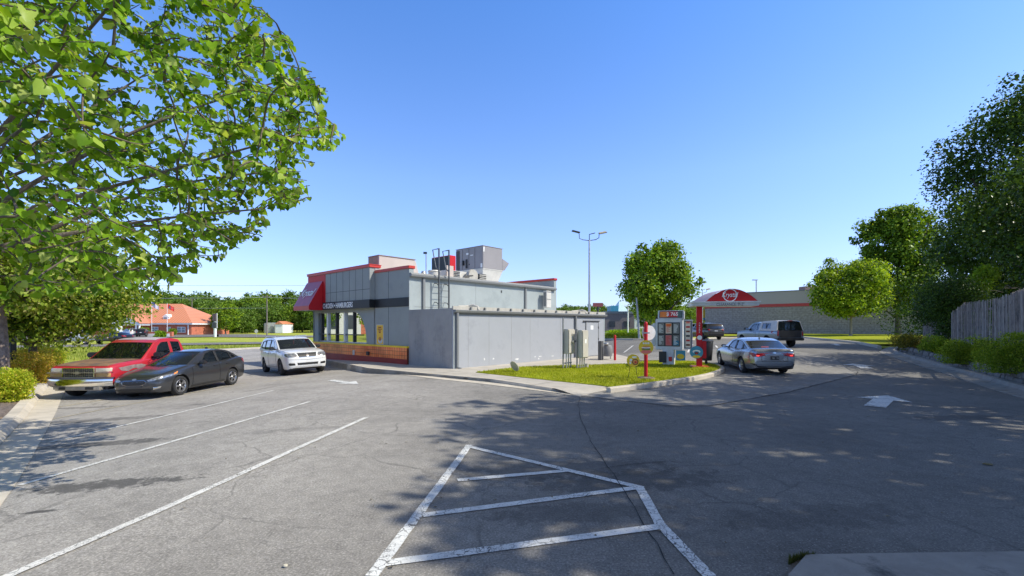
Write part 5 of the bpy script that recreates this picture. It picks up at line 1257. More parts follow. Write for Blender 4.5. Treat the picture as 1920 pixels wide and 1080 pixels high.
def make_body(spec):
    K = smooth_keys(spec['body'], 64, spec.get('it', 2)); sec = spec.get('sec', SEC); ns = len(sec); ring = 2 * ns - 2
    vs = []
    for (x, zb, zt, w) in K:
        for (fy, fz) in sec: vs.append((x, fy * w, zb + fz * (zt - zb)))
        for (fy, fz) in sec[-2:0:-1]: vs.append((x, -fy * w, zb + fz * (zt - zb)))
    n = len(K)
    fs = [(i * ring + j, i * ring + (j + 1) % ring, (i + 1) * ring + (j + 1) % ring, (i + 1) * ring + j) for i in range(n - 1) for j in range(ring)]
    fs += [tuple(range(ring)), tuple(range((n - 1) * ring, n * ring))[::-1]]
    me = bpy.data.meshes.new('body'); me.from_pydata(vs, [], fs)
    bm = bmesh.new(); bm.from_mesh(me); bmesh.ops.recalc_face_normals(bm, faces=bm.faces); bm.to_mesh(me); bm.free()
    for m in (spec['paint'], M_plast, M_int): me.materials.append(m)
    o = bpy.data.objects.new('body', me); col.objects.link(o)
    # wheel arches
    W = spec['w'] / 2; cutters = []
    for x in (spec['xf'], spec['xr']):
        for s_ in (-1, 1):
            r_ = spec['r'] + spec.get('gap', .055)
            c = MB(); c.lathe([(0, -.3), (r_, -.3), (r_, .3), (0, .3)], 36, M=Matrix.Translation((x, s_ * (W - .02), spec['r'] + .01)) @ Matrix.Rotation(R(90), 4, 'X'))
            co_ = c.build('cut', M_plast); bm = bmesh.new(); bm.from_mesh(co_.data); bmesh.ops.remove_doubles(bm, verts=bm.verts, dist=1e-4); bmesh.ops.recalc_face_normals(bm, faces=bm.faces); bm.to_mesh(co_.data); bm.free()
            cutters.append(co_); md = o.modifiers.new('b', 'BOOLEAN'); md.operation = 'DIFFERENCE'; md.object = co_; md.solver = 'EXACT'
    bpy.context.view_layer.update()
    m2 = bpy.data.meshes.new_from_object(o.evaluated_get(bpy.context.evaluated_depsgraph_get()))
    o.modifiers.clear(); o.data = m2
    for c in cutters: bpy.data.objects.remove(c)
    m2.materials.clear()
    for m in (spec['paint'], M_plast, M_int): m2.materials.append(m)
    bm = bmesh.new(); bm.from_mesh(m2)
    xc0, xc1 = spec['cabin_floor']
    for f in bm.faces:
        c = f.calc_center_median(); f.smooth = True; f.material_index = 0
        for x in (spec['xf'], spec['xr']):
            rr = math.hypot(c.x - x, c.z - spec['r'] - .01)
            if rr < spec['r'] + spec.get('gap', .055) + .004 and abs(c.y) < W - .015 and (abs(f.normal.y) > .9 or abs(f.normal.y) < .2) and abs(c.y) > W - .36: f.material_index = 1
        zb, zt, w = interp(spec['body'], c.x)
        if xc1 < c.x < xc0 and f.normal.z > .7 and c.z > zt - .08 and abs(c.y) < w * .9: f.material_index = 2
        if f.normal.z < -.7 and c.z < zb + .06: f.material_index = 1
        if spec.get('cladding') and c.z < spec['cladding']: f.material_index = 1
    for e in bm.edges:
        if len(e.link_faces) == 2 and (e.calc_face_angle(0) > R(38) or e.link_faces[0].material_index != e.link_faces[1].material_index): e.smooth = False
    bm.to_mesh(m2); bm.free()
    return o
def decal(name, outline, axis, side, bvh, off, m, parent, step=.05, **k):
    """conforming panel: 2D outline projected on the body. axis 'y': outline (x,z) seen from side; axis 'x': outline (y,z) seen from front(+1)/rear(-1); 'z': (x,y) from above"""
    v, t, _ = cdt(outline, step); vs = []
    for p in v:
        if axis == 'y': o_ = Vector((p.x, side * 3, p.y)); d = Vector((0, -side, 0))
        elif axis == 'x': o_ = Vector((side * 6, p.x, p.y)); d = Vector((-side, 0, 0))
        else: o_ = Vector((p.x, p.y, 4)); d = Vector((0, 0, -1))
        h, nrm, i, dist = bvh.ray_cast(o_, d)
        if h is None:
            h, nrm, i, dist = bvh.find_nearest(o_ + d * (3 - .0 if axis == 'y' else 4)) if axis != 'z' else bvh.find_nearest(Vector((p.x, p.y, .8)))
        if nrm.dot(d) > 0: nrm = -nrm
        vs.append(h + nrm * off)
    b = MB(); b.add(vs, t)
    o = b.build(name, m, parent)
    bm = bmesh.new(); bm.from_mesh(o.data)
    if bm.faces:
        s_ = sum((f.normal.dot(Vector((0, side, 0)) if axis == 'y' else (Vector((side, 0, 0)) if axis == 'x' else Vector((0, 0, 1)))) for f in bm.faces))
        if s_ < 0: bmesh.ops.reverse_faces(bm, faces=bm.faces)
    for f in bm.faces: f.smooth = True
    bm.to_mesh(o.data); bm.free()
    for kk, vv in k.items(): o[kk] = vv
    return o
def make_cabin(spec, root, cb, paint, prefix=''):
    """cb: curve (x,z) front base -> rear base; idx of windscreen top and rear window top; side window outlines"""
    C = [Vector(p) for p in cb['curve']]; i1, i2 = cb['i1'], cb['i2']
    yb = cb['yb']; kk = cb['k']; zb0 = cb['zb']
    def ys(z, x): return yb - kk * (z - zb0) - cb.get('kc', .12) * max(0, z - zb0) ** 2 - cb.get('nose', 0) * max(0, x - cb['curve'][i1][0]) - cb.get('tail', 0) * max(0, cb['curve'][i2][0] - x)
    crown, bow = cb.get('crown', .04), cb.get('bow', .1)
    P_ = []
    n_sub = 6
    seg = []
    for i in range(len(C) - 1):
        for j in range(n_sub):
            P_.append(C[i].lerp(C[i + 1], j / n_sub)); seg.append(i)
    P_.append(C[-1])
    # smooth roof
    if cb.get('sm', 2):
        lock = {0, len(P_) - 1}
        for _ in range(cb.get('sm', 2)):
            P_ = [P_[i] if i in lock else (P_[i - 1] + 2 * P_[i] + P_[i + 1]) / 4 for i in range(len(P_))]
    fr = [-1, -.985, -.93, -.8, -.6, -.35, 0, .35, .6, .8, .93, .985, 1]
    grid = []
    nP = len(P_)
    for i, p in enumerate(P_):
        w = ys(p.y, p.x); s_ = (i / n_sub)
        fb = max(0, 1 - max(0, s_ - i1) / max(1, (i2 - i1)) * 2) if s_ > i1 else 1
        rb_ = max(0, 1 - max(0, i2 - s_) / max(1, (i2 - i1)) * 2) if s_ < i2 else 1
        row = []
        for f in fr:
            q_ = 1 - f * f
            inset = .02 if abs(f) == 1 else 0
            row.append(Vector((p.x + (bow * fb - cb.get('rbow', .06) * rb_) * (q_ - 0), f * w, p.y + crown * q_ * (1 if i1 <= s_ <= i2 else .4) - (0.018 if abs(f) == 1 else 0))))
        grid.append(row)
    def patch(name, i0, i1_, j0, j1, m, parent, off=0.0):
        b = MB(); vs = [grid[i][j] for i in range(i0, i1_ + 1) for j in range(j0, j1 + 1)]; nn = j1 - j0 + 1
        b.add(vs, [(a * nn + c, a * nn + c + 1, (a + 1) * nn + c + 1, (a + 1) * nn + c) for a in range(i1_ - i0) for c in range(nn - 1)])
        o = b.build(name, m, parent)
        for f in o.data.polygons: f.use_smooth = True
        return o
    a1, a2 = i1 * n_sub, i2 * n_sub
    # roof with pillars: one mesh
    b = MB(); nn = len(fr)
    vs = [v for r_ in grid for v in r_]; fs = []
    for a in range(nP - 1):
        for c in range(nn - 1):
            ws = a < a1 and 2 <= c < nn - 3 and a >= 0; rw = a >= a2 and 2 <= c < nn - 3 and cb.get('rear_glass', True) and a < nP - 1 - cb.get('rear_skip', 0)
            if cb.get('front_closed') and a < a1: ws = False
            if (ws and a < a1 - 0) or (rw and a >= a2 + 0): continue
            fs.append((a * nn + c, a * nn + c + 1, (a + 1) * nn + c + 1, (a + 1) * nn + c))
    b.add(vs, fs)
    # sides with window openings
    top = [(p.x, p.y - .018) for p in P_]
    outline = top + [(cb['curve'][-1][0], zb0 - cb.get('drop', .06)), (cb['curve'][0][0], zb0 - cb.get('drop', .06))] if cb.get('drop', .06) else top
    holes = cb['windows']
    wins = {1: [], -1: []}
    for s_ in (1, -1):
        v, t, own = cdt(outline, .12, holes)
        V3 = [(p.x, s_ * ys(p.y, p.x), p.y) for p in v]
        b.add(V3, [(f if s_ < 0 else f[::-1]) for f, o_ in zip(t, own) if o_ < 0])
        for k_ in range(len(holes)):
            g = MB(); ff = [f for f, o_ in zip(t, own) if o_ == k_]; used = sorted({i for f in ff for i in f}); mp = {u: i for i, u in enumerate(used)}
            g.add([(V3[i][0], V3[i][1] - s_ * .012, V3[i][2]) for i in used], [tuple(mp[i] for i in (f if s_ < 0 else f[::-1])) for f in ff])
            wins[s_].append(g)
    ro = b.build(cb.get('name', 'roof'), paint, root)
    bm = bmesh.new(); bm.from_mesh(ro.data); bmesh.ops.remove_doubles(bm, verts=bm.verts, dist=.004); bmesh.ops.recalc_face_normals(bm, faces=bm.faces)
    for f in bm.faces: f.smooth = True
    for e in bm.edges:
        if len(e.link_faces) == 2 and e.calc_face_angle(0) > R(50): e.smooth = False
    bm.to_mesh(ro.data); bm.free()
    for s_ in (1, -1):
        for k_, g in enumerate(wins[s_]): g.build('side_window', cb.get('wglass', [M_carglass] * 9)[k_], ro)
        # black surround
        for k_, hl in enumerate(holes):
            tr = MB(); L = [Vector((x, s_ * (ys(z, x) + .003), z)) for x, z in hl]; tr.tube(L + [L[0]], .011, 5, caps=False); tr.build('window_trim', cb.get('trim', M_plast), ro)
    if not cb.get('front_closed'): patch('windshield', 0, a1, 2, nn - 3, M_carglass, ro)
    if cb.get('rear_glass', True): patch('rear_window', a2, nP - 1 - cb.get('rear_skip', 0), 2, nn - 3, cb.get('rglass', M_carglass), ro)
    if not cb.get('front_closed'):
        wp = MB()
        for y0, y1 in ((-.5 * yb, .05 * yb), (.05 * yb, .62 * yb)):
            wp.tube([(C[0].x + bow * (1 - (y / yb) ** 2) - .03 + .02, y, C[0].y + .02 + (.0 if y == y0 else .03)) for y in (y0, (y0 + y1) / 2, y1)], .011, 5)
        wp.build('wiper', M_plast, ro)
    return ro, ys
def seats(root, xs_, z0, z1, w):
    for x in xs_:
        for y in (-w * .5, w * .5):
            s_ = MB(); s_.box(x - .08, x + .06, y - .22, y + .22, z0, z1 - .16); o = s_.build('seat', M_seat, root, bevel=.04)
            MB().box(x - .06, x + .03, y - .12, y + .12, z1 - .13, z1 + .06).build('headrest', M_seat, o, bevel=.03)
def make_wheel(root, x, y, r_, wd, spokes, side, rimm, steer=0, split=2, rimr=.66):
    t = MB(); M = Matrix.Translation((x, y, r_)) @ Matrix.Rotation(steer, 4, 'Z') @ Matrix.Rotation(R(-90 * side), 4, 'X')
    h = wd / 2; rr = r_ * rimr
    prof = [(rr, -h * .85), (rr * 1.08, -h), (r_ * .93, -h * .97), (r_ * .985, -h * .75), (r_, -h * .3), (r_, h * .3), (r_ * .985, h * .75), (r_ * .93, h * .97), (rr * 1.08, h), (rr, h * .85), (rr * .95, h * .2)]
    t.lathe(prof, 36, M=M); w = bpy.data.objects.new('wheel', None); col.objects.link(w); w.parent = root; w.empty_display_size = .1
    t.build('tyre', M_tyre, w, smooth=True)
    b = MB(); b.lathe([(rr * 1.0, h * .86), (rr * .97, h * .9), (rr * .9, h * .62), (rr * .86, h * .2)], 36, M=M)
    b.lathe([(rr * .9, h * .0), (0, -.0)], 30, mi=1, M=M)
    b.lathe([(0, h * .82), (rr * .12, h * .8), (rr * .2, h * .66), (rr * .22, h * .3)], 16, M=M)
    for i in range(spokes):
        for dlt in ((-.11, .11) if split == 2 else (0,)):
            a = 2 * PI * i / spokes + dlt
            Mr = M @ Matrix.Rotation(a, 4, 'Z'); wa = rr * (.055 if split == 2 else .1)
            b.add([Mr @ Vector(q) for q in ((rr * .14, -wa * 1.1, h * .72), (rr * .94, -wa * .8, h * .74), (rr * .94, wa * .8, h * .74), (rr * .14, wa * 1.1, h * .72), (rr * .14, -wa * 1.3, h * .35), (rr * .94, -wa, h * .4), (rr * .94, wa, h * .4), (rr * .14, wa * 1.3, h * .35))], [(0, 1, 2, 3), (0, 4, 5, 1), (3, 2, 6, 7)])
    b.build('rim', [rimm, M_rimdark], w, smooth=True)
    return w
def mirror_part(root, x, y, z, paint, s=1.0, m2=None):
    sd_ = 1 if y > 0 else -1
    o = MB().box(x - .09 * s, x + .09 * s, min(y, y + sd_ * .2 * s), max(y, y + sd_ * .2 * s), z, z + .13 * s).build('mirror', paint, root, bevel=.035)
    MB().box(x - .03, x + .03, min(y - sd_ * .08, y + sd_ * .05), max(y - sd_ * .08, y + sd_ * .05), z - .01, z + .04).build('mirror_arm', M_plast, o)
    MB().box(x - .095 * s, x - .091 * s, min(y + sd_ * .02, y + sd_ * .18 * s), max(y + sd_ * .02, y + sd_ * .18 * s), z + .02, z + .11 * s).build('mirror_glass', M_chrome, o)
def sym(poly): return [(-a, b) for a, b in poly][::-1]
def gap_line(body_bvh, pts, axis, side, root, w=.012, name='panel_gap'):
    P = resample([Vector(p) for p in pts], .05); vs = []
    for i, p in enumerate(P):
        d = (P[min(i + 1, len(P) - 1)] - P[max(i - 1, 0)]).normalized(); q = Vector((-d.y, d.x)) * w / 2
        for a in (p + q, p - q):
            if axis == 'y': o_ = Vector((a.x, side * 3, a.y)); dd = Vector((0, -side, 0))
            elif axis == 'x': o_ = Vector((side * 6, a.x, a.y)); dd = Vector((-side, 0, 0))
            else: o_ = Vector((a.x, a.y, 4)); dd = Vector((0, 0, -1))
            h, n_, _, _ = body_bvh.ray_cast(o_, dd)
            if h is None: h = o_ + dd * 3; n_ = -dd
            if n_.dot(dd) > 0: n_ = -n_
            vs.append(h + n_ * .003)
    return MB().add(vs, [(2 * i, 2 * i + 1, 2 * i + 3, 2 * i + 2) for i in range(len(P) - 1)]).build(name, M_shut, root)
def door(bvh, outline, s_, paint, root, hx, hz, hm=None, name='door'):
    cx = sum(p[0] for p in outline) / len(outline); cz = sum(p[1] for p in outline) / len(outline)
    big = [(cx + (x - cx) * 1.012 + (.006 if x > cx else -.006), cz + (z - cz) * 1.01 + (.004 if z > cz else -.006)) for x, z in outline]
    g = decal('door_gap', big, 'y', s_, bvh, .002, M_shut, root, .07)
    d = decal(name, outline, 'y', s_, bvh, .008, paint, root, .07); g.parent = d
    h, n_, _, _ = bvh.ray_cast(Vector((hx, s_ * 3, hz)), Vector((0, -s_, 0)))
    if h: MB().box(hx - .1, hx + .1, h.y + (.01 if s_ > 0 else -.035), h.y + (.035 if s_ > 0 else -.01), hz - .018, hz + .018).build('handle', hm or paint, d, bevel=.008)
    return d
def finish(root, body):
    body.parent = root
def body_bvh(o):
    me = o.data; return BVHTree.FromPolygons([v.co.copy() for v in me.vertices], [tuple(p.vertices) for p in me.polygons])
def wheels(root, sp, spokes, rimm, wd=.215, steer=0, split=2, rimr=.68):
    for s_ in (1, -1):
        make_wheel(root, sp['xf'], s_ * (sp['w'] / 2 - wd / 2 - .01), sp['r'], wd, spokes, s_, rimm, steer, split, rimr)
        make_wheel(root, sp['xr'], s_ * (sp['w'] / 2 - wd / 2 - .01), sp['r'], wd, spokes, s_, rimm, 0, split, rimr)
def text_on(root, s, w_, h_, m, o_, x, y, **k): return fit_text('lettering', s, w_, h_, m, root, frameM(o_, x, y), extrude=.002, **k)

def paint(name, c, metal=.35, rough=.32, dirt=None): return mat(name, c, rough, metal=metal, var=.04, coat=.7, dirt=dirt)
def sedan(label, P, front='focus', rearlit=False, detail=True, cat='car', group=None, name='sedan'):
    cam_ = front == 'camry'
    Lf = .86 if not cam_ else .94; wb = 2.65 if not cam_ else 2.82; L = 4.53 if not cam_ else 4.88; W = 1.82 if not cam_ else 1.84
    xf = L / 2 - Lf; xr = xf - wb; f = L / 2; r = -L / 2
    sp = dict(w=W, xf=xf, xr=xr, r=.325 if not cam_ else .335, paint=P, cabin_floor=(xf - .55, xr - .1))
    h = W / 2
    if not cam_:
        sp['body'] = [(f, .34, .55, .52 * h), (f - .03, .26, .62, .70 * h), (f - .10, .2, .68, .82 * h), (f - .25, .18, .76, .91 * h), (f - .5, .18, .84, .965 * h), (f - .9, .17, .92, .995 * h), (xf - .45, .17, 1.0, h), (0, .17, .98, h), (xr + .35, .18, 1.02, h), (xr, .2, 1.07, h * .995), (xr - .35, .22, 1.10, .97 * h), (r + .3, .25, 1.10, .92 * h), (r + .1, .3, 1.06, .84 * h), (r + .02, .4, .95, .76 * h), (r, .45, .85, .68 * h)]
    else:
        sp['body'] = [(f, .34, .55, .55 * h), (f - .05, .26, .62, .74 * h), (f - .15, .2, .68, .86 * h), (f - .3, .18, .75, .92 * h), (f - .6, .18, .84, .97 * h), (f - .95, .17, .9, .995 * h), (xf - .45, .17, .98, h), (0, .17, .97, h), (xr + .35, .18, 1.0, h), (xr, .2, 1.04, h * .995), (xr - .35, .22, 1.085, .985 * h), (r + .28, .25, 1.11, .95 * h), (r + .12, .28, 1.10, .90 * h), (r + .04, .32, 1.0, .85 * h), (r, .36, .62, .80 * h)]
    root = empty(name, (0, 0, 0), 0, label, cat, group)
    bo = make_body(sp); bo.parent = root; bv = body_bvh(bo)
    ht = 1.47 if not cam_ else 1.445
    if not cam_:
        cv = [(xf - .42, .97), (xf - .95, 1.25), (xf - 1.30, 1.405), (xf - 1.75, ht - .01), (xf - 2.2, ht - .02), (xf - 2.62, 1.385), (xf - 2.95, 1.25), (xf - 3.28, 1.09)]
        wn = [[(xf - .98, .985), (xf - 1.86, .995), (xf - 1.84, 1.40), (xf - 1.62, 1.392), (xf - 1.36, 1.32)], [(xf - 1.93, .998), (xf - 2.66, 1.05), (xf - 2.60, 1.30), (xf - 2.3, 1.385), (xf - 1.92, 1.402)], [(xf - 2.72, 1.06), (xf - 2.98, 1.115), (xf - 2.67, 1.285)]]
    else:
        cv = [(xf - .50, .96), (xf - 1.0, 1.23), (xf - 1.36, 1.38), (xf - 1.8, ht), (xf - 2.3, ht - .01), (xf - 2.7, 1.37), (xf - 3.05, 1.225), (xf - 3.42, 1.085)]
        wn = [[(xf - 1.05, .97), (xf - 1.95, .99), (xf - 1.93, 1.37), (xf - 1.7, 1.365), (xf - 1.42, 1.29)], [(xf - 2.02, .992), (xf - 2.72, 1.02), (xf - 2.66, 1.30), (xf - 2.4, 1.36), (xf - 2.01, 1.372)], [(xf - 2.78, 1.03), (xf - 3.12, 1.1), (xf - 2.75, 1.265)]]
    cb = dict(curve=cv, i1=2, i2=5, yb=h * .93, k=.32, zb=.97, crown=.035, bow=.16, rbow=.10, windows=wn, tail=.10, nose=.05, drop=.05)
    make_cabin(sp, root, cb, P)
    seats(root, (xf - 1.75, xf - 2.5), .8, 1.22, h)
    MB().box(xf - 1.05, xf - .7, -h * .8, h * .8, .9, 1.0).build('dashboard', M_int, root, bevel=.04)
    MB().lathe([(.17, -.012), (.185, 0), (.17, .012), (.16, 0), (.17, -.012)], 20, M=Matrix.Translation((xf - 1.2, h * .42, 1.0)) @ Matrix.Rotation(R(65), 4, 'Y')).build('steering_wheel', M_int, root)
    wheels(root, sp, 5 if not cam_ else 7, M_rim, steer=0 if not cam_ else R(-4))
    for s_ in (1, -1):
        door(bv, [(xf - .52, .30), (xf - 1.86, .30), (xf - 1.89, .96), (xf - .75, .95), (xf - .55, .88)], s_, P, root, xf - 1.68, .86)
        door(bv, [(xf - 1.91, .30), (xr + .50, .30), (xr + .40, .55), (xr + .12, .78), (xr + .02, .97), (xf - 1.92, .96)], s_, P, root, xr + .28, .88)
        decal('sill_trim', [(xf - .45, .19), (xr + .45, .19), (xr + .45, .27), (xf - .45, .27)], 'y', s_, bv, .006, M_plast if not cam_ else P, root, .1)
        mirror_part(root, xf - .92, s_ * (h - .03), .97, P if not cam_ else M_plast)
    if not cam_:
        for s_ in (1, -1):
            fl = (lambda q: q) if s_ > 0 else sym
            decal('headlight', fl([(.42, .60), (.56, .66), (.74, .73), (.86, .76), (.885, .71), (.80, .645), (.62, .585), (.5, .57)]), 'x', 1, bv, .006, M_lamp, root, .04)
            decal('turn_signal', [(f - .62, .775), (f - .78, .82), (f - .72, .755), (f - .58, .73)], 'y', s_, bv, .012, M_amber, root, .03)
            decal('fog_light', fl([(.62, .30), (.76, .34), (.78, .40), (.62, .38)]), 'x', 1, bv, .006, M_chrome, root, .04)
            decal('taillight', [(r + .02, .86), (r + .10, .82), (r + .30, .92), (r + .34, 1.0), (r + .14, 1.03)], 'y', s_, bv, .008, M_tail, root, .04)
            decal('taillight', fl([(.42, .82), (.66, .84), (.68, .96), (.45, .97)]), 'x', -1, bv, .008, M_tail, root, .05)
        gr = decal('grille', [(-.40, .565), (-.36, .485), (-.22, .45), (.22, .45), (.36, .485), (.40, .565), (.33, .60), (-.33, .60)], 'x', 1, bv, .006, M_plast, root, .05)
        for zz in (.485, .51, .535, .56): gap_line(bv, [(-.33, zz), (.33, zz)], 'x', 1, gr, .004, 'grille_bar').data.materials[0] = M_chrome
        gap_line(bv, [(-.40, .565), (-.33, .602), (.33, .602), (.40, .565), (.36, .483), (.22, .447), (-.22, .447), (-.36, .483), (-.40, .565)], 'x', 1, gr, .018, 'grille_surround').data.materials[0] = M_chrome
        decal('bumper_intake', [(-.6, .33), (-.5, .25), (.5, .25), (.6, .33), (.4, .355), (-.4, .355)], 'x', 1, bv, .005, M_plast, root, .05)
        decal('plate_panel', [(-.26, .375), (.26, .375), (.26, .445), (-.26, .445)], 'x', 1, bv, .012, mat('dull_panel', (.05, .05, .052), .6), root, .05)
        decal('emblem', [(.075 * math.cos(a), .638 + .028 * math.sin(a)) for a in [i * PI / 8 for i in range(16)]], 'x', 1, bv, .012, mat('badge_blue', (.25, .3, .42), .3, metal=.5), root, .03)
        gap_line(bv, [(f - .16, -.62), (f - .45, -.76), (xf - .4, -.83)], 'z', 1, root, .01, 'bonnet_gap'); gap_line(bv, [(f - .16, .62), (f - .45, .76), (xf - .4, .83)], 'z', 1, root, .01, 'bonnet_gap'); gap_line(bv, [(f - .16, -.62), (f - .10, 0), (f - .16, .62)], 'z', 1, root, .01, 'bonnet_gap')
    else:
        tl = M_tail
        for s_ in (1, -1):
            fl = (lambda q: q) if s_ > 0 else sym
            t1 = decal('taillight', fl([(.34, .86), (.60, .80), (.82, .80), (.84, .93), (.60, .93), (.36, .90)]), 'x', -1, bv, .008, tl, root, .04)
            decal('taillight', [(r + .02, .80), (r + .26, .88), (r + .34, .94), (r + .04, .96)], 'y', s_, bv, .008, tl, t1, .04)
            decal('brake_lamp', fl([(.60, .82), (.70, .825), (.70, .865), (.58, .86)]), 'x', -1, bv, .014, M_tail_lit, t1, .04)
            decal('bumper_vent', fl([(.66, .42), (.84, .48), (.86, .53), (.70, .50)]), 'x', -1, bv, .007, M_plast, root, .04)
            decal('bumper_crease', fl([(.30, .36), (.62, .36), (.80, .46), (.62, .42), (.3, .40)]), 'x', -1, bv, .006, M_plast, root, .05)
            decal('headlight', fl([(.5, .62), (.85, .74), (.86, .66), (.6, .58)]), 'x', 1, bv, .006, M_lamp, root, .05)
        decal('diffuser', [(-.66, .25), (.66, .25), (.74, .40), (-.74, .40)], 'x', -1, bv, .008, M_plast, root, .06)
        tg_ = decal('boot_recess', [(-.30, .66), (.30, .66), (.42, .86), (-.42, .86)], 'x', -1, bv, .004, mat('recess_silver', (.3, .3, .3), .4, metal=.6), root, .05)
        pl = decal('license_plate', [(-.17, .68), (.17, .68), (.17, .82), (-.17, .82)], 'x', -1, bv, .02, M_plast, root, .05)
        text_on(pl, '9K· 78', .24, .07, M_plate, (r - .062, 0, .75), (0, -1, 0), (0, 0, 1))
        decal('emblem', [(.07 * math.cos(a), .955 + .035 * math.sin(a)) for a in [i * PI / 8 for i in range(16)]], 'x', -1, bv, .015, M_chrome, root, .03)
        gap_line(bv, [(-.52, 1.07), (-.50, .62), (.50, .62), (.52, 1.07)], 'x', -1, root, .012, 'boot_gap')
        decal('spoiler_shadow', [(-.62, 1.0), (.62, 1.0), (.6, 1.02), (-.6, 1.02)], 'x', -1, bv, .006, mat('silver_shadow', (.18, .18, .18), .4), root, .05)
        MB().box(xr - .22, xr - .18, -.14, .14, 1.12, 1.155).build('high_brake_lamp', mat('brake_lit', (.95, .12, .10), .3, emit=1.2), root)
    MB().box(xf - 2.5, xf - 2.38, -.02, .02, ht + .0, ht + .07).build('antenna', P, root, bevel=.01)
    return root, sp
def place(root, sp, pa, pb, side, fa=1.0, scale=None, xa='xf', xb='xr', mid=False):
    """pa, pb: ground contacts of the visible front and rear wheels; side: +1 if they are on the car's left (+y)"""
    A = Vector(pa); B = Vector(pb); d = (A - B); ln = d.length; d.normalize()
    s_ = scale or ln / (sp['xf'] - sp['xr']); rz = math.atan2(d.y, d.x); M = Matrix.Rotation(rz, 2)
    yo = side * (sp['w'] / 2 - .1)
    off = M @ Vector(((sp['xf'] + sp['xr']) / 2 * s_, yo * s_)) if not mid else M @ Vector((sp['xf'] * s_, yo * s_))
    c = (A + B) / 2 - off if not mid else A - off
    root.location = (c.x, c.y, 0); root.rotation_euler = (0, 0, rz); root.scale = (s_,) * 3
    # sit on the slope
    q = [(x, y) for x in (sp['xf'], sp['xr']) for y in (-.8, .8)]; zz = []
    for x, y in q:
        w_ = c + M @ Vector((x * s_, y * s_)); zz.append(zg(w_.x, w_.y))
    root.location.z = sum(zz) / 4 + .0
    pitch = -math.atan2((zz[0] + zz[1] - zz[2] - zz[3]) / 2, (sp['xf'] - sp['xr']) * s_); roll = math.atan2((zz[1] + zz[3] - zz[0] - zz[2]) / 2, 1.6 * s_)
    root.rotation_euler = (roll, pitch, rz)
    print('CAR', root.name, 'scale %.2f pred %.2f' % (s_, ln / (sp['xf'] - sp['xr'])), 'loc', tuple(round(v, 2) for v in root.location), 'rz %.1f' % math.degrees(rz))
P_grey = paint('graphite_paint', (.062, .064, .069), .55, .28)
car, sp = sedan('dark grey sedan with its nose to the kerb beside the red pickup', P_grey, 'focus')
place(car, sp, G(336, 741), G(434, 721.5), 1, scale=.97)
P_silver = paint('silver_paint', (.36, .39, .42), .75, .25)
car, sp = sedan('silver sedan seen from behind with lit brake lamps in the drive lane', P_silver, 'camry')
A_ = Vector(G(1389, 699)); dirn = Vector((math.sin(R(9)), math.cos(R(9))))
place(car, sp, A_ + dirn * 2.82, A_ + Vector((.12, 0)), 1, scale=.93)

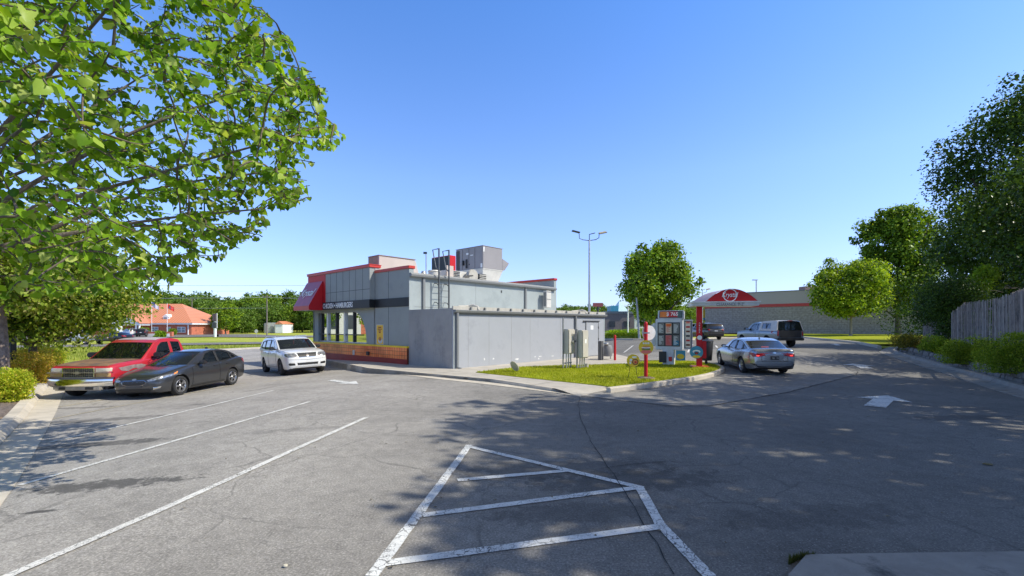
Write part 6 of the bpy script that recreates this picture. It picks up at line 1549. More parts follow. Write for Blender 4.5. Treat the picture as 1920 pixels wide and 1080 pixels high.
# ---------------------------------------------------------------- white crossover
def crossover(label, P, name='crossover', kind='white', group=None):
    L, W, wb = 4.89, 1.87, 2.89; f, r, h = L / 2, -L / 2, W / 2; xf = f - .95; xr = xf - wb
    sp = dict(w=W, xf=xf, xr=xr, r=.35, paint=P, cabin_floor=(xf - .45, r + .25), gap=.06)
    sp['body'] = [(f, .42, .70, .60 * h), (f - .04, .32, .82, .78 * h), (f - .12, .26, .92, .88 * h), (f - .3, .24, 1.0, .94 * h), (f - .6, .24, 1.06, .975 * h), (xf - .45, .24, 1.14, h), (0, .24, 1.12, h), (xr, .26, 1.14, h), (r + .5, .3, 1.14, .97 * h), (r + .12, .34, 1.12, .92 * h), (r + .02, .42, 1.05, .88 * h), (r, .46, .95, .84 * h)]
    root = empty(name, (0, 0, 0), 0, label, 'car', group); bo = make_body(sp); bo.parent = root; bv = body_bvh(bo)
    cv = [(xf - .38, 1.11), (xf - .82, 1.37), (xf - 1.18, 1.56), (xf - 1.7, 1.66), (xf - 2.6, 1.685), (r + .42, 1.64), (r + .22, 1.42), (r + .08, 1.10)]
    wn = [[(xf - .95, 1.13), (xf - 1.85, 1.13), (xf - 1.85, 1.57), (xf - 1.55, 1.56), (xf - 1.30, 1.48)], [(xf - 1.93, 1.13), (xf - 2.72, 1.14), (xf - 2.78, 1.56), (xf - 1.93, 1.575)], [(xf - 2.82, 1.15), (r + .42, 1.22), (r + .55, 1.5), (xf - 2.86, 1.555)]]
    make_cabin(sp, root, dict(curve=cv, i1=2, i2=5, yb=h * .94, k=.22, kc=.15, zb=1.12, crown=.03, bow=.17, rbow=.08, windows=wn, nose=.05, tail=.02, wglass=[M_carglass, M_privacy, M_privacy], rglass=M_privacy), P)
    seats(root, (xf - 1.75, xf - 2.7), .95, 1.42, h)
    MB().box(xf - 1.0, xf - .6, -h * .8, h * .8, 1.0, 1.12).build('dashboard', M_int, root, bevel=.04)
    wheels(root, sp, 5, mat('steel_wheel', (.06, .06, .062), .5), .22, split=1, rimr=.62)
    for s_ in (1, -1):
        fl = (lambda q: q) if s_ > 0 else sym
        door(bv, [(xf - .55, .36), (xf - 1.86, .36), (xf - 1.88, 1.1), (xf - .72, 1.1), (xf - .56, 1.0)], s_, P, root, xf - 1.68, 1.0)
        door(bv, [(xf - 1.92, .36), (xr + .48, .36), (xr + .40, .62), (xr + .10, .85), (xr + .02, 1.1), (xf - 1.94, 1.1)], s_, P, root, xr + .3, 1.0)
        mirror_part(root, xf - .85, s_ * (h - .02), 1.13, M_plast if kind == 'white' else P, 1.1)
        if kind == 'white':
            decal('headlight', fl([(.42, .84), (.50, .96), (.83, .96), (.87, .88), (.80, .80), (.50, .79)]), 'x', 1, bv, .008, M_lamp, root, .04)
            decal('fog_light', fl([(.52, .44), (.54, .53), (.74, .55), (.78, .50), (.74, .44)]), 'x', 1, bv, .006, M_plast, root, .05)
        decal('taillight', fl([(.62, .95), (.80, .95), (.80, 1.12), (.64, 1.10)]), 'x', -1, bv, .01, M_tail, root, .05)
        MB().tube([(xf - 1.4, s_ * h * .74, 1.70), (xf - 1.6, s_ * h * .74, 1.735), (xr - .3, s_ * h * .74, 1.735), (xr - .5, s_ * h * .74, 1.69)], .014, 6).build('roof_rail', M_plast if kind != 'white' else P, root)
    if kind == 'white':
        gr = decal('grille', [(-.36, .78), (-.40, .94), (.40, .94), (.36, .78)], 'x', 1, bv, .006, M_plast, root, .05)
        for pts in ([(-.39, .86), (.39, .86)], [(-.41, .95), (.41, .95)], [(-.36, .775), (.36, .775)], [(-.37, .82), (.37, .82)], [(-.38, .90), (.38, .90)]):
            gap_line(bv, pts, 'x', 1, gr, .026 if pts[0][1] not in (.82, .90) else .01, 'grille_bar').data.materials[0] = M_chrome
        decal('emblem', [(-.05, .95), (.05, .95), (.045, .80), (0, .76), (-.045, .80)], 'x', 1, bv, .018, M_chrome, root, .03)
        decal('bumper_intake', [(-.42, .44), (.42, .44), (.44, .54), (-.44, .54)], 'x', 1, bv, .006, M_plast, root, .05)
        gap_line(bv, [(-.84, .70), (0, .66), (.84, .70)], 'x', 1, root, .01, 'bumper_gap')
        gap_line(bv, [(f - .14, -.66), (f - .5, -.80), (xf - .4, -.84)], 'z', 1, root, .01, 'bonnet_gap'); gap_line(bv, [(f - .14, .66), (f - .5, .80), (xf - .4, .84)], 'z', 1, root, .01, 'bonnet_gap')
        MB().lathe([(0, .12), (.03, .1), (.035, .0), (.02, -.1), (0, -.12)], 8, M=Matrix.Translation((xf - 1.12, 0, 1.44))).build('mirror_charm', mat('charm_red', (.6, .1, .08), .6), root)
    else:
        pl = decal('license_plate', [(-.16, .84), (.16, .84), (.16, .98), (-.16, .98)], 'x', -1, bv, .015, M_plate, root, .05)
        decal('rear_bumper', [(-.8, .36), (.8, .36), (.82, .58), (-.82, .58)], 'x', -1, bv, .01, M_plast, root, .1)
    return root, sp
P_white = paint('white_paint', (.72, .72, .70), 0, .3)
car, sp = crossover('white crossover with headlights facing the camera driving past the orange tiled wall', P_white, kind='white')
A_ = Vector(G(529, 703.7)); B_ = Vector(G(501, 695)); dirn = (A_ - B_).normalized()
ang = math.radians(-49); dirn = Vector((math.cos(ang), math.sin(ang)))
place(car, sp, A_, A_ - dirn * 2.89, -1, scale=1.02, mid=True)
P_suv = paint('bronze_grey_paint', (.10, .09, .085), .6, .3)
suv, sps = crossover('brown-grey crossover parked far back, seen beyond the red canopy post', P_suv, kind='far', group=None)
A_ = Vector(G(1318, 637)); place(suv, sps, A_ + Vector((-.05, 1)).normalized() * 2.89, A_, 1, scale=1.0)
# ---------------------------------------------------------------- pickups
def pickup(label, P, kind, name='pickup_truck'):
    big = kind == 'red'
    if big: L, W, wb, H, rr = 5.8, 2.0, 3.64, 1.87, .38
    else: L, W, wb, H, rr = 5.3, 1.88, 3.24, 1.75, .37
    f, r, h = L / 2, -L / 2, W / 2; xf = f - (.95 if big else .9); xr = xf - wb
    zh = 1.12 if big else 1.08; zbd = 1.22 if big else 1.15; xc = xf - (2.55 if big else 2.3)
    sec = [(0, 0), (.55, 0), (.86, 0), (.94, .03), (.97, .12), (.985, .28), (1.0, .46), (1.0, .60), (.995, .70), (.985, .80), (.97, .90), (.95, .955), (.91, .99), (.82, 1.005), (.6, 1.015), (.3, 1.02), (0, 1.022)]
    sp = dict(w=W, xf=xf, xr=xr, r=rr, paint=P, cabin_floor=(xf - .5, r + .1), gap=.08, sec=sec)
    sp['body'] = [(f - .06, .52, .98, .86 * h), (f - .10, .46, 1.03, .93 * h), (f - .2, .42, 1.07, .96 * h), (f - .5, .40, zh, .975 * h), (xf - .5, .40, zh + .07, h), (xc, .40, zh + .06, h), (xc - .05, .42, zbd, h), (xr, .44, zbd, h), (r + .1, .5, zbd, .99 * h), (r, .55, zbd - .01, .985 * h)]
    root = empty(name, (0, 0, 0), 0, label, 'pickup'); bo = make_body(sp); bo.parent = root; bv = body_bvh(bo)
    z0 = zh + .05
    cv = [(xf - .45, z0), (xf - .82, 1.45 if big else 1.38), (xf - 1.16, 1.72 if big else 1.62), (xf - 1.5, H - .02), (xc + .55, H), (xc + .12, H - .06), (xc + .05, 1.5), (xc, z0)]
    zt_ = H - .13
    wn = [[(xf - .95, z0 + .02), (xf - 1.78, z0 + .02), (xf - 1.78, zt_), (xf - 1.45, zt_ - .02), (xf - 1.24, zt_ - .14)], [(xf - 1.92, z0 + .03), (xc + .17, z0 + .03), (xc + .2, zt_ - .02), (xf - 1.92, zt_)]]
    ro, ysf = make_cabin(sp, root, dict(curve=cv, i1=2, i2=5, yb=h * .94, k=.17, kc=.18, zb=z0, crown=.03, bow=.13, rbow=.03, windows=wn, nose=.04, wglass=[M_carglass, M_privacy], sm=1, drop=.08), P)
    seats(root, (xf - 1.75,), 1.0, 1.52, h)
    MB().box(xf - 1.05, xf - .65, -h * .8, h * .8, 1.05, 1.2).build('dashboard', M_int, root, bevel=.04)
    wheels(root, sp, 5, M_rim, .25, split=1, rimr=.6)
    for s_ in (1, -1):
        door(bv, [(xf - .60, .50), (xf - 1.86, .50), (xf - 1.87, z0 - .03), (xf - .76, z0 - .03), (xf - .6, z0 - .1)], s_, P, root, xf - 1.66, 1.02, M_plast)
        gap_line(bv, [(xc - .02, .46), (xc - .02, zbd - .02)], 'y', s_, root, .03, 'bed_gap')
        mirror_part(root, xf - .9, s_ * (h + .0), z0 + .05, M_plast, 1.35)
        decal('taillight', sym([(.80, .80), (.93, .80), (.93, 1.18), (.80, 1.18)]) if s_ < 0 else [(.80, .80), (.93, .80), (.93, 1.18), (.80, 1.18)], 'x', -1, bv, .01, M_tail, root, .06)
    MB().box(r - .16, r - .01, -.95 * h, .95 * h, .48, .66).build('rear_bumper', M_chrome if big else M_plast, root, bevel=.04)
    return root, sp, bv
def red_pickup():
    P = paint('red_sunbleached', (.50, .022, .035), .1, .38)
    root, sp, bv = pickup('red pickup with rusty brown bonnet and chrome bumper parked beside the grey sedan', P, 'red')
    f = 2.9; xf = sp['xf']
    M_rust = mat('oxidised_bonnet', (.20, .115, .06), .8, var=.35, scale=2.5, dirt=((.12, .085, .065), 3.0, .5)); M_fade = mat('primer_patch', (.22, .17, .16), .75, var=.35, scale=5)
    decal('bonnet', [(f - .14, -.78), (xf - .42, -.86), (xf - .36, 0), (xf - .42, .86), (f - .14, .78), (f - .1, 0)], 'z', 1, bv, .012, M_rust, root, .1)
    for s_ in (1, -1):
        q = [(f - .35, .98), (f - .9, 1.03), (xf - .3, 1.04), (xf - .55, .98), (xf - .3, .90), (f - .9, .92), (f - .7, .84), (f - .45, .88)]
        decal('primer_patch', q, 'y', s_, bv, .006, M_fade, root, .06)
        fl = (lambda z: z) if s_ > 0 else sym
        a = decal('headlight', fl([(.50, .87), (.50, .99), (.92, .99), (.93, .89)]), 'x', 1, bv, .012, mat('cloudy_lamp', (.55, .50, .38), .25, coat=.4), root, .06)
        decal('turn_signal', fl([(.50, .71), (.50, .83), (.92, .83), (.92, .72)]), 'x', 1, bv, .012, mat('amber_cloudy', (.55, .33, .12), .3, coat=.4), root, .06)
        decal('lamp_divider', fl([(.50, .84), (.50, .862), (.94, .862), (.94, .84)]), 'x', 1, bv, .02, M_plast, a, .1)
        MB().box(f - .10, f + .0, s_ * .2 if s_ > 0 else -.48, .48 if s_ > 0 else -.2, .49, .56).build('air_slot', M_plast, root, bevel=.01)
        MB().lathe([(0, 0), (.055, 0), (.065, -.03)], 12, M=Matrix.Translation((f + .02, s_ * .62, .42)) @ Matrix.Rotation(R(90), 4, 'Y')).build('fog_light', M_lamp, root)
    gr = decal('grille', [(-.47, .72), (-.47, .985), (.47, .985), (.47, .72)], 'x', 1, bv, .01, M_plast, root, .06)
    M_brass = mat('faded_chrome', (.42, .36, .26), .35, metal=.7, var=.3, scale=6)
    MB().box(f - .05, f + .01, -.95, .95, .838, .868).build('grille_bar', M_brass, gr, bevel=.01)
    for z_ in (.90, .93, .96, .75, .78): MB().box(f - .06, f - .035, -.45, .45, z_, z_ + .008).build('grille_mesh', M_brass, gr)
    for i in range(17): MB().box(f - .06, f - .036, -.45 + i * .056, -.445 + i * .056, .73, .98).build('grille_mesh', M_brass, gr)
    MB().box(f - .055, f - .01, -.49, -.46, .71, 1.0).build('grille_frame', M_chrome, gr); MB().box(f - .055, f - .01, .46, .49, .71, 1.0).build('grille_frame', M_chrome, gr); MB().box(f - .055, f - .01, -.45, .45, .985, 1.01).build('grille_frame', M_chrome, gr); MB().box(f - .055, f - .01, -.45, .45, .70, .72).build('grille_frame', M_chrome, gr)
    MB().add([(f + .025, y, .853 + z) for y, z in ((-.13, -.02), (-.05, -.02), (-.05, -.045), (.05, -.045), (.05, -.02), (.13, -.02), (.11, .02), (.05, .02), (.05, .045), (-.05, .045), (-.05, .02), (-.11, .02))], [tuple(range(12))]).build('emblem', M_brass, gr)
    bp = MB(); pts = []
    prof = [(-.1, .70), (.03, .70), (.05, .62), (.05, .52), (.03, .44), (-.04, .40)]
    n = 20; vs = []
    for i in range(n + 1):
        y = -1.0 + 2.0 * i / n; cx = f + .03 - .16 * abs(y) ** 3.5
        for dx, z in prof: vs.append((cx + dx, y, z))
    k = len(prof); bp.add(vs, [(i * k + j, i * k + j + 1, (i + 1) * k + j + 1, (i + 1) * k + j) for i in range(n) for j in range(k - 1)])
    bo_ = bp.build('front_bumper', M_chrome, root, smooth=True)
    vs = [(f + .085 - .16 * abs(y) ** 3.5, y, z) for y in [-1 + i * .1 for i in range(21)] for z in (.655, .705)]
    MB().add(vs + [(x - .14, y, .708) for x, y, z in vs[::2]], [(2 * i, 2 * i + 1, 2 * i + 3, 2 * i + 2) for i in range(20)] + [(2 * i + 1, 42 + i, 43 + i, 2 * i + 3) for i in range(20)]).build('bumper_pad', mat('bumper_dark', (.07, .07, .075), .6), bo_)
    MB().box(f - .1, f + .03, -.72, .72, .30, .45).build('air_dam', mat('dam', (.3, .27, .22), .6, var=.3, scale=5), root, bevel=.03)
    MB().box(f + .031, f + .036, .25, .5, .33, .41).build('air_slot', M_plast, root); MB().box(f + .031, f + .036, -.55, -.35, .33, .41).build('air_slot', M_plast, root)
    MB().box(f - .95, f - .1, -.84, .84, .32, .46).build('skid_panel', M_plast, root)
    decal('dusty_roof', [(xf - 1.35, -.66), (xf - 2.2, -.70), (xf - 2.3, 0), (xf - 2.2, .70), (xf - 1.35, .66), (xf - 1.25, 0)], 'z', 1, body_bvh([c for c in children(root) if c.name.startswith('roof')][0]), .006, mat('bleached_roof', (.40, .36, .37), .55, var=.25, scale=3), root, .12)
    return root, sp
truck, spt = red_pickup()
d_ = Vector((.03, -1)).normalized()
B0 = Vector(G(205, 736)); 
place(truck, spt, Vector((-12.7, 15.2)), Vector((-12.7, 15.2)) - d_ * 3.64, 1, scale=1.0, mid=True)
# pickup with a cap in the drive lane
def capped():
    P = paint('pale_blue_paint', (.20, .25, .29), .5, .32)
    root, sp, bv = pickup('pale blue pickup with a beige bed cap and black tailgate ahead of the silver sedan', P, 'cap')
    W = sp['w']; h = W / 2; r = -5.3 / 2; xf = sp['xf']; xc = xf - 2.3; zb = 1.15
    M_cap = mat('cap_beige', (.52, .50, .46), .45, coat=.3)
    cv = [(xc - .02, zb), (xc - .03, 1.45), (xc - .06, 1.74), (xc - .25, 1.80), (r + .5, 1.82), (r + .14, 1.80), (r + .08, 1.5), (r + .0, zb + .02)]
    wn = [[(xc - .28, 1.27), (xc - 1.35, 1.27), (xc - 1.32, 1.66), (xc - .33, 1.66)]]
    make_cabin(sp, root, dict(name='bed_cap', curve=cv, i1=2, i2=5, yb=h * .985, k=.16, kc=.1, zb=zb, crown=.04, bow=.02, rbow=.02, windows=wn, wglass=[M_privacy], front_closed=True, sm=1, drop=.02, trim=M_cap, rglass=M_carglass), M_cap)
    for c in children(root):
        if c.name.startswith('bed_cap'): cap_ = c
    MB().box(xc - .86, xc - .82, -h * .96, -h * .93, 1.27, 1.66).build('window_bar', M_plast, cap_); MB().box(xc - .86, xc - .82, h * .93, h * .96, 1.27, 1.66).build('window_bar', M_plast, cap_)
    MB().box(r - .0, r + .06, -.16, .16, 1.80, 1.84).build('high_brake_lamp', M_tail, root)
    MB().box(r - .03, r - .005, -h * .80, h * .80, .68, zb - .0).build('tailgate', M_plast, root, bevel=.01)
    MB().box(r + .15, r + .17, -.45, -.05, 1.3, 1.6).build('paper_sheet', M_cream, root)
    return root, sp
tk, spk = capped()
A_ = Vector(G(1441, 650.5)); d_ = Vector((math.sin(R(-2)), math.cos(R(-2))))
place(tk, spk, A_ + d_ * 3.24, A_, 1, scale=.95, mid=False)
# far vehicles
def simple_copy(src, label, loc, rz, sc, mats, group=None, z=None):
    c = copy_tree(src); c['label'] = label
    if group: c['group'] = group
    c.location = (*loc, zg(*loc) if z is None else z); c.rotation_euler = (0, 0, rz); c.scale = (sc,) * 3
    def rec(o):
        for ch in children(o):
            if ch.type == 'MESH':
                for i, m in enumerate(ch.data.materials):
                    if m in mats:
                        if ch.data.users > 1: ch.data = ch.data.copy()
                        ch.data.materials[i] = mats[m]
            rec(ch)
    rec(c); return c
sed = bpy.data.objects['sedan']
p = G(155, 645.5); simple_copy(tk, 'white pickup driving on the road behind the red pickup', p, R(172), 1.0, {bpy.data.materials['pale_blue_paint']: P_white, bpy.data.materials['cap_beige']: P_white})
# remove the cap from the white pickup
def kill(q):
    for ch in children(q): kill(ch)
    bpy.data.objects.remove(q)
for wp_ in [o for o in bpy.data.objects if o.get('label', '').startswith('white pickup')]:
    for ch in children(wp_):
        if ch.name.startswith(('bed_cap', 'paper', 'high_brake')): kill(ch)
p = G(216, 642.0); simple_copy(sed, 'black sedan on the road behind the red pickup cab', p, R(172), 1.0, {P_grey: paint('black_paint', (.012, .013, .018), .3)})
p = G(243, 631); simple_copy(suv, 'white crossover parked at the bank entrance', p, R(150), 1.0, {P_suv: P_white})
p = G(268, 631); simple_copy(suv, 'black crossover parked at the bank behind the monument sign', p, R(120), 1.0, {P_suv: bpy.data.materials['black_paint']})
p = G(1303, 626.5); simple_copy(tk, 'dark pickup parked far back beyond the brown-grey crossover', p, R(20), 1.0, {bpy.data.materials['pale_blue_paint']: bpy.data.materials['black_paint'], bpy.data.materials['cap_beige']: bpy.data.materials['black_paint']})
P_bl = paint('blue_paint', (.04, .07, .18), .4)
for i, (px, py, rz, nm, pm, lab) in enumerate(((1272, 619.5, 80, suv, P_white, 'white crossover in the distant row of parked cars, leftmost of the row'), (1281, 619.2, 85, sed, P_bl, 'blue sedan in the distant row of parked cars'), (1291, 619.5, 95, suv, P_silver, 'silver crossover in the distant row of parked cars'),
                                 (1299, 619.2, 90, sed, P_grey, 'grey sedan in the distant row of parked cars'), (1256, 619.6, 84, sed, P_silver, 'silver sedan behind the trunk of the round lot tree'), (1248, 620.4, 84, sed, P_white, 'white sedan behind the trunk of the round lot tree'))):
    p = G(px, py); simple_copy(nm, lab, p, R(rz), 1.0, {P_suv: pm, P_grey: pm}, 'distant parked cars', z=.3)
p = G(1170, 619.5); simple_copy(sed, 'white sedan parked before the taupe store', p, R(10), 1.0, {P_grey: P_white}, 'distant parked cars')
p = G(525, 620); simple_copy(sed, 'white sedan parked far off by the white outbuilding', p, R(10), 1.0, {P_grey: P_white})
p = G(561, 620.5); simple_copy(sed, 'blue sedan parked far off before the woods, left of the restaurant corner', p, R(10), 1.0, {P_grey: P_bl})
# ================================================================== VEGETATION
HEART = (np.array([(0, 0, 0), (0, .45, -.02), (0, .98, -.16), (.28, -.15, .07), (.53, .18, .10), (.43, .60, .02), (-.28, -.15, .07), (-.53, .18, .10), (-.43, .60, .02)], float),
         [(0, 3, 4, 1), (1, 4, 5, 2), (0, 1, 7, 6), (1, 2, 8, 7)])
OVAL = (np.array([(0, 0, 0), (.36, .45, .08), (0, 1, -.05), (-.36, .45, .08)], float), [(0, 1, 2), (0, 2, 3)])
def leaf_object(name, pos, tip, nrm, size, tpl, m, parent=None):
    tip = tip / np.linalg.norm(tip, axis=1, keepdims=True)
    fold = rng.uniform(-.6, 3.2, len(pos)) if tpl is HEART else np.ones(len(pos))
    side = np.cross(tip, nrm); side /= (np.linalg.norm(side, axis=1, keepdims=True) + 1e-9); n = np.cross(side, tip)
    T, Fc = tpl; k = len(T); N_ = len(pos)
    V = pos[:, None, :] + size[:, None, None] * (T[None, :, 0:1] * side[:, None, :] + T[None, :, 1:2] * tip[:, None, :] + T[None, :, 2:3] * fold[:, None, None] * n[:, None, :])
    V = V.reshape(-1, 3); nf = len(Fc); fl = len(Fc[0])
    idx = (np.arange(N_)[:, None, None] * k + np.array(Fc)[None]).reshape(-1)
    me = bpy.data.meshes.new(name); me.vertices.add(len(V)); me.vertices.foreach_set('co', V.astype(np.float32).ravel())
    me.loops.add(len(idx)); me.loops.foreach_set('vertex_index', idx.astype(np.int32))
    me.polygons.add(N_ * nf); me.polygons.foreach_set('loop_start', (np.arange(N_ * nf) * fl).astype(np.int32)); me.polygons.foreach_set('loop_total', np.full(N_ * nf, fl, np.int32))
    me.polygons.foreach_set('use_smooth', np.ones(N_ * nf, bool)) if tpl is HEART else None
    me.update(calc_edges=True); me.materials.append(m)
    o = bpy.data.objects.new(name, me); col.objects.link(o); o.parent = parent
    return o
def unit(n):
    v = rng.normal(size=(n, 3)); return v / np.linalg.norm(v, axis=1, keepdims=True)
def clump_leaves(cs, rs, n, squash=.75, shell=.55):
    """n leaves spread over clumps; returns pos, outward"""
    cs = np.array(cs, float); rs = np.array(rs, float); w_ = rs ** 2; w_ /= w_.sum()
    k = rng.choice(len(cs), n, p=w_); d = unit(n); u = shell + (1 - shell) * rng.random(n) ** .6
    u *= 1 + .18 * rng.normal(size=n) * (rng.random(n) < .25)
    off = d * (u * rs[k])[:, None]; off[:, 2] *= squash
    return cs[k] + off, d
M_bark = mat('bark', (.10, .085, .07), .95, var=.45, scale=7, bump=1.0, bscale=25)
M_bark_l = mat('bark_pale', (.26, .22, .18), .9, var=.3, scale=8, bump=.6, bscale=25)
L_redbud = leaf_mat('redbud_leaf', (.065, .16, .010), (.27, .46, .03), (.52, .60, .18), .42, .38)
L_linden = leaf_mat('linden_leaf', (.15, .25, .02), (.36, .46, .06), (.66, .62, .26), .5)
L_round = leaf_mat('lot_tree_leaf', (.10, .21, .015), (.27, .43, .03), (.42, .52, .07), .4)
L_yel = leaf_mat('zelkova_leaf', (.14, .25, .015), (.32, .46, .03), (.46, .55, .08), .45)
L_dark = leaf_mat('dark_leaf', (.022, .05, .008), (.06, .12, .018), (.13, .22, .03), .3, .35)
L_dark2 = leaf_mat('maple_leaf', (.07, .14, .012), (.20, .33, .03), (.36, .46, .06), .4, .4)  # own green of the tall maple's leaves
L_wood = leaf_mat('woods_leaf', (.13, .24, .02), (.29, .43, .04), (.42, .50, .08), .35)
L_wood2 = leaf_mat('woods_dark_leaf', (.08, .15, .02), (.17, .27, .04), (.26, .34, .07), .3)
L_inner = leaf_mat('inner_shade_leaf', (.045, .09, .01), (.12, .21, .02), None, .3)  # darker leaf colour painting the shade inside the crowns
def make_tree(name, loc, H, zb, rad, ncl, nleaf, ls, m, label, cat='tree', tr=.2, bark=None, group=None, top=1.0, clr=.33, seed=0, shade_m=None, limbs=14, cone=0.0, tip_down=.6, sq=.75, core=.22):
    random.seed(seed + 11)
    root = empty(name, (loc[0], loc[1], loc[2] if len(loc) > 2 else zg(loc[0], loc[1])), 0, label, cat, group)
    cz = (H + zb) / 2; hz = (H - zb) / 2; cs = []; rs = []
    for i in range(ncl):
        t = i / ncl; ph = i * 2.39996 + random.uniform(-.4, .4); zz = 1 - 2 * (i + .5) / ncl; zz = zz * .9
        rr = math.sqrt(max(0, 1 - zz * zz)) * random.uniform(.62, .82) * (1 + .16 * math.sin(2 * ph + seed * 1.7) + .10 * math.sin(5 * zz + seed))
        if i % 4 == 0: rr *= .5
        kx = 1 - cone * (zz * .5 + .5)
        cs.append((rad * rr * math.cos(ph) * kx * top, rad * rr * math.sin(ph) * kx, cz + hz * zz * random.uniform(.72, .86)))
        rs.append(rad * clr * random.uniform(.75, 1.25) * (1 - cone * .5 * (zz * .5 + .5)))
        if i % 3 == 1:      # a stray bough breaking the outline
            k_ = random.uniform(1.12, 1.42); x_, y_, z_ = cs[-1]; cs[-1] = (x_ * k_, y_ * k_, cz + (z_ - cz) * random.uniform(1.05, 1.3)); rs[-1] *= random.uniform(.35, .6)
    p, d = clump_leaves(cs, rs, nleaf, sq)
    nr = d * .7 + unit(nleaf) * .7 + np.array([0, 0, .5]); tip = unit(nleaf) + d * .5 + np.array([0, 0, -tip_down])
    leaf_object('crown', p, tip, nr, ls * rng.uniform(.6, 1.3, nleaf), OVAL, m, root)
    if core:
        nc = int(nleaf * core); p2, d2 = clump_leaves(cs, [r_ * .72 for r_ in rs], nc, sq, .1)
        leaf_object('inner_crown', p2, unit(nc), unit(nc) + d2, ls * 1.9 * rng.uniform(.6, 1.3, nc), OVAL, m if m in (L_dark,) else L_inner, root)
    b = MB(); bx, by = random.uniform(-.15, .15) * rad * .3, random.uniform(-.1, .1) * rad * .3
    tp = catmull([(0, 0, -.2), (0, 0, zb * .5), (bx * .5, by * .5, zb), (bx, by, cz), (bx * 1.2, by, cz + hz * .6)], 5)
    b.tube(tp, [tr * (1.25 if i == 0 else 1) * (1 - .75 * i / len(tp)) for i in range(len(tp))], 10)
    order = sorted(range(ncl), key=lambda i: random.random())[:limbs]
    for i in order:
        c = Vector(cs[i]); s0 = Vector((bx * .6, by * .6, zb * .85 + (c.z - zb) * random.uniform(.1, .5))); s0.z = min(s0.z, cz)
        md = s0.lerp(c, .55) + Vector((0, 0, -.08 * rad)); r0 = tr * random.uniform(.3, .5)
        q = catmull([s0, md, c], 4); b.tube(q, [r0 * (1 - .8 * j / len(q)) for j in range(len(q))], 6)
    b.build('trunk', bark or M_bark, root, smooth=True)
    return root
def G3(px, py): x, y = G(px, py); return (x, y, zg(x, y))
# lot tree behind the menu board
make_tree('lot_tree', (15.9, 50, .45), 11.0, 1.9, 4.3, 56, 15000, .27, L_round, 'round full green tree rising behind the drive-through menu board', tr=.3, seed=3)
x_, y_ = (1595 - 960) / F * 62, 62
make_tree('shade_tree', (x_, y_, .5), 10.6, 2.5, 5.1, 60, 18000, .27, L_yel, 'small bright yellow-green tree with pale trunk on the lawn before the block wall', tr=.22, bark=M_bark_l, seed=4, top=1.0)
make_tree('maple_tree', ((1684 - 960) / F * 66, 66, .5), 20.5, 2.4, 6.4, 72, 20000, .36, L_dark2, 'tall loose green tree with dark trunk behind the small yellow-green tree', tr=.5, seed=5, cone=.35)
# dark trees behind the fence
make_tree('boundary_tree', (33.5, 28.5, .8), 18.5, 1.6, 7.2, 90, 48000, .17, L_dark, 'tallest dark tree behind the picket fence at the right edge', tr=.45, seed=6, cone=.5)
make_tree('boundary_tree', (43, 39, .8), 13.5, 1.0, 6.0, 60, 15000, .24, L_dark, 'dark spreading tree behind the far end of the picket fence', tr=.35, seed=7, cone=.2)
make_tree('boundary_tree', (25.8, 19.5, .8), 9.8, 2.2, 5.0, 60, 26000, .13, L_dark, 'lower dark tree leaning over the near picket fence at the right edge', tr=.3, seed=8)
make_tree('boundary_tree', (22.5, 12.4, .6), 14.0, 4.5, 4.4, 46, 7800, .27, L_dark, 'dark tree beside the drive just outside the right edge, casting the lane shade', tr=.3, seed=9, core=.12)
make_tree('boundary_tree', (15.2, 5.6, .3), 16.6, 7.0, 3.9, 52, 8000, .28, L_dark, 'tall dark tree right of the viewpoint casting shade on the hatched marking', tr=.3, seed=10, core=.12)
make_tree('boundary_tree', (13.3, 1.0, .2), 13.6, 6.0, 3.6, 50, 7200, .28, L_dark, 'dark tree behind the viewpoint casting shade on the bottom of the asphalt', tr=.3, seed=12, core=.12)
make_tree('boundary_tree', (12.8, -5.5, .2), 14.5, 4.0, 4.6, 50, 9000, .3, L_dark, 'dark tree well behind the viewpoint at the right of the drive', tr=.3, seed=17)
make_tree('boundary_tree', (19.2, 9.0, .5), 15.0, 6.0, 4.0, 46, 7600, .26, L_dark, 'dark tree between the two trees right of the viewpoint, shading the drive', tr=.3, seed=13, core=.12)
# left trees
make_tree('street_tree', (-60, 42, -.4), 8.5, 1.6, 3.4, 36, 3500, .3, L_round, 'round tree left of the car park before the white building, outside the photo', seed=41)
make_tree('street_tree', (-66, 35, -.4), 7.5, 1.4, 3.0, 36, 3000, .3, L_yel, 'small pale tree left of the car park beside the brick wing, outside the photo', seed=42)
make_tree('linden_tree', ((64 - 960) / F * 19, 19, -.4), 6.2, 1.6, 3.8, 70, 26000, .13, L_linden, 'low spreading tree with pale seed clusters and dark forked trunk beyond the bushes', tr=.2, seed=14, top=1.0, limbs=18)
make_tree('street_tree', ((2 - 960) / F * 15.6, 15.6, -.35), 6.6, 2.7, 3.4, 44, 14000, .13, L_linden, 'tree with mottled grey-brown trunk cut by the left edge of the photo', tr=.24, bark=mat('mottled_bark', (.22, .17, .14), .95, var=.5, scale=9, bump=1.0, bscale=20), seed=15)
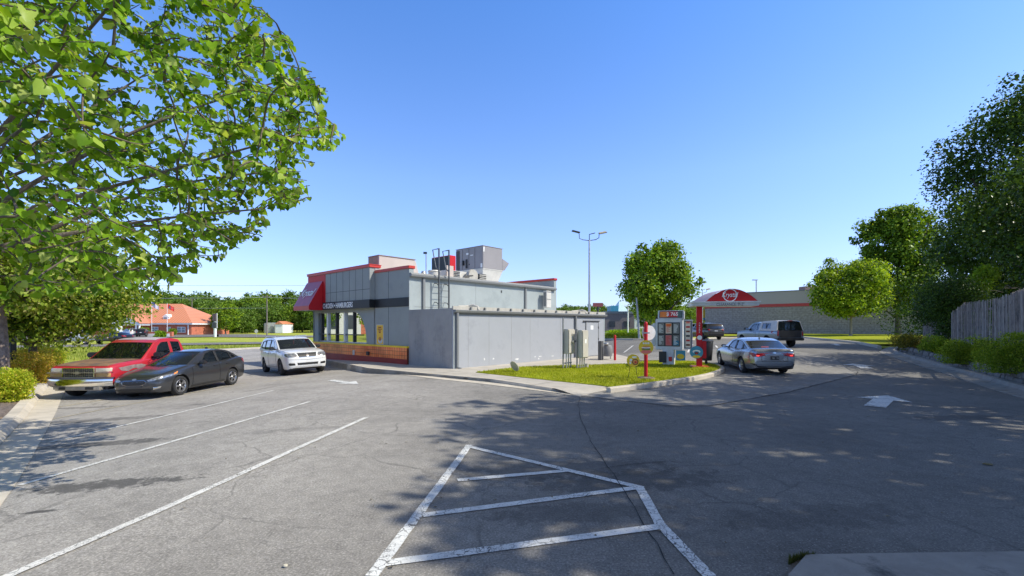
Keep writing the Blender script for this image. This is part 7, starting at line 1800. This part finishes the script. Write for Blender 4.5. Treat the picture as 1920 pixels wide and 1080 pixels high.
# woods in the distance
protos = []
for k_, (H_, r_, m_) in enumerate(((14, 5.4, L_wood), (12, 5.8, L_wood2), (15.5, 5.2, L_wood), (10, 5.0, L_wood2))):
    protos.append(make_tree('woodland_tree', (-150 - k_ * 12, 190, 0), H_, .6, r_, 34, 3000, .52, m_, 'one of the leafy trees standing in the wood beyond the field', tr=.3, seed=20 + k_, group='trees of the wood beyond the field', limbs=6, clr=.36))
random.seed(5)
used = [0] * 4
def put(px, d, hpx, k_=None, gl=None):
    k_ = random.randrange(4) if k_ is None else k_
    if used[k_] == 0: o = protos[k_]
    else: o = copy_tree(protos[k_])
    used[k_] += 1
    H_ = (14, 12, 15.5, 10)[k_]; x = (px - 960) / F * d; z = hill(x, d) - .3
    top = Zat(hpx, d); s_ = max(.3, (top - z) / H_)
    o.location = (x, d, z); o.rotation_euler = (0, 0, random.uniform(0, 6.28)); o.scale = (s_ * random.uniform(.95, 1.15),) * 2 + (s_,)
for px in range(-160, 620, 17):
    if 232 < px < 300: pass
    h_ = 560 + 8 * math.sin(px * .05) + random.uniform(-5, 6); put(px + random.uniform(-5, 5), random.uniform(182, 196), h_)
for px in range(330, 625, 15):
    put(px + random.uniform(-4, 4), random.uniform(158, 172), 572 + random.uniform(-6, 8) - (8 if px > 540 else 0))
for px in range(-150, 620, 20):
    put(px + random.uniform(-6, 6), random.uniform(225, 250), 551 + 5 * math.sin(px * .031 + 1) + random.uniform(-5, 5))
for px in range(360, 470, 13): put(px, random.uniform(145, 152), 590 + random.uniform(-6, 6), 3)
for px in range(1035, 1345, 15):
    put(px + random.uniform(-4, 4), random.uniform(240, 300), 571 + random.uniform(-5, 5))
for px in range(1030, 1345, 22): put(px, random.uniform(190, 215), 580 + random.uniform(-4, 6))
for px in (1135, 1145): put(px, 128, 588, 3)
for k_, n_ in enumerate(used):
    if n_ == 0: bpy.data.objects.remove(protos[k_])
# single trees and shrubs in the field
make_tree('field_tree', ((423 - 960) / F * 128, 128, -.4), 9.0, .8, 4.2, 34, 4000, .4, L_yel, 'rounded bright green tree beside the pylon sign before the woods', tr=.25, seed=31, limbs=6)
make_tree('field_tree', ((1212 - 960) / F * 100, 100, .4), 6.0, .6, 2.4, 24, 2200, .3, L_yel, 'small yellow-green tree behind the leaning grey pole', tr=.12, seed=32, limbs=5)
def bush(px, py, wpx, hpx, m, label, group, n=2600, ls=.05, zoff=.15, d=None, name='shrub', loc=None):
    n = int(n * 1.5)
    x, y = G(px, py, zoff) if d is None else ((px - 960) / F * d, d)
    z = zg(x, y) + zoff; k = y / F; w_ = wpx * k / 2; h_ = hpx * k
    root = empty(name, (x, y, z), 0, label, 'bush', group); random.seed(int(px * 7 + py))
    cs = [(random.uniform(-.62, .62) * w_, random.uniform(-.5, .5) * w_, h_ * random.uniform(.12, .72)) for _ in range(18)]; rs = [w_ * random.uniform(.34, .5) for _ in cs]
    p, dd = clump_leaves(cs, rs, n, min(1.0, h_ / w_ * .8), .6)
    p[:, 2] = np.maximum(p[:, 2], .02)
    leaf_object('foliage', p, unit(n) * .8 + dd + np.array([0, 0, .5]), dd * .6 + unit(n) * .6 + np.array([0, 0, .5]), ls * rng.uniform(.6, 1.3, n), OVAL, m, root)
    b = MB()
    for i in range(7): b.tube([(0, 0, -.05), Vector(cs[i]) * .5, cs[i]], [.02, .012, .004], 5)
    b.build('stem', M_bark, root)
    return root
L_azl = leaf_mat('spirea_leaf', (.26, .28, .03), (.66, .52, .07), (.85, .48, .18), .4)
L_azg = leaf_mat('spirea_green_leaf', (.22, .34, .02), (.56, .62, .05), (.78, .62, .12), .4)
L_box = leaf_mat('shrub_leaf', (.10, .18, .015), (.30, .42, .03), (.50, .56, .08), .35)
L_box2 = leaf_mat('bronze_shrub_leaf', (.09, .10, .02), (.22, .24, .04), (.36, .30, .08), .3)
gL = 'golden shrubs in the mulch bed at left'
bush(66, 716, 84, 60, L_azl, 'orange-tipped golden shrub nearest the red pickup bumper', gL, 6000, .06)
bush(98, 690, 60, 40, L_azg, 'golden green shrub at the back, touching the red pickup', gL, 4500, .06)
bush(50, 700, 80, 52, L_azl, 'orange-tipped golden shrub behind the nearest ones by the trunk', gL, 5000, .06)
bush(8, 752, 90, 62, L_azg, 'yellow-green shrub at the left edge, nearest the kerb', gL, 7000, .055)
bush(-40, 730, 90, 70, L_azg, 'yellow-green shrub cut off by the left edge', gL, 4000, .055)
bush(20, 725, 70, 50, L_azl, 'orange-tipped shrub at the foot of the mottled trunk', gL, 5000, .055)
gR = 'shrubs in the raised bed along the picket fence'
bush(1705, 656, 62, 32, L_box2, 'bronze green shrub at the far end of the raised bed', gR, 4500, .06, .3)
bush(1750, 664, 54, 36, L_box, 'small bright green shrub, second from the far end of the raised bed', gR, 5000, .055, .3)
bush(1804, 682, 84, 52, L_box, 'wide green shrub with bronze tips in the middle of the raised bed', gR, 8000, .05, .35)
bush(1846, 678, 52, 46, L_box2, 'darker bronze shrub pressed against the wide green one', gR, 6000, .05, .35)
bush(1908, 700, 112, 84, L_box, 'largest bright green shrub at the right edge of the raised bed', gR, 11000, .045, .4)
bush(2060, 728, 120, 90, L_box, 'green shrub just outside the right edge', gR, 5000, .045, .4)
gF = 'shrubs by the bank sign'
for px, py, w_, h_, lab in ((301, 633, 18, 11, 'clipped green shrub in front of the brick monument sign'), (272, 628, 16, 14, 'reddish round shrub left of the brick monument sign'), (325, 628, 14, 12, 'round shrub right of the brick monument sign'), (481, 621, 20, 6, 'low green shrub before the white outbuilding')):
    bush(px, py, w_, h_, L_round, lab, gF, 900, .3, 0)
for i, (px, py, w_, h_) in enumerate(((1165, 626, 60, 7), (1215, 624, 70, 8), (1180, 634, 46, 9), (1212, 633, 60, 8), (1150, 633, 40, 6))):
    bush(px, py, w_, h_, L_azg if i > 1 else L_round, ('low hedge row before the taupe store, left half', 'low hedge row before the taupe store, right half', 'wild green clump on the far road verge, middle', 'wild green clump on the far road verge by the leaning pole', 'wild green clump on the far road verge, leftmost')[i], 'verge planting across the far road', 1600, .22, 0)
# tall weeds in the near verge of the field
def verge(pxs, n, h_, label):
    poly = [G(*p) for p in pxs]; blades('tall_grass', poly, n, h_, zg, leaf_mat('tall_grass_blade', (.20, .28, .04), (.36, .40, .07), (.5, .46, .16), .3, .7), label, .03, 'grass', .7)
verge([(20, 662), (160, 678), (430, 655.5), (540, 651.5), (540, 647.5), (20, 655)], 14000, .22, 'rough grass verge between the car park kerb and the road at left')
verge([(1135, 636.5), (1290, 637.5), (1290, 636), (1135, 635.2)], 1500, .3, 'rough grass strip beyond the far kerb of the lot')

# ---------------- redbud overhanging at upper left
def redbud():
    random.seed(42)
    root = empty('redbud_tree', (-9.2, 5.6, -.2), 0, 'large heart-leaved tree overhanging the upper left of the car park', 'tree')
    base = Vector((-9.2, 5.6, -.2)); C = Vector((-6.1, 6.1, 5.4)); RX, RY, RZ_ = 4.3, 3.5, 4.0
    sil = [(-900, -900), (470, -900), (478, 0), (520, 50), (565, 100), (600, 150), (628, 185), (612, 215), (645, 250), (662, 265), (640, 275), (600, 300), (575, 320), (600, 365), (540, 390), (500, 400), (508, 445), (460, 470), (420, 490), (350, 512), (330, 545), (255, 560), (150, 548), (60, 560), (-900, 560)]
    def ins(x, y, pl=sil):
        c = False; j = len(pl) - 1
        for i in range(len(pl)):
            if (pl[i][1] > y) != (pl[j][1] > y) and x < (pl[j][0] - pl[i][0]) * (y - pl[i][1]) / (pl[j][1] - pl[i][1]) + pl[i][0]: c = not c
            j = i
        return c
    def ok(p): return p.y > .6 and ins(960 + F * p.x / p.y, HY - F * (p.z - CZ) / p.y)
    # crown volume: sample twig ends
    twigs = []; tries = 0
    while len(twigs) < 1250 and tries < 200000:
        tries += 1
        v = Vector((random.uniform(-1, 1), random.uniform(-1, 1), random.uniform(-1, 1)))
        if v.length > 1 or (v.length < .45 and random.random() < .6): continue
        p = C + Vector((v.x * RX, v.y * RY, v.z * RZ_))
        inv = p.y > .6 and -100 < 960 + F * p.x / p.y < 700
        if not ok(p): continue
        if not inv and random.random() < .72: continue
        twigs.append(p)
    fork = Vector((-8.6, 5.8, 2.0))
    limbs = []; ends = [Vector(e) for e in ((-3.0, 6.4, 4.6), (-3.6, 7.2, 5.8), (-4.2, 5.2, 6.0), (-3.6, 6.6, 3.6), (-5.0, 7.6, 3.6), (-4.6, 4.4, 3.9), (-5.2, 3.9, 5.2), (-5.5, 6.5, 7.6), (-6.5, 8.2, 6.5), (-7.2, 4.6, 7.6), (-6.2, 7.2, 5.0), (-4.0, 7.9, 4.6), (-5.6, 5.4, 4.4), (-9.5, 7.5, 6.5), (-10.5, 4.5, 6.0))]
    b = MB(); b.tube([v - base for v in catmull([base, (-9.1, 5.6, .8), fork], 5)], [.26, .22, .2, .19, .18, .17, .17, .16, .16, .15, .15], 12)
    for e in ends:
        m1 = fork.lerp(e, .35) + Vector((random.uniform(-.2, .2), random.uniform(-.2, .2), .35)); m2 = fork.lerp(e, .7) + Vector((random.uniform(-.2, .2), random.uniform(-.2, .2), .25))
        q = catmull([fork, m1, m2, e], 9); limbs.append(q); b.tube([v - base for v in q], [.042 * (1 - .88 * (j / len(q)) ** .8) + .004 for j in range(len(q))], 8)
    b.build('trunk', mat('redbud_bark', (.16, .13, .105), .9, var=.4, scale=12, bump=.6, bscale=40), root, smooth=True)
    pts = [(v, j / len(q)) for q in limbs for j, v in enumerate(q) if j > 5]
    sub = MB(); nodes = []
    LP, LT, LN = [], [], []
    tw = MB()
    # attach twigs: grow from the nearest limb point or an already grown twig
    net = [v for v, _ in pts]
    twigs.sort(key=lambda p: min((p - v).length for v in net[::3]))
    for p in twigs:
        a = min(net, key=lambda v: (p - v).length + .35 * max(0, (v - fork).length - (p - fork).length))
        out = (p - fork); out.z *= .3; out.normalize()
        L = (p - a).length; n_ = max(3, int(L / .12)); md = a.lerp(p, .5) + Vector((random.uniform(-.1, .1), random.uniform(-.1, .1), random.uniform(0, .16))) * min(1, L)
        end = p + (out * random.uniform(.15, .4) + Vector((random.uniform(-.15, .15), random.uniform(-.15, .15), random.uniform(-.22, .08))))
        q = catmull([a, md, p] + ([end] if ok(end) else []), max(3, n_ // 2 + 1)); tw.tube([v - base for v in q], [.011 * (1 - .75 * j / len(q)) + .0015 for j in range(len(q))], 4, caps=False)
        net.append(p); 
        if L > .5: net.append(md)
        # leaves along the outer part of the twig
        cum = 0; last = q[0]; alt = random.choice((-1, 1)); tot = sum((q[i + 1] - q[i]).length for i in range(len(q) - 1)); run = 0
        for i in range(len(q) - 1):
            seg = q[i + 1] - q[i]; ln = seg.length
            if ln < 1e-4: continue
            t = 0
            while run + ln - t > cum:
                t = cum - run
                f = max(0, min(1, t / ln)); c = q[i] + seg * f; d = seg / ln
                cum += random.uniform(.036, .062)
                if cum < tot - .85 : continue
                alt = -alt; sd_ = d.cross(Vector((0, 0, 1))); sd_ = sd_.normalized() if sd_.length > .05 else Vector((1, 0, 0))
                td = sd_ * alt * random.uniform(.4, 1) + d * random.uniform(.1, .6) + Vector((0, 0, random.uniform(-1.0, -.1)))
                nn = Vector((random.gauss(0, .5), random.gauss(0, .5) - .15, 1.0 + random.gauss(0, .35)))
                lp = c + td.normalized() * random.uniform(.02, .05)
                if ok(lp + td.normalized() * .04): LP.append(lp - base); LT.append(td); LN.append(nn)
                if cum > run + ln: break
            run += ln
    tw.build('twigs', mat('twig_bark', (.14, .11, .085), .9, var=.3, scale=20), root)
    LP = np.array([tuple(v) for v in LP]); LT = np.array([tuple(v) for v in LT]); LN = np.array([tuple(v) for v in LN])
    print('REDBUD leaves', len(LP))
    leaf_object('crown', LP, LT, LN, rng.uniform(.052, .118, len(LP)), HEART, L_redbud, root)
redbud()

# ---------------- picket fence, retaining wall, ivy, brush
M_picket = mat('weathered_picket', (.24, .205, .175), .95, var=.35, scale=3.5, bump=.7, bscale=30, dirt=((.10, .09, .085), 2.0, .52))
M_picket2 = mat('weathered_picket_pale', (.33, .29, .25), .95, var=.3, scale=4, bump=.7, bscale=30)
def fence(p0, p1, z0a, z1a, z0b, z1b, label, lean=0.0, gap_at=None, seed=0):
    random.seed(seed); a = Vector(p0); c = Vector(p1); d = c - a; L = d.length; d.normalize(); q = Vector((-d.y, d.x))
    root = empty('picket_fence', (a.x, a.y, z0a), math.atan2(d.y, d.x), label, 'fence', 'weathered picket fence sections')
    x = 0; i = 0
    pk = [MB(), MB()]
    while x < L:
        t = x / L; zb = (z0b - z0a) * t - .1; zt = (z1a - z0a) + ((z1b - z1a)) * t + random.uniform(-.07, .06); w_ = random.uniform(.055, .085)
        if gap_at and gap_at[0] < x < gap_at[1]: x += .1; continue
        ln = lean + random.uniform(-.035, .035); yy = random.uniform(-.012, .012)
        if gap_at and abs(x - gap_at[0]) < .5: ln += -.10
        M = Matrix.Translation((x, yy, zb)) @ Matrix.Rotation(ln, 4, 'Y')
        pk[0 if random.random() < .7 else 1].prism([(0, -.0), (w_, 0), (w_, (zt - zb) - .03), (w_ * .5, zt - zb), (0, (zt - zb) - .03)], -.01, .01, M=M @ Matrix.Rotation(R(90), 4, 'X'))
        x += w_ + random.uniform(.012, .045)
    pk[0].build('pickets', M_picket, root); pk[1].build('pickets', M_picket2, root)
    for f in (.2, .5, .82):
        r_ = MB(); za = (z1a - z0a) * f; zb_ = (z0b - z0a) + (z1b - z0b) * f
        r_.add([(0, -.055, za - .04), (L, -.055, zb_ - .04), (L, -.012, zb_ - .04), (0, -.012, za - .04), (0, -.055, za + .05), (L, -.055, zb_ + .05), (L, -.012, zb_ + .05), (0, -.012, za + .05)], [(0, 1, 5, 4), (3, 2, 1, 0), (4, 5, 6, 7), (2, 3, 7, 6)]); r_.build('rail', M_picket, root)
    n = max(2, int(L / 2.4) + 1)
    for i in range(n):
        t = i / (n - 1); zt = (z1a - z0a) * (1 - t) + (z1b - z0a) * t
        MB().box(t * L - .045, t * L + .045, -.146, -.056, (z0b - z0a) * t - .3, zt - .1).build('post', M_picket, root)
    return root
def fp(px, d): return ((px - 960) / F * d, d)
def fz(py, d): return Zat(py, d)
FA = fp(1731, 29.5); FB = fp(1786, 26.2)
fence(FB, FA, .75, fz(598, 26.2), .6, fz(599, 29.5), 'low far section of weathered picket fence half covered by ivy', seed=1)
FC = fp(1808, 24.0); FD = fp(1880, 18.6)
fence(FC, fp(1785, 25.2), .75, fz(569, 24), .7, fz(586, 25.2), 'short stepped section of weathered picket fence right of the ivy', seed=2)
fence(FD, FC, .85, fz(558, 18.6), .75, fz(569, 24), 'leaning middle section of weathered picket fence with a dark gap', lean=R(3), gap_at=(1.5, 1.75), seed=3)
fence(fp(1990, 13.2), FD, 1.0, fz(515, 13.2), .85, fz(556, 18.6), 'nearest section of weathered picket fence leaning at the right edge', lean=R(5), seed=4)
fence((11.9, 6.5), fp(1990, 13.2), 1.0, 2.9, 1.0, fz(515, 13.2), 'picket fence section just outside the right edge', lean=R(3), seed=6)
# ivy over the fence
def mass(name, cs, rs, n, ls, m, label, cat, sq=1.0, kind=None):
    c0 = Vector(cs[0]); p, dd = clump_leaves(cs, rs, n, sq, .4); p -= np.array(tuple(c0))
    o = leaf_object(name, p, unit(n) + np.array([0, 0, -.8]), dd * .7 + unit(n) * .5 + np.array([0, -.3, .3]), ls * rng.uniform(.6, 1.3, n), OVAL, m); o.location = c0
    return tag(o, label, cat, kind=kind)
cs = []; rs = []
random.seed(77)
for (px, py, d, r_) in ((1772, 640, 26.6, .35), (1768, 625, 26.6, .5), (1775, 605, 26.4, .7), (1765, 585, 26.6, 1.0), (1780, 570, 26.4, 1.1), (1750, 575, 27.5, 1.0), (1735, 585, 29, .9), (1775, 548, 27, 1.2), (1800, 548, 26, 1.1), (1757, 552, 28, 1.2), (1778, 618, 26.3, .45), (1820, 552, 25.5, .8)):
    cs.append(((px - 960) / F * d, d, Zat(py, d))); rs.append(r_)
mass('ivy', cs, rs, 15000, .1, L_dark, 'dark ivy tumbling over the step in the picket fence', 'ivy')
cs = [((px - 960) / F * d, d, Zat(py, d)) for px, py, d in ((1835, 525, 27), (1850, 512, 27), (1842, 538, 26.5), (1826, 530, 27))]
mass('shrub', cs, [.55, .6, .5, .45], 2200, .14, L_yel, 'bright green sapling catching the sun above the picket fence', 'sapling')
mass('undergrowth', [(31.5 + i * 2.0, 30.5 - i * 3.3 + (3 if i > 2 else 2), 2.0 + (i % 2) * .8) for i in range(5)] + [(33, 33, 3.5), (37, 36, 3), (36, 38, 3), (40, 44, 3.5)], [2.2] * 5 + [3, 3, 3, 4], 16000, .16, L_dark, 'dark undergrowth filling the gap behind the picket fence', 'undergrowth', kind='stuff')
br = MB(); random.seed(9)
for i in range(150):
    t = random.random(); x = 22.5 + 3.5 * t + random.uniform(0, 3); y = 15.5 + 8 * t + random.uniform(-1, 1.5); z = 3.0 + random.uniform(-.5, 1.2); a = random.uniform(0, 6.28); L = random.uniform(.6, 1.8)
    if x / y < 1.0: continue
    e = Vector((x + math.cos(a) * L, y + math.sin(a) * L * .4, z + random.uniform(-.3, .5))); m_ = Vector((x, y, z)).lerp(e, .5) + Vector((0, 0, random.uniform(0, .3)))
    br.tube(catmull([(x, y, z), m_, e], 3), .012, 4, caps=False)
tag(br.build('dead_branches', mat('dead_twig', (.16, .13, .12), .9)), 'tangle of bare brown vine stems above the near picket fence', 'branches', kind='stuff')
# stone retaining edge
random.seed(3)
path = resample(offs(kr, -.98), .1); M_stone = mat('rough_stone', (.21, .20, .185), .95, var=.35, scale=5, bump=1.0, bscale=18)
rw = MB(); i = 0; path = [p for p in path if p.y > 4]
for course in range(2):
    i = 0
    while i < len(path) - 4:
        n_ = random.randint(3, 5); a, c = path[i], path[min(i + n_, len(path) - 1)]; m_ = (a + c) / 2; d = (c - a); L = d.length; hgt = .19; z = zg(m_.x, m_.y) + .08 + course * (hgt + .005); ln = math.atan2(d.y, d.x)
        M = Matrix.Translation((m_.x, m_.y, z)) @ Matrix.Rotation(ln, 4, 'Z')
        dx = L / 2 - .012; y0 = -.13; y1 = .10 + random.uniform(-.02, .03); zz = hgt + random.uniform(-.012, .008)
        vs = [(-dx, y0, 0), (dx, y0, 0), (dx, y1, 0), (-dx, y1, 0), (-dx, y0, zz), (dx, y0, zz), (dx, y1 - .03, zz), (-dx, y1 - .03, zz), (0, y1 + .035, zz * .5)]
        rw.add([M @ Vector(v) for v in vs], [(0, 3, 2, 1), (4, 5, 6, 7), (0, 1, 5, 4), (1, 2, 6, 5), (3, 0, 4, 7), (2, 3, 8), (3, 7, 8), (7, 6, 8), (6, 2, 8)])
        i += n_
tag(rw.build('retaining_wall', M_stone, bevel=.012), 'low retaining wall of rough grey stone blocks along the right kerb', 'retaining wall')
# black post by the left trunk
p = at_d(22, 20); tag(MB().box(-.11, .11, -.11, .11, 0, Zat(560, 20) - p.z, M=Matrix.Translation(p)).box(.11, .17, -.05, .05, .0, .9, M=Matrix.Translation(p)).build('square_post', M_dark, bevel=.01), 'square black post standing between the mottled trunk and the forked tree', 'post')

# every loose piece of these parts becomes a part of its own
for o in [o for o in bpy.data.objects if o.type == 'MESH' and o.parent and o.name.startswith(('corner_trim', 'awning_side', 'panel_seam', 'electrical_box', 'label_plate', 'door_frame'))]:
    if o.data.users > 1: continue
    bm = bmesh.new(); bm.from_mesh(o.data); bm.verts.ensure_lookup_table(); seen = {}; k = 0
    for v in bm.verts:
        if v.index in seen: continue
        st_ = [v]; seen[v.index] = k
        while st_:
            q = st_.pop()
            for ed in q.link_edges:
                w_ = ed.other_vert(q)
                if w_.index not in seen: seen[w_.index] = k; st_.append(w_)
        k += 1
    bm.free()
    if k < 2: continue
    V0 = [v.co.copy() for v in o.data.vertices]; P0 = [(tuple(p.vertices), p.material_index) for p in o.data.polygons]; mats_ = list(o.data.materials)
    for i in range(k):
        b = MB(); ids = [j for j in range(len(V0)) if seen[j] == i]; mp = {j: n for n, j in enumerate(ids)}
        b.add([V0[j] for j in ids], [tuple(mp[j] for j in p) for p, _ in P0 if seen[p[0]] == i])
        n_ = b.build(o.name.split('.')[0], mats_, o.parent)
        n_.matrix_local = o.matrix_local
    bpy.data.objects.remove(o)
